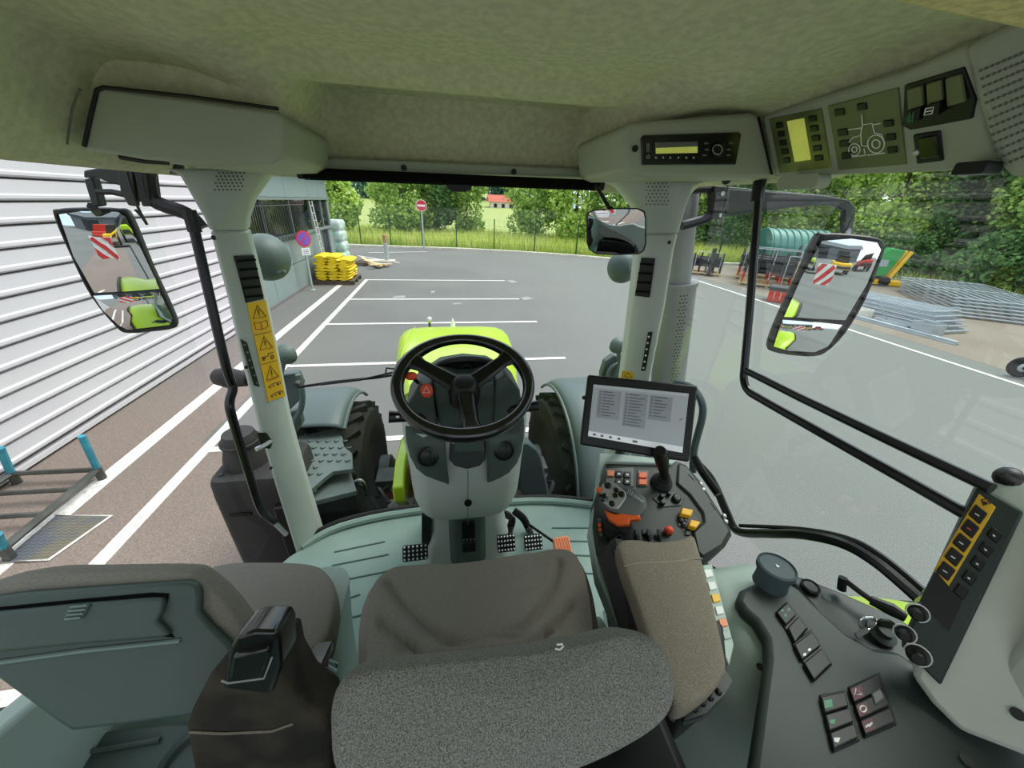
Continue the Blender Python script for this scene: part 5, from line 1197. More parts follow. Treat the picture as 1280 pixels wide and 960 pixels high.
# round capped cup
c = P(962, 730, Z=SZ-0.005)
m = MB().lathe([(0.036, 0), (0.034, 0.02), (0.035, 0.042), (0.040, 0.046), (0.040, 0.058), (0.036, 0.061), (0.035, 0.057), (0.001, 0.058)], c, (0, 0.05, 1), 28); cu = m.build('round_cap', 'blue_grey', sd_, sharp=30)
MB().prism([c+Vector((x, y, 0.0585)) for x, y in ((-0.004, 0), (0.004, 0), (0, 0.008))], (0, 0, 0.001)).build('arrow_mark', 'white_mark', cu)
c = P(1011, 737, Z=SZ-0.02); m = MB().lathe([(0.018, 0), (0.020, 0.012), (0.017, 0.016), (0.014, 0.012), (0.001, 0.011)], c, (0, 0, 1), 20); m.build('power_socket', 'black', sd_)
MB().ball(c+Vector((0.02, -0.025, -0.01)), 0.016, 7).build('grey_ball', 'fender_grey', sd_)
m = MB().tube([P(1052, 737, Z=SZ), P(1053, 727, Z=SZ+0.02), P(1054, 722, Z=SZ+.03)], 0.009, 8); m.build('lever_pivot', 'black', sd_)
m = MB().tube([P(1053, 723, Z=SZ+.025), P(1075, 740, Z=SZ+.02), P(1092, 752, Z=SZ+.02)], 0.006, 8); m.build('lever_rod', 'black_tube', sd_)
m = MB().tube([P(1088, 750, Z=SZ+.02), P(1115, 762, Z=SZ+.025), P(1132, 772, Z=SZ+.025)], [0.010, 0.014, 0.010], 10); m.build('lever_handle', 'black', sd_)
# ignition with keys
c = P(1100, 792, Z=SZ-0.01); m = MB().lathe([(0.026, 0), (0.026, 0.006), (0.016, 0.010), (0.014, 0.02), (0.001, 0.021)], c, (0, -0.2, 1), 20); ig = m.build('ignition_lock', 'dark_plastic', sd_)
ky = thing('ignition_keys', 'silver key and ring hanging from the ignition lock', 'keys', c)
MB().slab(c+Vector((0.004, 0, 0.026)), (1, -0.3, 0), (0, 0.3, 1), 0.03, 0.022, 0.008, 0.006).build('key_head', 'black', ky)
MB().tube([c+Vector((-0.03+0.022*math.cos(a*PI/8), 0.012+0.006*math.sin(a*PI/8), 0.024+0.012*math.sin(a*PI/8))) for a in range(16)], 0.0016, 5, closed=True).build('key_ring', 'chrome', ky)
MB().slab(c+Vector((-0.055, 0.0, 0.018)), (1, 0.2, 0), (0, 1, 0.3), 0.040, 0.009, 0.004, 0.003).build('spare_key', 'steel_dark', ky)
MB().cyl(P(1207, 951, Z=SZ+0.002), (0, 0, 1), 0.008, 0.003, 14).build('screw', 'steel_dark', sd_)
# ---- rear right pillar with switch strip and yellow key pad
rp_ = thing('pillar_switch_panel', 'pale rear pillar with dark switch strip and yellow-framed buttons', 'control panel', P(1200, 860, X=0.80))
TN = Vector((-0.80, -0.38, 0.46)).normalized(); fT = Face(P(1190, 720, X=0.79), TN)
def tp(u, v):  # u across strip, v from top to bottom
    return (lerp(lerp(1222, 1281, u), lerp(1126, 1176, u), v), lerp(lerp(606, 640, u), lerp(808, 858, u), v))
fT.plate('post', [(1230, 606), (1262, 600), (1300, 575), (1420, 620), (1420, 930), (1420, 960), (1290, 950), (1200, 915), (1165, 880), (1140, 845)], 'post_plastic', rp_, -0.006, 0.07, 0.01)
MB().loft([[Vector((x, y, z)) for x, y in ((xa, ya), (xa+0.10, ya), (xa+0.10, yb), (xa, yb))] for z, xa, ya, yb in ((1.95, 0.80, -0.10, 0.20), (2.3, 0.80, -0.06, 0.22), (2.78, 0.80, -0.02, 0.24))]).build('upper_post', 'post_plastic', rp_, bevel=0.015, seg=3)
MB().ball(fT.at(1262, 598, -0.02), 0.02, 8).build('grab_knob', 'black', rp_)
fT.plate('strip', [tp(0, 0), tp(1, 0), tp(1, 1), tp(0, 1)], 'console_dark', rp_, 0.004, 0.05, 0.004)
yp = fT.plate('yellow_frame', [tp(0.10, 0.03), tp(0.66, 0.03), tp(0.54, 0.60), tp(0.10, 0.60)][:0] or [(1224, 617), (1245, 634), (1186, 733), (1168, 711)], 'label_yellow', rp_, 0.006, 0.004, 0.001)
fT.wire('frame_icon', [(1230, 632), (1227, 625), (1234, 623), (1238, 630)], 'print_dark', yp, 0.007, 0.0012); MB().ball(fT.at(1231.5, 629, 0.006), 0.003, 5).build('frame_icon_dot', 'print_dark', yp)
for k in range(5):
    t_ = k/4; cx, cy = lerp(1222, 1182, t_), lerp(643, 714, t_)
    b_ = fT.plate('button', [(cx-2, cy-13), (cx+13, cy-1), (cx+3, cy+13), (cx-12, cy)], 'black', yp, 0.010, 0.006, 0.002)
    fT.plate('button_mark', [(cx-3, cy-2), (cx+2.5, cy+1.5), (cx+1.8, cy+2.8), (cx-3.6, cy-.8)], 'red' if k == 1 else 'white_mark', yp, 0.0106, 0.0006)
for k in range(5):
    t_ = k/4; cx, cy = lerp(1243, 1201, t_), lerp(669, 740, t_)
    fT.plate('button', [(cx-2, cy-11), (cx+11, cy-1), (cx+3, cy+11), (cx-10, cy)], 'black', rp_, 0.008, 0.005, 0.002)
    if k < 4: fT.plate('button_mark', [(cx-2, cy-1.5), (cx+1.4, cy+.7), (cx+.7, cy+2.6), (cx-2, cy+.7)], 'white_mark', rp_, 0.0086, 0.0006)
fT.plate('blank_panel', [(1168, 715), (1203, 752), (1186, 790), (1150, 752)], 'black', rp_, 0.005, 0.003)
for px, r in (((1147, 766), 0.0135), ((1131, 792), 0.0135), ((1147, 819), 0.0155)):
    k_ = MB().lathe([(r, 0), (r, 0.003), (r*0.75, 0.004), (r*0.7, 0.022), (r*.5, 0.026), (0.001, 0.026)], fT.at(*px, 0.004), TN, 20).build('rotary_knob', 'black', rp_)
    c = fT.at(*px, 0.006); x, y, z = frame(TN); MB().tube([c+(x*math.cos(a*PI/9)+y*math.sin(a*PI/9))*r*1.12 for a in range(-3, 12)], 0.0012, 4).build('knob_scale', 'white_mark', k_)
MB().cyl(fT.at(1272, 892, -0.006), TN, 0.008, 0.005, 14).build('screw', 'black', rp_)

# ================================================================== RADIO
rd = thing('car_radio', 'black car radio with yellow-green display in the roof moulding', 'radio', P(862, 205, Y=YR))
fD = Face(P(862, 186, Y=YR-0.002), (0, -1, 0))
fD.plate('faceplate', [(805, 169), (925, 165), (927, 169), (920, 206), (803, 206), (802, 172)], 'black_gloss', rd, 0.003, 0.02, 0.002)
dd = fD.plate('display', [(820, 178), (872, 177), (872, 191), (820, 192)], 'lcd', rd, 0.0045, 0.002)
fD.plate('display_shade', [(820, 178), (872, 177), (872, 183), (820, 185)], 'grey_button', dd, 0.005, 0.0006)
MB().lathe([(0.017, 0), (0.017, 0.006), (0.013, 0.012), (0.001, 0.012)], fD.at(897, 187, 0.003), (0, -1, 0), 22).build('volume_knob', 'black', rd)
MB().tube([fD.at(897+6*math.cos(a*PI/10), 187+6*math.sin(a*PI/10), 0.016) for a in range(20)], 0.0009, 4, closed=True).build('knob_ring', 'silver', rd)
for x in (820, 829, 838, 848, 858, 867): fD.plate('preset_button', [(x-3, 195), (x+3, 195), (x+3, 199), (x-3, 199)], 'black', rd, 0.0055, 0.002, 0.0005); fD.plate('preset_mark', [(x-.7, 196), (x+.7, 196), (x+.7, 198), (x-.7, 198)], 'white_mark', rd, 0.006, 0.0004)
for x, y in ((883, 179), (884, 187), (881, 194), (914, 179), (911, 187), (911, 194)): fD.plate('key', [(x-2.4, y-1.2), (x+2.4, y-1.2), (x+2.4, y+1.2), (x-2.4, y+1.2)], 'grey_button', rd, 0.0055, 0.002)
MB().tube([fD.at(810+1.8*math.cos(a*PI/6), 196+1.8*math.sin(a*PI/6), 0.004) for a in range(12)], 0.0005, 4, closed=True).build('power_mark', 'white_mark', rd)
fD.plate('source_key', [(808, 179), (812, 179), (812, 190), (808, 190)], 'grey_button', rd, 0.0045, 0.001)
# ================================================================== RAILS AND MIRRORS
def tube_thing(name, label, cat, pts, r, mat='black_tube', part='tube'):
    t = thing(name, label, cat, pts[0]); MB().tube(pts, r, 10).build(part, mat, t); return t
t = tube_thing('grab_rail', 'long black bent grab rail beside the left windscreen pillar', 'rail', smooth_path([P(240, 274, X=-0.83), P(262, 370, X=-0.83), P(283, 460, X=-0.83), P(291, 484, X=-0.83), P(287, 503, X=-0.83), P(291, 525, X=-0.83), P(312, 595, X=-0.83), P(327, 638, X=-0.83), P(345, 654, X=-0.83), P(352, 660, X=-0.82)], 5), 0.0145)
MB().tube([P(342, 652, X=-0.83), P(358, 668, X=-0.80)], 0.010, 8).build('end_bracket', 'silver', t)
MB().tube([P(236, 262, X=-0.83), P(244, 290, X=-0.83)], 0.019, 8).build('top_bracket', 'black', t)
g = P(950, 228, X=0.84)
t = tube_thing('window_rail', 'black bent rail inside the right window', 'rail', smooth_path([P(950, 227, X=0.84), P(944, 300, X=0.84), P(936, 400, X=0.84), P(931, 455, X=0.84), P(930, 475, X=0.84), P(936, 489, X=0.84), P(955, 501, X=0.84), P(1060, 560, X=0.84), P(1130, 599, X=0.84), P(1215, 647, X=0.84)], 6), 0.0115)
MB().tube([P(932, 463, X=0.84), P(1000, 497, X=0.84), P(1100, 545, X=0.84), P(1240, 611, X=0.84)], 0.0105, 10).build('upper_tube', 'black_tube', t)
MB().tube([P(950, 226, X=0.84), P(946, 252, X=0.84)], 0.017, 10).build('top_sleeve', 'black', t)
# grey handle bar right of the terminal
t = thing('hand_rail', 'grey bent hand rail behind the touchscreen terminal', 'rail', P(872, 580, X=0.80))
MB().tube(smooth_path([P(845, 478, X=0.82), P(864, 484, X=0.82), P(876, 500, X=0.82), P(878, 520, X=0.82), P(868, 560, X=0.82), P(866, 590, X=0.82)], 5), 0.013, 8).build('tube', 'blue_grey', t)
# ---- mirrors
def mirror(name, label, outline, split, ctr, look, arms):
    C_ = ctr; v = (CAM-C_).normalized(); n = (v+Vector(look).normalized()).normalized(); f_ = Face(C_, n)
    t = thing(name, label, 'mirror', C_)
    o = closed_smooth([f_.at(x, y) for x, y in outline], 3)
    c = sum(o, Vector())/len(o)
    m = MB().loft([[c+(p-c)*s_+n*d for p in o] for s_, d in ((0.5, -0.07), (0.85, -0.055), (0.99, -0.03), (1.02, 0.0), (1.0, 0.006), (0.955, 0.006), (0.95, 0.0))]); m.build('housing', 'black', t, sharp=50)
    for k, (px, tilt) in enumerate(split):
        g = [f_.at(x, y, 0.004) for x, y in px]
        m = MB().prism(g, -n*0.003); gl = m.build(('main_glass', 'wide_angle_glass')[k], 'black', t, smooth=False)
        cc = sum(g, Vector())/len(g); R_ = []; rad = (2.0, 0.5)[k]; rings = 14; uu = (Vector((0, 0, 1))-n*n.z).normalized(); sl = (0.045, 0.13)[k]   # both glasses are convex
        for q in range(rings+1):
            s_ = max(0.01, 1-q/rings); row = []
            for p in g:
                d = (p-cc)*s_; row.append(cc+d+n*(0.001+((0.030, 0.016)[k])-d.length_squared/(2*rad)+sl*d.dot(uu)))
            R_.append(row)
        lo = min((p-cc-n*(p-cc).dot(n)).length for p in g)
        off = min((p-f_.o).dot(n) for p in R_[0]); R_ = [[p+n*(0.0045-off) for p in row] for row in R_]
        MB().loft(R_, caps=False).build('convex_surface', 'mirror', gl, sharp=180)
    a, b = split[1][0][0], split[1][0][1]
    MB().tube([f_.at(*a, 0.006), f_.at(*b, 0.006)], 0.004, 6).build('divider', 'black', t)
    return t, f_
ML = P(146, 336, Y=1.48)
tL, fl_ = mirror('side_mirror', 'left exterior mirror hanging before the metal-clad wall', [(69, 270), (74, 263), (105, 261), (150, 262), (163, 270), (190, 335), (219, 398), (216, 409), (190, 413), (160, 415), (146, 408), (115, 370), (90, 320)],
    [([(77, 268), (105, 264), (150, 265), (160, 272), (200, 361), (160, 364), (118, 366), (94, 320)], (0, 0, 0)), ([(119, 369), (201, 364), (216, 397), (213, 406), (160, 412), (149, 406), (130, 386)], (0, 0, -0.06))], ML, (-0.12, -1, -0.075), None)
YM = 1.40
def mpl(name, px, mat, t, y=YM, th=0.03, bev=0.004): return MB().prism([P(a, b, Y=y) for a, b in px], (0, th, 0)).build(name, mat, t, bevel=bev)
mpl('arm_box', [(104, 213), (150, 205), (190, 203), (210, 205), (190, 215), (180, 225), (187, 258), (172, 250), (150, 232), (135, 228), (120, 222), (104, 222)], 'dark_plastic', tL)
mpl('arm_plate', [(146, 212), (165, 212), (170, 258), (160, 257), (150, 240)], 'tank_black', tL, YM-0.01, 0.02)
mpl('hanger_plate', [(104, 224), (115, 221), (125, 257), (115, 259)], 'dark_plastic', tL, YM+0.02)
mpl('hinge_block', [(165, 208), (182, 205), (190, 258), (177, 258)], 'black', tL, YM-0.02, 0.05)
MB().tube(smooth_path([P(x, y, Y=YM-0.0) for x, y in ((225, 208), (190, 208), (184, 222), (190, 248), (205, 257), (235, 268), (252, 285))], 4), 0.021, 8).build('bracket', 'black', tL)
MB().tube(smooth_path([P(x, y, Y=YM-0.06) for x, y in ((158, 195), (160, 220), (172, 258), (184, 281), (178, 272), (169, 262))], 4), 0.0035, 6).build('cable', 'black', tL)
MB().tube([P(122, 240, Y=YM), P(140, 240, Y=YM), P(155, 243, Y=YM)], 0.009, 6).build('pivot_arm', 'black', tL)
MB().tube([P(115, 258, Y=YM+0.02), P(125, 270, Y=1.50)], 0.012, 6).build('pivot_pin', 'black', tL)
MR = P(1034, 368, X=1.42)
tR, fr_ = mirror('side_mirror', 'right exterior mirror hanging outside the right window', [(1020, 296), (1030, 293), (1060, 294), (1096, 299), (1104, 310), (1098, 330), (1080, 375), (1056, 415), (1035, 437), (1018, 444), (985, 442), (964, 437), (961, 430), (972, 400), (1000, 340)],
    [([(1024, 301), (1060, 298), (1092, 303), (1097, 312), (1080, 355), (1056, 400), (1020, 398), (980, 396), (1000, 345)], (0, 0, 0)), ([(977, 399), (1053, 405), (1035, 433), (1018, 440), (985, 438), (967, 433), (970, 420)], (0, 0, -0.06))], MR, (0.15, -1, -0.085), None)
def mpx(name, px, mat, t, x=1.25, th=0.03, bev=0.004): return MB().prism([P(a, b, X=x) for a, b in px], (th, 0, 0)).build(name, mat, t, bevel=bev)
YB = 1.62
def mpy(name, px, mat, t, y=YB, th=0.03, bev=0.004): return MB().prism([P(a, b, Y=y) for a, b in px], (0, th, 0)).build(name, mat, t, bevel=bev)
mpy('arm_plate', [(896, 232), (905, 233), (1030, 244), (1062, 250), (1070, 260), (1066, 291), (1056, 292), (1057, 264), (1040, 256), (1000, 258), (900, 272)], 'dark_plastic', tR)
mpy('arm_box', [(908, 236), (1028, 244), (1026, 252), (950, 262), (908, 268)], 'tank_black', tR, YB-0.02, 0.06)
MB().tube(smooth_path([P(x, y, Y=YB) for x, y in ((862, 236), (893, 236), (898, 245), (896, 262), (880, 274), (852, 282))], 4), 0.02, 8).build('bracket', 'black', tR)
mpy('hinge_block', [(893, 232), (908, 233), (903, 272), (893, 274)], 'black', tR, YB-0.03, 0.05)
for px in ((903, 242), (900, 269)): MB().cyl(P(*px, Y=YB-0.032), (0, -1, 0), 0.009, 0.006, 10).build('bolt', 'silver', tR)
MB().tube([P(1061, 288, Y=YB), P(1058, 300, X=1.44)], 0.012, 6).build('pivot_pin', 'black', tR)
MB().tube(smooth_path([P(x, y, Y=YB-0.05) for x, y in ((908, 226), (910, 245), (903, 270), (903, 293), (908, 301), (916, 285))], 4), 0.004, 6).build('cable', 'steel_dark', tR)
MB().ball(P(908, 225, X=0.83), 0.014, 6).build('cable_grommet', 'black', tR)
# ---- inside mirror
IC = P(771, 290, Y=1.16); v = (CAM-IC).normalized(); IN = (v+Vector((-0.42, -0.85, -0.45)).normalized()).normalized(); fI = Face(IC, IN)
ti = thing('inside_mirror', 'rectangular inside rear-view mirror on a black stem', 'mirror', IC)
o = [fI.at(x, y) for x, y in ((733, 271), (735, 265), (742, 262), (770, 260), (798, 260), (806, 264), (808, 272), (808, 305), (805, 314), (798, 318), (770, 319), (745, 318), (736, 312), (733, 303))]; c = sum(o, Vector())/len(o)
MB().loft([[c+(p-c)*s_+IN*d for p in o] for s_, d in ((0.6, -0.02), (0.95, -0.014), (1.0, 0), (0.985, 0.003), (0.955, 0.003), (0.95, 0.0))]).build('housing', 'black', ti, sharp=50)
g = [c+(p-c)*0.955 for p in o]; R_ = [[c+(p-c)*s_+IN*(0.001+0.004*(1-s_*s_)) for p in g] for s_ in (1.0, 0.8, 0.6, 0.4, 0.2, 0.02)]
MB().loft(R_, caps=False).build('glass', 'mirror', ti, sharp=180)
MB().tube([P(762, 261, Y=1.175), P(752, 244, Y=1.25), P(745, 232, Y=1.33)], 0.006, 8).build('stem', 'black', ti)
MB().ball(P(763, 262, Y=1.178), 0.010, 6).build('ball_joint', 'black', ti)
# ================================================================== TRACTOR BODY SEEN THROUGH THE GLASS
hd = thing('tractor_hood', 'lime green tractor hood ahead of the windscreen', 'hood', (-0.02, 2.4, 1.2))
def hring(y, w, zt, zb, xc=-0.02):
    h = zt-zb; prof = [(-.80, 0), (-.90, .35), (-.985, .72), (-0.985, .86), (-0.93, .95), (-0.80, .985), (-0.5, 1.0), (0, 1.0), (0.5, 1.0), (0.80, .985), (0.93, .95), (0.985, .86), (.985, .72), (.90, .35), (.80, 0)]
    return [Vector((xc+w*a, y, zb+h*b)) for a, b in prof]
hl = [(1.62, .29, 1.84, 1.25), (1.9, .335, 1.83, 1.2), (2.3, .40, 1.80, 1.15), (2.75, .44, 1.745, 1.05), (3.05, .445, 1.69, 1.0), (3.22, .44, 1.64, 1.0), (3.33, .425, 1.58, 1.0), (3.40, .40, 1.50, 1.0), (3.43, .36, 1.38, 1.0)]
m = MB().loft([hring(*l) for l in hl]); m.build('top_panel', 'lime', hd, sharp=60)
m = MB().prism([P(x, y, X=-0.40) for x, y in ((512, 535), (501, 548), (494, 575), (490, 610), (492, 628), (506, 641), (514, 641))], (0.06, 0, 0)); m.build('side_panel', 'lime', hd, bevel=0.01)
m = MB().tube([Vector((-0.02-0.33, y, z)) for y, z in ((1.7, 1.845), (2.3, 1.803), (2.75, 1.748), (3.2, 1.648))], 0.003, 5); m.build('crease', 'lime', hd)
cm = thing('front_camera', 'small silver camera stalk on the front of the hood', 'camera', P(537, 404, Y=3.42))
q = P(537, 405, Y=3.42); MB().rod(q-Vector((0, 0, 0.08)), q+Vector((0, 0, .015)), 0.012, 6).build('stalk', 'steel_dark', cm); MB().ball(q+Vector((0, 0, 0.04)), 0.03, 7).build('head', 'silver', cm)
cm = thing('hood_emblem_post', 'tiny pale pointed post beside the front camera', 'post', P(566, 404, Y=3.42))
q = P(566, 404, Y=3.42); MB().lathe([(0.03, -0.1), (0.02, 0), (0.002, 0.05)], q, (0, 0, 1), 8).build('cone', 'white_mark', cm); MB().box(q-Vector((0, 0, .1)), (0.05, 0.05, 0.02)).build('base', 'steel_dark', cm)
# chassis
ch = thing('front_chassis', 'dark front axle and chassis with red castings', 'chassis', (0, 2.4, 0.6))
m = MB().box((0, 2.4, 0.85), (0.46, 1.6, 0.55)); m.build('engine_block', 'steel_dark', ch, bevel=0.03)
m = MB().box((0, 2.45, 0.58), (1.25, 0.22, 0.18)); m.build('axle_beam', 'engine_red', ch, bevel=0.03)
for sx in (-1, 1):
    m = MB().lathe([(0.09, 0), (0.14, 0.03), (0.14, 0.10), (0.08, 0.14)], (sx*0.50, 2.30, 0.80), (sx, 0, 0), 16); m.build('hub_casting', 'steel_dark', ch)
    m = MB().rod((sx*0.45, 1.95, 0.95), (sx*0.50, 2.25, 0.66), 0.035, 8); m.build('steering_ram', 'steel_dark', ch)
    m = MB().tube(smooth_path([(sx*0.46, 1.75, 1.02), (sx*0.53, 1.85, 1.05), (sx*0.55, 2.0, 0.9), (sx*0.50, 2.2, 0.8)], 4), 0.014, 6); m.build('hose', 'black', ch)
    m = MB().tube(smooth_path([(sx*0.50, 1.72, 0.96), (sx*0.57, 1.82, 1.0), (sx*0.57, 2.0, 0.85)], 4), 0.012, 6); m.build('hose', 'rubber', ch)
    m = MB().box((sx*0.52, 1.78, 0.55), (0.08, 0.12, 0.5)); m.build('red_bracket', 'engine_red', ch, bevel=0.01)
    m = MB().box((sx*0.50, 2.05, 0.98), (0.16, 0.14, 0.03)); m.build('bracket_plate', 'steel_dark', ch, bevel=0.004)
m = MB().box((0, 1.55, 0.95), (0.6, 0.25, 0.5)); m.build('gearbox', 'steel_dark', ch, bevel=0.03)
# front wheels
def wheel(x, y, r, w, label, name, group, lugs=26):
    t = thing(name, label, 'wheel', (x, y, 0), group)
    pr = [(r*0.58, -w/2*0.8), (r*0.72, -w/2), (r*0.92, -w/2*0.96), (r*0.98, -w/2*0.7), (r*0.985, 0), (r*0.98, w/2*0.7), (r*0.92, w/2*0.96), (r*0.72, w/2), (r*0.58, w/2*0.8)]
    MB().lathe(pr, (x, y, r), (1, 0, 0), 40).build('tyre', 'tire', t, sharp=50)
    MB().lathe([(r*0.59, -w/2*0.7), (r*0.5, -w*0.15), (r*0.2, -w*0.1), (r*0.2, w*0.1), (r*0.5, w*0.15), (r*0.59, w/2*0.7)], (x, y, r), (1, 0, 0), 30).build('rim', 'engine_red', t)
    lug = None
    for k in range(lugs):
        for s_ in (-1, 1):
            a = 2*PI*(k+(0.25 if s_ > 0 else -.25))/lugs
            if lug is None:
                lug = MB().box((0, 0, 0), (w*0.50, 0.045, 0.05), Rm(0, 0, 0)).mesh('tread_lug'); lug.materials.append(MAT['tire'])
            o = bpy.data.objects.new('tread_lug', lug); COL.objects.link(o); o.parent = t
            o.matrix_basis = Matrix.Translation((s_*w*0.24, 0, 0)) @ Matrix.Translation((0, r*0.985*math.cos(a), r+r*0.985*math.sin(a))) @ Matrix.Rotation(a-PI/2, 4, 'X') @ Matrix.Rotation(s_*0.7, 4, 'Z')
    return t
wheel(-0.93, 2.45, 0.62, 0.52, 'left front tractor tyre under the grey fender', 'front_wheel', 'front wheels')
wheel(0.93, 2.45, 0.62, 0.52, 'right front tractor tyre under the grey fender', 'front_wheel', 'front wheels')
def fender(label, x0, x1, a0, a1, yc=2.42, zc=0.66, r=0.735):
    t = thing('front_fender', label, 'fender', ((x0+x1)/2, yc, 0.9), 'front fenders')
    def fn(u, v):
        a = math.radians(lerp(a0, a1, v)); e = 0.05*(2*u-1)**6; return (lerp(x0, x1, u), yc+(r-e)*math.cos(a), zc+(r-e)*math.sin(a))
    MB().grid(fn, 12, 28).build('shell', 'fender_grey', t, solid=0.012)
    for xx in (x0, x1): MB().tube([(xx, yc+(r-.05)*math.cos(math.radians(lerp(a0, a1, k/20))), zc+(r-.05)*math.sin(math.radians(lerp(a0, a1, k/20)))) for k in range(21)], 0.012, 6).build('edge_bead', 'fender_grey', t)
    return t
fdl = fender('left front grey plastic fender behind the windscreen wiper', -1.26, -0.76, 48, 112)
fdr = fender('right front grey plastic fender left of the terminal', 0.74, 1.30, 48, 196)
# step plate and battery box, tank on the left
sp2 = thing('step_plate', 'grey anti-slip step plate with raised studs beside the left fender', 'step', P(410, 575, Z=1.25))
m = MB().prism([P(x, y, Z=1.25) for x, y in ((366, 570), (374, 545), (396, 540), (420, 535), (428, 546), (430, 558), (440, 566), (441, 586), (416, 589), (404, 598), (388, 612), (380, 600))], (0, 0, -0.03)); pl2 = m.build('plate', 'step_grey', sp2, bevel=0.004)
for j in range(7):
    for i in range(6):
        x, y = 383+i*11+(j % 2)*5-j*1.0, 544+j*8.2
        if x > 437 or (y > 584 and x > 404) or y > 600 or (y < 548 and x > 424) or x < 376+max(0, j-4)*3: continue
        q = P(x, y, Z=1.253); MB().tube([q+Vector((-0.012, 0.012, 0)), q+Vector((0, -0.004, 0.005)), q+Vector((0.012, 0.014, 0))], 0.005, 5).build('stud', 'step_grey', pl2)
bt = thing('battery_box', 'black battery box below the left step plate', 'box', P(420, 640, Z=0.9))
m = MB().prism([P(x, y, Z=1.165) for x, y in ((386, 628), (388, 612), (404, 599), (416, 591), (438, 589), (446, 613))], (0, 0, -0.035)); m.build('cover', 'step_grey', bt, bevel=0.005)
a, b, c_, d_ = [P(x, y, Z=1.13) for x, y in ((388, 627), (444, 614), (436, 592), (392, 612))]
m = MB().prism([a, b, c_, d_], (0, 0, -0.5)); m.build('case', 'black', bt, bevel=0.006)
for px in ((418, 590), (394, 613)): MB().ball(P(*px, Z=1.17), 0.012, 5).build('bolt', 'silver', bt)
for k in range(3): MB().tube(smooth_path([P(438, 604+3*k, Z=1.12), P(450, 600+3*k, Z=1.14), P(456, 606+3*k, Z=1.1), P(458, 620, Z=0.95)], 4), 0.008, 6).build('cable', 'silver' if k < 1 else 'black', bt)
tk = thing('fuel_tank', 'dark grey plastic tank with ribbed filler neck left of the pillar', 'tank', (-1.08, 1.8, 0.4))
rg = []
for z, s_ in ((0.35, 0.93), (0.9, 0.98), (1.25, 1.0), (1.33, 0.985), (1.355, 0.94)): rg.append([Vector((-1.085+x*s_, 1.80+y*s_, z)) for x, y in rounded(0.40, 0.34, 0.05, 4)])
MB().loft(rg).build('body', 'tank_black', tk)
q = Vector((-1.16, 1.80, 1.35))
MB().lathe([(0.105, -0.01), (0.10, 0.05), (0.085, 0.10), (0.083, 0.13), (0.092, 0.132), (0.092, 0.145), (0.083, 0.147), (0.083, 0.155), (0.076, 0.17), (0.07, 0.19), (0.0, 0.195)], q, (0, 0, 1), 26).build('filler_neck', 'tank_black', tk)
MB().box((-0.93, 1.62, 0.95), (0.14, 0.05, 0.5)).build('step_recess', 'black', tk, bevel=0.01)
for k in range(4): MB().box((-1.24+0.02*(k % 2), 1.70+0.05*k, 1.358), (0.02, 0.03, 0.008), Rm(0, 0, .5)).build('stud', 'tank_black', tk)
for k in range(3): MB().box((-0.97-0.03*(k % 2), 1.68+0.06*k, 1.358), (0.02, 0.03, 0.008), Rm(0, 0, -.5)).build('stud', 'tank_black', tk)
MB().box((-1.17, 1.626, 1.15), (0.10, 0.006, 0.02)).build('moulded_mark', 'black', tk)
# cover plate right of the column
cv = thing('engine_cover', 'blue-grey plastic cover between the column and the right front wheel', 'cover', P(672, 635, Y=1.6))
m = MB().loft([[P(x, y, Y=yy) for x, y in px] for yy, px in ((1.58, ((648, 556), (660, 553), (672, 562), (677, 572), (691, 636), (648, 640))), (1.95, ((648, 548), (658, 545), (664, 553), (667, 563), (675, 600), (648, 605))))]); m.build('shell', 'blue_grey', cv, bevel=0.012)
fD2 = thing('sticker_tray', 'pale ledge with a yellow sticker at the foot of the windscreen', 'ledge', P(715, 628, Z=1.2))
m = MB().prism([P(x, y, Z=1.18) for x, y in ((690, 627), (738, 623), (742, 632), (690, 632))], (0, 0, -0.03)); m.build('ledge', 'fender_grey', fD2, bevel=0.004)
m = MB().prism([P(x, y, Z=1.183) for x, y in ((712, 624.5), (734, 622.5), (735, 628), (714, 629.5))], (0, 0, -0.002)); m.build('sticker', 'label_yellow', fD2)
# work lamps
def lamp(label, px, y, r, fwd=(0, 1, 0), bracket=None):
    c = P(*px, Y=y); t = thing('work_lamp', label, 'lamp', c, 'work lamps on the cab')
    MB().lathe([(0.001, -r*0.95), (r*0.5, -r*0.82), (r*0.85, -r*0.45), (r, 0.0), (r, r*0.25), (r*0.9, r*0.3), (0.001, r*0.3)], c, fwd, 26).build('housing', 'lamp_grey', t, sharp=50)
    MB().lathe([(r*0.86, r*0.28), (r*0.5, r*0.34), (0.001, r*0.36)], c, fwd, 20).build('lens', 'silver', t)
    if bracket: MB().tube([c]+[P(a, b, Y=yy) for a, b, yy in bracket], 0.014, 8).build('bracket', 'lamp_grey', t)
    return t
l1 = lamp('large round dark work lamp by the left pillar vent', (331, 322), 1.72, 0.092, (0.1, 1, -0.1), [(300, 330, 1.55)])
MB().rod(P(348, 341, Y=1.64), P(356, 339, Y=1.64), 0.008, 6).build('adjuster', 'lamp_grey', l1)
lamp('small round work lamp by the lowest warning label', (357, 443), 1.95, 0.055, (0.3, 0.9, 0), [(350, 470, 1.95), (345, 490, 1.95)])
lamp('round work lamp beside the right pillar vent', (779, 334), 1.72, 0.075, (-0.1, 1, -0.1), [(795, 340, 1.6)])
lamp('small round work lamp above the terminal', (772, 432), 1.95, 0.05, (-0.2, 0.9, 0), [(775, 455, 1.95), (770, 470, 1.95)])
t = thing('marker_lamp', 'dark oval marker lamp sticking out left of the grab rail', 'lamp', P(280, 472, Y=1.6))
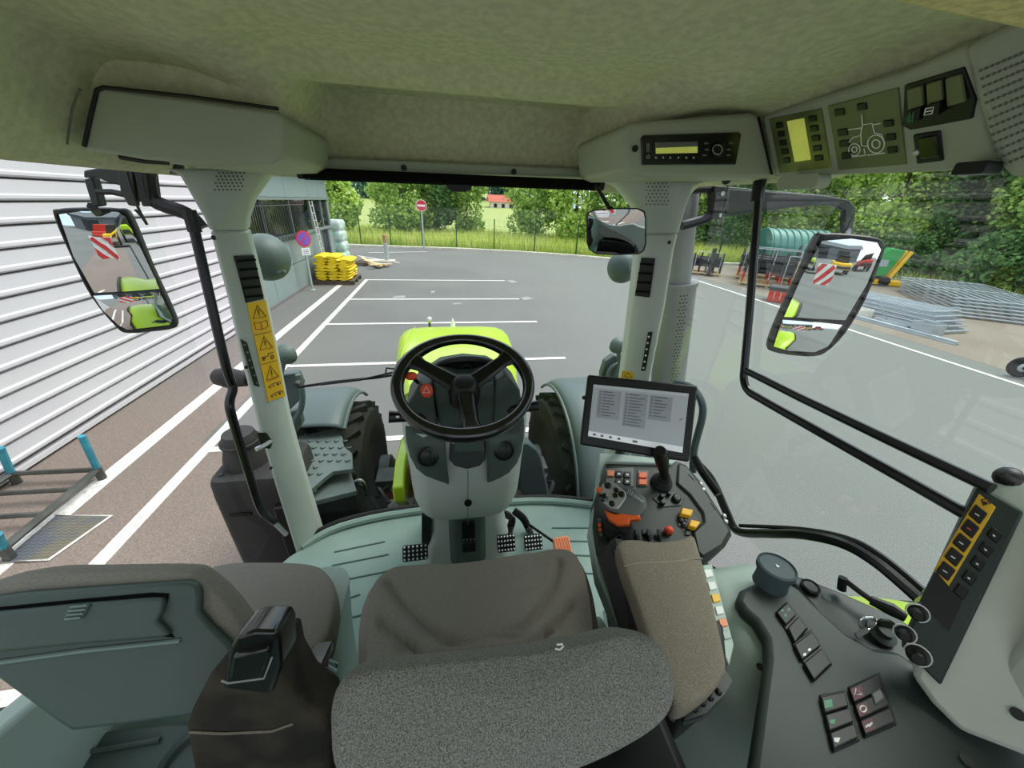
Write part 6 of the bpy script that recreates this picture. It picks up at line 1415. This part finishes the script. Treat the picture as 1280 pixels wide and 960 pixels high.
MB().tube([P(264, 471, Y=1.62), P(272, 471, Y=1.62), P(285, 472, Y=1.6), P(310, 474, Y=1.58)], [0.012, 0.036, 0.044, 0.030], 12).build('housing', 'tank_black', t); MB().tube([P(300, 474, Y=1.58), P(330, 476, Y=1.56)], 0.014, 8).build('arm', 'black', t)
t = thing('lamp_bracket', 'grey lamp and handrail bracket behind the left pillar', 'bracket', P(365, 540, Y=2.0))
MB().prism([P(x, y, Y=1.98) for x, y in ((340, 470), (372, 466), (378, 480), (375, 500), (345, 530), (340, 515))], (0, 0.05, 0)).build('plate', 'fender_grey', t, bevel=0.006)
MB().tube(smooth_path([P(x, y, Y=1.95) for x, y in ((350, 545), (372, 520), (378, 500), (376, 480), (373, 468))], 4), 0.016, 8).build('rail', 'lamp_grey', t)
MB().prism([P(x, y, Y=2.0) for x, y in ((352, 520), (374, 512), (378, 530), (362, 555), (350, 548))], (0, 0.05, 0)).build('lower_plate', 'fender_grey', t, bevel=0.006)
t = thing('lamp_bracket', 'grey lamp bracket above the right front fender', 'bracket', P(765, 470, Y=2.0))
MB().prism([P(x, y, Y=2.0) for x, y in ((752, 468), (757, 452), (768, 444), (780, 448), (782, 480), (752, 484))], (0, 0.05, 0)).build('plate', 'fender_grey', t, bevel=0.006)
MB().tube(smooth_path([P(x, y, Y=1.97) for x, y in ((758, 480), (762, 462), (775, 455), (784, 470))], 4), 0.012, 8).build('rail', 'lamp_grey', t)
# exhaust
ex = thing('exhaust_stack', 'grey upright exhaust with perforated shield behind the right pillar', 'exhaust', P(824, 560, Y=1.75))
YE = 1.75
a, b, c = P(857, 228, Y=YE), P(847, 352, Y=YE), P(822, 600, Y=YE)
MB().tube([a, lerp(a, b, .5), b], 0.062, 20).build('pipe', 'exhaust', ex)
ax = (c-b).normalized(); MB().tube([b-ax*0.0, c], 0.092, 24).build('shield', 'exhaust', ex); MB().tube([b, b+ax*0.02], 0.098, 24).build('collar', 'exhaust', ex)
x_, y_, z_ = frame(ax); m = MB()
for k in range(44):
    for j in range(13):
        an = j*0.17+(k % 2)*0.085; d = (x_*math.cos(an)+y_*math.sin(an))
        for sgn in (1, -1):
            dd = d*sgn
            if dd.dot(CAM-b) > 0.2 and dd.x > -0.35: m.cyl(b+ax*(0.05+k*0.018)+dd*0.0915, dd, 0.0042, 0.0012, 5)
m.build('perforation', 'hole', ex, kind='stuff')
# wiper
wp_ = thing('windscreen_wiper', 'black windscreen wiper lying across the lower screen', 'wiper', P(400, 478, Y=1.52))
MB().tube([P(372, 484, Y=1.51), P(420, 477, Y=1.53), P(470, 472, Y=1.54), P(496, 468, Y=1.54)], 0.006, 6).build('arm', 'black', wp_)
MB().tube([P(400, 481, Y=1.515), P(450, 475, Y=1.53), P(497, 464, Y=1.535)], 0.004, 6).build('blade', 'rubber', wp_)
MB().tube([P(x, y, Y=1.54) for x, y in ((482, 468), (483, 460), (492, 461), (497, 465))], 0.004, 6).build('clip', 'black', wp_)
MB().cyl(P(374, 478, Y=1.55), (0, -1, 0), 0.012, 0.03, 10).build('pivot', 'steel_dark', wp_)

# ---- rear of the tractor, seen in the mirrors and over the right sill
for sx, lb in ((-1, 'left rear lime green fender seen in the left mirror'), (1, 'right rear lime green fender beyond the right window sill')):
    t = thing('rear_fender', lb, 'fender', (sx*1.1, -0.45, 0.9), 'rear fenders')
    def fn(u, v, sx=sx):
        a = math.radians(lerp(28, 175, v)); e = 0.06*max(0, u-0.6)**2*6; r = 1.06; return (sx*lerp(0.93, 1.40, u), -0.25+(r-e)*math.cos(a), 0.86+(r-e)*math.sin(a))
    MB().grid(fn, 8, 30).build('shell', 'lime', t, solid=0.015)
    MB().tube([(sx*1.40, -0.25+1.01*math.cos(math.radians(a)), 0.86+1.01*math.sin(math.radians(a))) for a in range(28, 176, 7)], 0.02, 6).build('edge', 'black', t)
wheel(-1.16, -0.25, 0.88, 0.50, 'left rear tractor tyre seen in the left mirror', 'rear_wheel', 'rear wheels', 24)
wheel(1.16, -0.25, 0.88, 0.50, 'right rear tractor tyre seen in the right mirror', 'rear_wheel', 'rear wheels', 24)
for sx, lb in ((-1, 'red and white striped warning board seen in the left mirror'), (1, 'red and white striped warning board seen in the right mirror')):
    c = Vector((sx*1.62, -2.3, 2.02)); t = thing('warning_board', lb, 'warning board', c, 'striped warning boards')
    MB().box(c-Vector((0, 0.02, 0)), (0.44, 0.02, 0.44)).build('board', 'sign_white', t, bevel=0.004)
    for k in (-1, 0, 1):
        # diagonal stripe clipped to the square
        o0 = k*0.28; pts = []
        for s_ in (-0.07, 0.07):
            off = o0+s_; 
            a_, b_ = (-0.22, -0.22+off), (0.22, 0.22+off)
            def cl(p, q):
                (x0, z0), (x1, z1) = p, q
                if z0 < -0.22: x0 += (-0.22-z0); z0 = -0.22
                if z1 > 0.22: x1 -= (z1-0.22); z1 = 0.22
                return (x0, z0), (x1, z1)
            pts.append(cl(a_, b_))
        (p0, p1), (p2, p3) = pts
        poly = [p0, p1, p3, p2]
        for yy, tt in ((0.001, 0.003), (-0.034, 0.003)):
            MB().prism([c+Vector((sx*x, yy, z)) for x, z in poly], (0, tt, 0)).build('red_stripe', 'sign_red', t)
    MB().rod(c-Vector((sx*0.6, 0.03, 0.0)), c-Vector((0, 0.03, 0)), 0.02, 8).build('arm', 'black', t); MB().rod(c-Vector((sx*0.6, 0.03, 0.0)), Vector((sx*0.95, -1.30, 1.2)), 0.02, 8).build('stay', 'black', t)
rb = thing('tractor_rear', 'dark rear body of the tractor below the cab', 'tractor body', (0, -0.5, 0.8))
MB().box((0, -0.2, 0.95), (1.3, 2.2, 0.5)).build('transmission', 'steel_dark', rb, bevel=0.05)

# everything of the tractor outside the cab moves as one
trc = thing('tractor', 'lime green tractor around the cab with grey front fenders and upright exhaust', 'tractor', (0, 0, 0))
for o in [o for o in COL.objects if o.type == 'EMPTY' and o.parent is None and o.name.split('.')[0] in ('tractor_hood', 'front_camera', 'hood_emblem_post', 'front_chassis', 'front_wheel', 'front_fender', 'step_plate', 'battery_box', 'fuel_tank', 'engine_cover', 'sticker_tray', 'work_lamp', 'marker_lamp', 'lamp_bracket', 'exhaust_stack', 'windscreen_wiper', 'rear_fender', 'rear_wheel', 'warning_board', 'tractor_rear')]:
    demote(o, trc)
# ================================================================== STORED MACHINERY AT RIGHT
M('pipe_green', (74, 130, 118), 0.5, var=0.06, scale=2); M('implement_black', (44, 46, 46), 0.6, var=0.2, scale=5); M('implement_red', (190, 58, 44), 0.6, var=0.1)
M('galv_bright', (168, 175, 180), 0.4, metal=0.25, var=0.08, scale=3); M('loader_green', (40, 150, 72), 0.45); M('loader_yellow', (238, 186, 30), 0.45); M('cardboard', (210, 206, 196), 0.8, var=0.1)
# corrugated tank
a, b = Vector((15.3, 16.9, 1.02)), Vector((17.9, 16.1, 1.02)); ax = (b-a).normalized()
t = thing('corrugated_tank', 'large green corrugated plastic pipe lying behind the implements', 'pipe', (17, 15.9, 0))
R0 = 1.02
MB().tube([a, b], R0-0.05, 32, caps=True).build('body', 'pipe_green', t, sharp=50)
n = 9
for k in range(n):
    c = lerp(a, b, (k+0.5)/n); MB().lathe([(R0-0.06, -0.10), (R0, -0.06), (R0, 0.06), (R0-0.06, 0.10)], c, ax, 32).build('rib', 'pipe_green', t)
MB().lathe([(R0+.02, -0.03), (R0+.02, 0.03), (R0-0.05, 0.035), (R0-0.05, -0.03)], a, ax, 32).build('end_rim', 'pipe_green', t)
MB().cyl(a-ax*0.015, -ax, R0-0.1, 0.01, 32).build('dark_mouth', 'dark_room', t)
# implements on pallets
def implement(label, p, L, W, H, rz, seed, red=True):
    rnd = random.Random(seed); t = thing('farm_implement', label, 'implement', p, 'stored farm implements'); p = Vector(p); rot = Rm(0, 0, rz)
    def T(x, y, z): return p+rot @ Vector((x, y, z))
    for k in range(4): MB().box(T(0, -W/2+W*k/3, 0.10), (L, 0.10, 0.04), rot).build('pallet_board', 'wood_light', t)
    for k in range(3): MB().box(T(-L/2+0.05+(L-.1)*k/2, 0, 0.04), (0.10, W, 0.08), rot).build('pallet_runner', 'wood_light', t)
    for z, mt_ in ((H*0.45, 'implement_black'), (H*0.75, 'implement_black')):
        for sy in (-1, 1): MB().box(T(0, sy*W*0.38, z), (L*0.95, 0.09, 0.09), rot).build('beam', mt_, t)
    for k in range(5):
        x = -L*0.45+L*0.9*k/4
        MB().rod(T(x, -W*0.4, 0.12), T(x, -W*0.38, H*0.45), 0.035, 6).build('leg', 'implement_red' if red else 'implement_black', t)
        MB().rod(T(x, W*0.4, 0.12), T(x, W*0.38, H*0.45), 0.035, 6).build('leg', 'implement_red' if red else 'implement_black', t)
        MB().tube([T(x, -W*.5, H*.45), T(x, -W*.2, H*(0.9+0.15*rnd.random())), T(x, W*.3, H*0.75)], 0.04, 6).build('tine', 'implement_black', t)
    MB().box(T(0, 0, H*0.62), (L*0.9, W*0.7, H*0.22), rot @ Rm(0, 0.08, 0)).build('deck', 'implement_black', t, bevel=0.02)
    for k in range(3): MB().rod(T(-L*.4+L*.4*k, -W*.42, H*.2), T(-L*.4+L*.4*k, -W*.42, H*1.05), 0.018, 6).build('stay', 'galv_bright', t)
    MB().rod(T(-L*.4, -W*.42, H*1.05), T(L*.4, -W*.42, H*1.05), 0.018, 6).build('rail', 'galv_bright', t)
    return t
implement('black implement on a pallet nearest the long white line', (12.9, 13.4, 0), 2.0, 1.2, 1.35, -0.75, 1)
implement('black implement with red legs in front of the corrugated pipe', (14.3, 12.3, 0), 2.3, 1.3, 1.35, -0.75, 2)
implement('low black implement beside the meadow, farthest of the row', (11.9, 16.0, 0), 1.3, 0.9, 0.95, -0.6, 3, False)
implement('black implement partly behind the right window rail', (13.9, 14.6, 0), 2.4, 1.2, 1.3, -0.75, 4)
implement('black implement with grey stays crowded before the corrugated pipe', (13.4, 12.3, 0), 1.7, 1.0, 1.2, -0.75, 5)
implement('low dark implement just right of the window rail', (15.4, 13.6, 0), 2.0, 1.2, 1.5, -0.75, 6)
for px in ((961, 345), (972, 348)):
    q = P(*px, X=13.6); t = MB().prism([q+Vector((-.11, .1, .14)), q+Vector((.11, -.1, .1)), q+Vector((0.02, 0, -.18))], (0.04, 0.04, 0)).build('red_flag', 'implement_red')
    tag(t, 'small red triangular guard on the black implement, '+('upper left one' if px[0] == 961 else 'lower right one'), 'guard')
# broom attachment
q = P(985, 378, Z=0); t = thing('sweeper_brush', 'black sweeper attachment with red bristles by the white line', 'sweeper', q)
rz = -0.75; rot = Rm(0, 0, rz)
MB().box(q+Vector((0, 0, 0.42)), (1.3, 0.7, 0.14), rot).build('frame', 'implement_black', t, bevel=0.03)
for k in range(7): MB().box(q+rot @ Vector((-0.55+0.18*k, -0.28, 0.19)), (0.15, 0.12, 0.36), rot).build('bristle_block', 'implement_red', t)
for k in range(3): MB().box(q+rot @ Vector((-0.5+0.5*k, 0.25, 0.18)), (0.1, 0.1, 0.36), rot).build('support', 'implement_black', t)
q = P(986, 372, Z=0); q.x += .25; q.y += .3
t = thing('timber_post', 'thin pale upright timber leaning at the sweeper attachment', 'post', q); MB().box(q+Vector((0, 0, 0.6)), (0.06, 0.06, 1.2), Rm(0, 0.05, 0)).build('post', 'wood_light', t)
# slim grey post before the pallets
q = P(885, 345, Z=0); t = thing('steel_post', 'slim grey steel post beside the meadow near the exhaust', 'post', q)
MB().box(q+Vector((0, 0, 0.6)), (0.14, 0.10, 1.2)).build('post', 'steel_dark', t); MB().box(q+Vector((0, 0, 0.02)), (0.3, 0.3, 0.03)).build('foot', 'steel_dark', t)
# loader
q = P(1112, 352, Z=0.0); q = P(1097, 356, Z=0); t = thing('mini_loader', 'small green and yellow loader beside the right mirror', 'loader', q)
rot = Rm(0, 0, -0.6)
LS = 0.62
def T(x, y, z): return q+rot @ Vector((x*LS, y*LS, z*LS*1.25))
MB().prism([T(x, -0.35, z) for x, z in ((-1.0, 0.5), (0.1, 0.5), (0.55, 1.9), (-0.3, 2.0), (-0.9, 1.3))], rot @ Vector((0, 0.7*LS, 0))).build('body', 'loader_green', t, bevel=0.04)
MB().prism([T(x, -0.42, z) for x, z in ((0.1, 0.2), (0.35, 0.2), (0.95, 1.85), (0.75, 1.9))], rot @ Vector((0, 0.12*LS, 0))).build('mast', 'loader_yellow', t, bevel=0.02)
MB().prism([T(x, 0.30, z) for x, z in ((0.1, 0.2), (0.35, 0.2), (0.95, 1.85), (0.75, 1.9))], rot @ Vector((0, 0.12*LS, 0))).build('mast', 'loader_yellow', t, bevel=0.02)
MB().box(T(0.3, 0, 0.18), (1.7*LS, 0.9*LS, 0.2), rot).build('base', 'loader_yellow', t, bevel=0.03)
MB().box(T(0.95, 0, 0.06), (0.9*LS, 0.8*LS, 0.06), rot).build('fork', 'loader_yellow', t)
for sx in (-0.8, 0.1):
    for sy in (-0.45, 0.45): MB().cyl(T(sx, sy-.08, 0.26), rot @ Vector((0, 1, 0)), 0.2, 0.12, 18).build('wheel', 'tire', t)
MB().box(T(-0.35, -0.36, 1.2), (0.5*LS, 0.03, 0.45*LS), rot).build('pale_panel', 'galv_bright', t)
# gates and hurdles in stacks
def gate(label, c, ux, uy, L, W, nb, z, group, sag=0.0):
    t = thing('steel_gate', label, 'gate', Vector((c.x, c.y, z)), group); ux = Vector(ux).normalized(); uy = Vector(uy).normalized(); c = Vector((c.x, c.y, z))
    for k in range(nb): 
        o = c+uy*(-W/2+W*k/(nb-1)); MB().rod(o-ux*L/2, o+ux*L/2, 0.022, 6).build('bar', 'galv_bright', t)
    for s_ in (-1, 1): MB().rod(c+ux*L/2*s_-uy*W/2, c+ux*L/2*s_+uy*W/2, 0.026, 6).build('end_tube', 'galv_bright', t)
    MB().rod(c-uy*W/2, c+uy*W/2, 0.02, 6).build('brace', 'galv_bright', t)
A1, A2, A4 = P(1072, 393, Z=0), P(1180, 421, Z=0), P(1108, 366, Z=0)
ux = (A2-A1).normalized(); cA = (A1+A2)/2+Vector((0.55, 0.75, 0)); uy = Vector((-ux.y, ux.x, 0))
for k in range(5):
    gate(('lowest', 'second', 'third', 'fourth', 'topmost')[k]+' galvanised gate in the stack nearest the white line', cA+Vector((0.05*k, 0.12*k-.1, 0)), ux, uy, 3.0, 1.1, 6, 0.07+0.10*k, 'galvanised gates nearest the white line')
B1, B2, B3 = P(1150, 372, Z=0), P(1240, 414, Z=0), P(1290, 408, Z=0)
ux2 = (B2-B1).normalized(); uy2 = Vector((-ux2.y, ux2.x, 0))
for k in range(6):
    gate(('lowest', 'second', 'third', 'fourth', 'fifth', 'topmost')[k]+' galvanised gate in the larger stack at the right edge', (B1+B2)/2+Vector((1.5+0.05*k, 0.5+.06*k, 0)), ux2, uy2, 4.6, 2.4, 11, 0.07+0.09*k, 'galvanised gates at the right edge')
# trays and boxes in front of the near stack
n_ = uy*-1
for k, (u, w_, h_, mt_, lb) in enumerate(((-1.2, 0.9, 0.10, 'galv_bright', 'shallow metal tray at the left end of the near gate stack'), (-0.2, 0.5, 0.22, 'cardboard', 'pale carton lying before the near gate stack'), (0.8, 0.8, 0.12, 'galv_bright', 'shallow metal tray in the middle before the near gate stack'), (1.5, 0.45, 0.28, 'galv_bright', 'bright metal panel box at the right end of the near gate stack'))):
    c = cA+ux*u+n_*0.85; rot = Matrix((ux, uy, (0, 0, 1))).transposed()
    t = thing('metal_tray', lb, 'tray', c); MB().box(c+Vector((0, 0, 0.02)), (w_, 0.45, 0.03), rot).build('bottom', mt_, t)
    for s_ in (-1, 1): MB().box(c+uy*0.22*s_+Vector((0, 0, h_/2+.02)), (w_, 0.02, h_), rot).build('side', mt_, t); MB().box(c+ux*w_/2*s_+Vector((0, 0, h_/2+.02)), (0.02, 0.45, h_), rot).build('end', mt_, t)
c = cA+ux*0.3+n_*1.15; t = thing('steel_rail', 'long flat galvanised rail lying along the near gate stack', 'rail', c); MB().box(c+Vector((0, 0, 0.05)), (4.0, 0.10, 0.08), Matrix((ux, uy, (0, 0, 1))).transposed()).build('rail', 'galv_bright', t, bevel=0.01); MB().box(c+Vector((0, 0, 0.015)), (4.0, 0.2, 0.03), Matrix((ux, uy, (0, 0, 1))).transposed()).build('flange', 'galv_bright', t)
# far long sheets
for k in range(3):
    c = P(1145+6*k, 341+4*k, Z=0.3); o = MB().prism([c+ux*-2.0-uy*.3, c+ux*2.0-uy*.3, c+ux*2.0+uy*.3, c+ux*-2.0+uy*.3], (0, 0, 0.12)).build('profiled_sheet', 'galv_bright')
    tag(o, ('farthest', 'middle', 'nearest')[k]+' pale profiled sheet lying behind the gate stacks', 'sheet', 'pale sheets behind the gates'); o.location.z = -0.3
# small cart wheel at the right edge
q = P(1278, 459, Z=0.2); t = thing('hand_cart', 'small hand cart wheel showing at the right image edge', 'cart', Vector((q.x, q.y, 0)))
wd = Vector((0.5, 0.86, 0)); MB().lathe([(0.10, -0.04), (0.17, -0.045), (0.2, -0.02), (0.2, 0.02), (0.17, 0.045), (0.10, 0.04)], Vector((q.x, q.y, 0.2)), (-0.6, -0.8, 0), 24).build('tyre', 'tire', t)
MB().lathe([(0.11, -0.03), (0.04, -0.05), (0.03, -0.06), (0.03, 0.06), (0.11, 0.03)], Vector((q.x, q.y, 0.2)), (-0.6, -0.8, 0), 18).build('rim', 'galv_bright', t)
MB().rod(Vector((q.x, q.y, 0.2)), Vector((q.x+0.6, q.y-0.4, 0.25)), 0.025, 8).build('axle', 'steel_dark', t); MB().box(Vector((q.x+0.55, q.y-0.35, 0.4)), (0.5, 0.5, 0.2), Rm(0, 0, .8)).build('tray', 'steel_dark', t, bevel=0.02)

# ================================================================== YARD BEHIND THE TRACTOR (seen in the mirrors)
def machine(label, p, c1, c2, L=3.2, name='stored_machine'):
    p = Vector(p); t = thing(name, label, 'machine', p, 'machines behind the tractor')
    MB().box(p+Vector((0, 0, 1.0)), (2.0, L, 0.8)).build('body', c1, t, bevel=0.1); MB().prism([p+Vector((-0.8, -0.6, 1.4)), p+Vector((0.8, -0.6, 1.4)), p+Vector((0.6, -0.4, 2.3)), p+Vector((-0.6, -0.4, 2.3))], (0, 1.2, 0)).build('cab', c2, t, bevel=0.05)
    for sx in (-1, 1):
        for y in (-1, 1): MB().cyl(p+Vector((sx*1.0-.15, y*L*.33, 0.45)), (1, 0, 0), 0.45, 0.3, 20).build('wheel', 'tire', t)
    MB().box(p+Vector((0, L/2+.3, 0.9)), (1.8, 0.3, 0.3)).build('front_beam', c2, t, bevel=0.04)
machine('yellow machine behind the tractor seen in the mirrors', (-2.6, -21.0, 0), 'loader_yellow', 'implement_black')
machine('lime machine behind the tractor at the wall side', (0.2, -23.0, 0), 'lime', 'implement_black')
machine('red trailer-like machine behind the tractor', (-4.2, -27.0, 0), 'implement_red', 'implement_red')
machine('yellow machine behind the tractor on the storage side', (4.6, -21.5, 0), 'loader_yellow', 'implement_black')
machine('red machine behind the tractor on the storage side', (8.4, -25.0, 0), 'implement_red', 'implement_black')
sh = thing('workshop_shed', 'long dark shed far behind the tractor', 'building', (0, -56, 0)); M('shed_wall', (96, 100, 104), 0.8, var=0.05, scale=1)
MB().box((0, -58, 1.9), (26, 6, 3.8)).build('wall', 'shed_wall', sh); MB().prism([Vector((-13.5, -54.5, 3.8)), Vector((-13.5, -58, 5.0)), Vector((-13.5, -61.5, 3.8))], (27, 0, 0)).build('roof', 'shed_wall', sh)
for k in range(4): MB().box((-9+6*k, -54.98, 1.6), (3.2, 0.08, 3.0)).build('door', 'dark_room', sh)
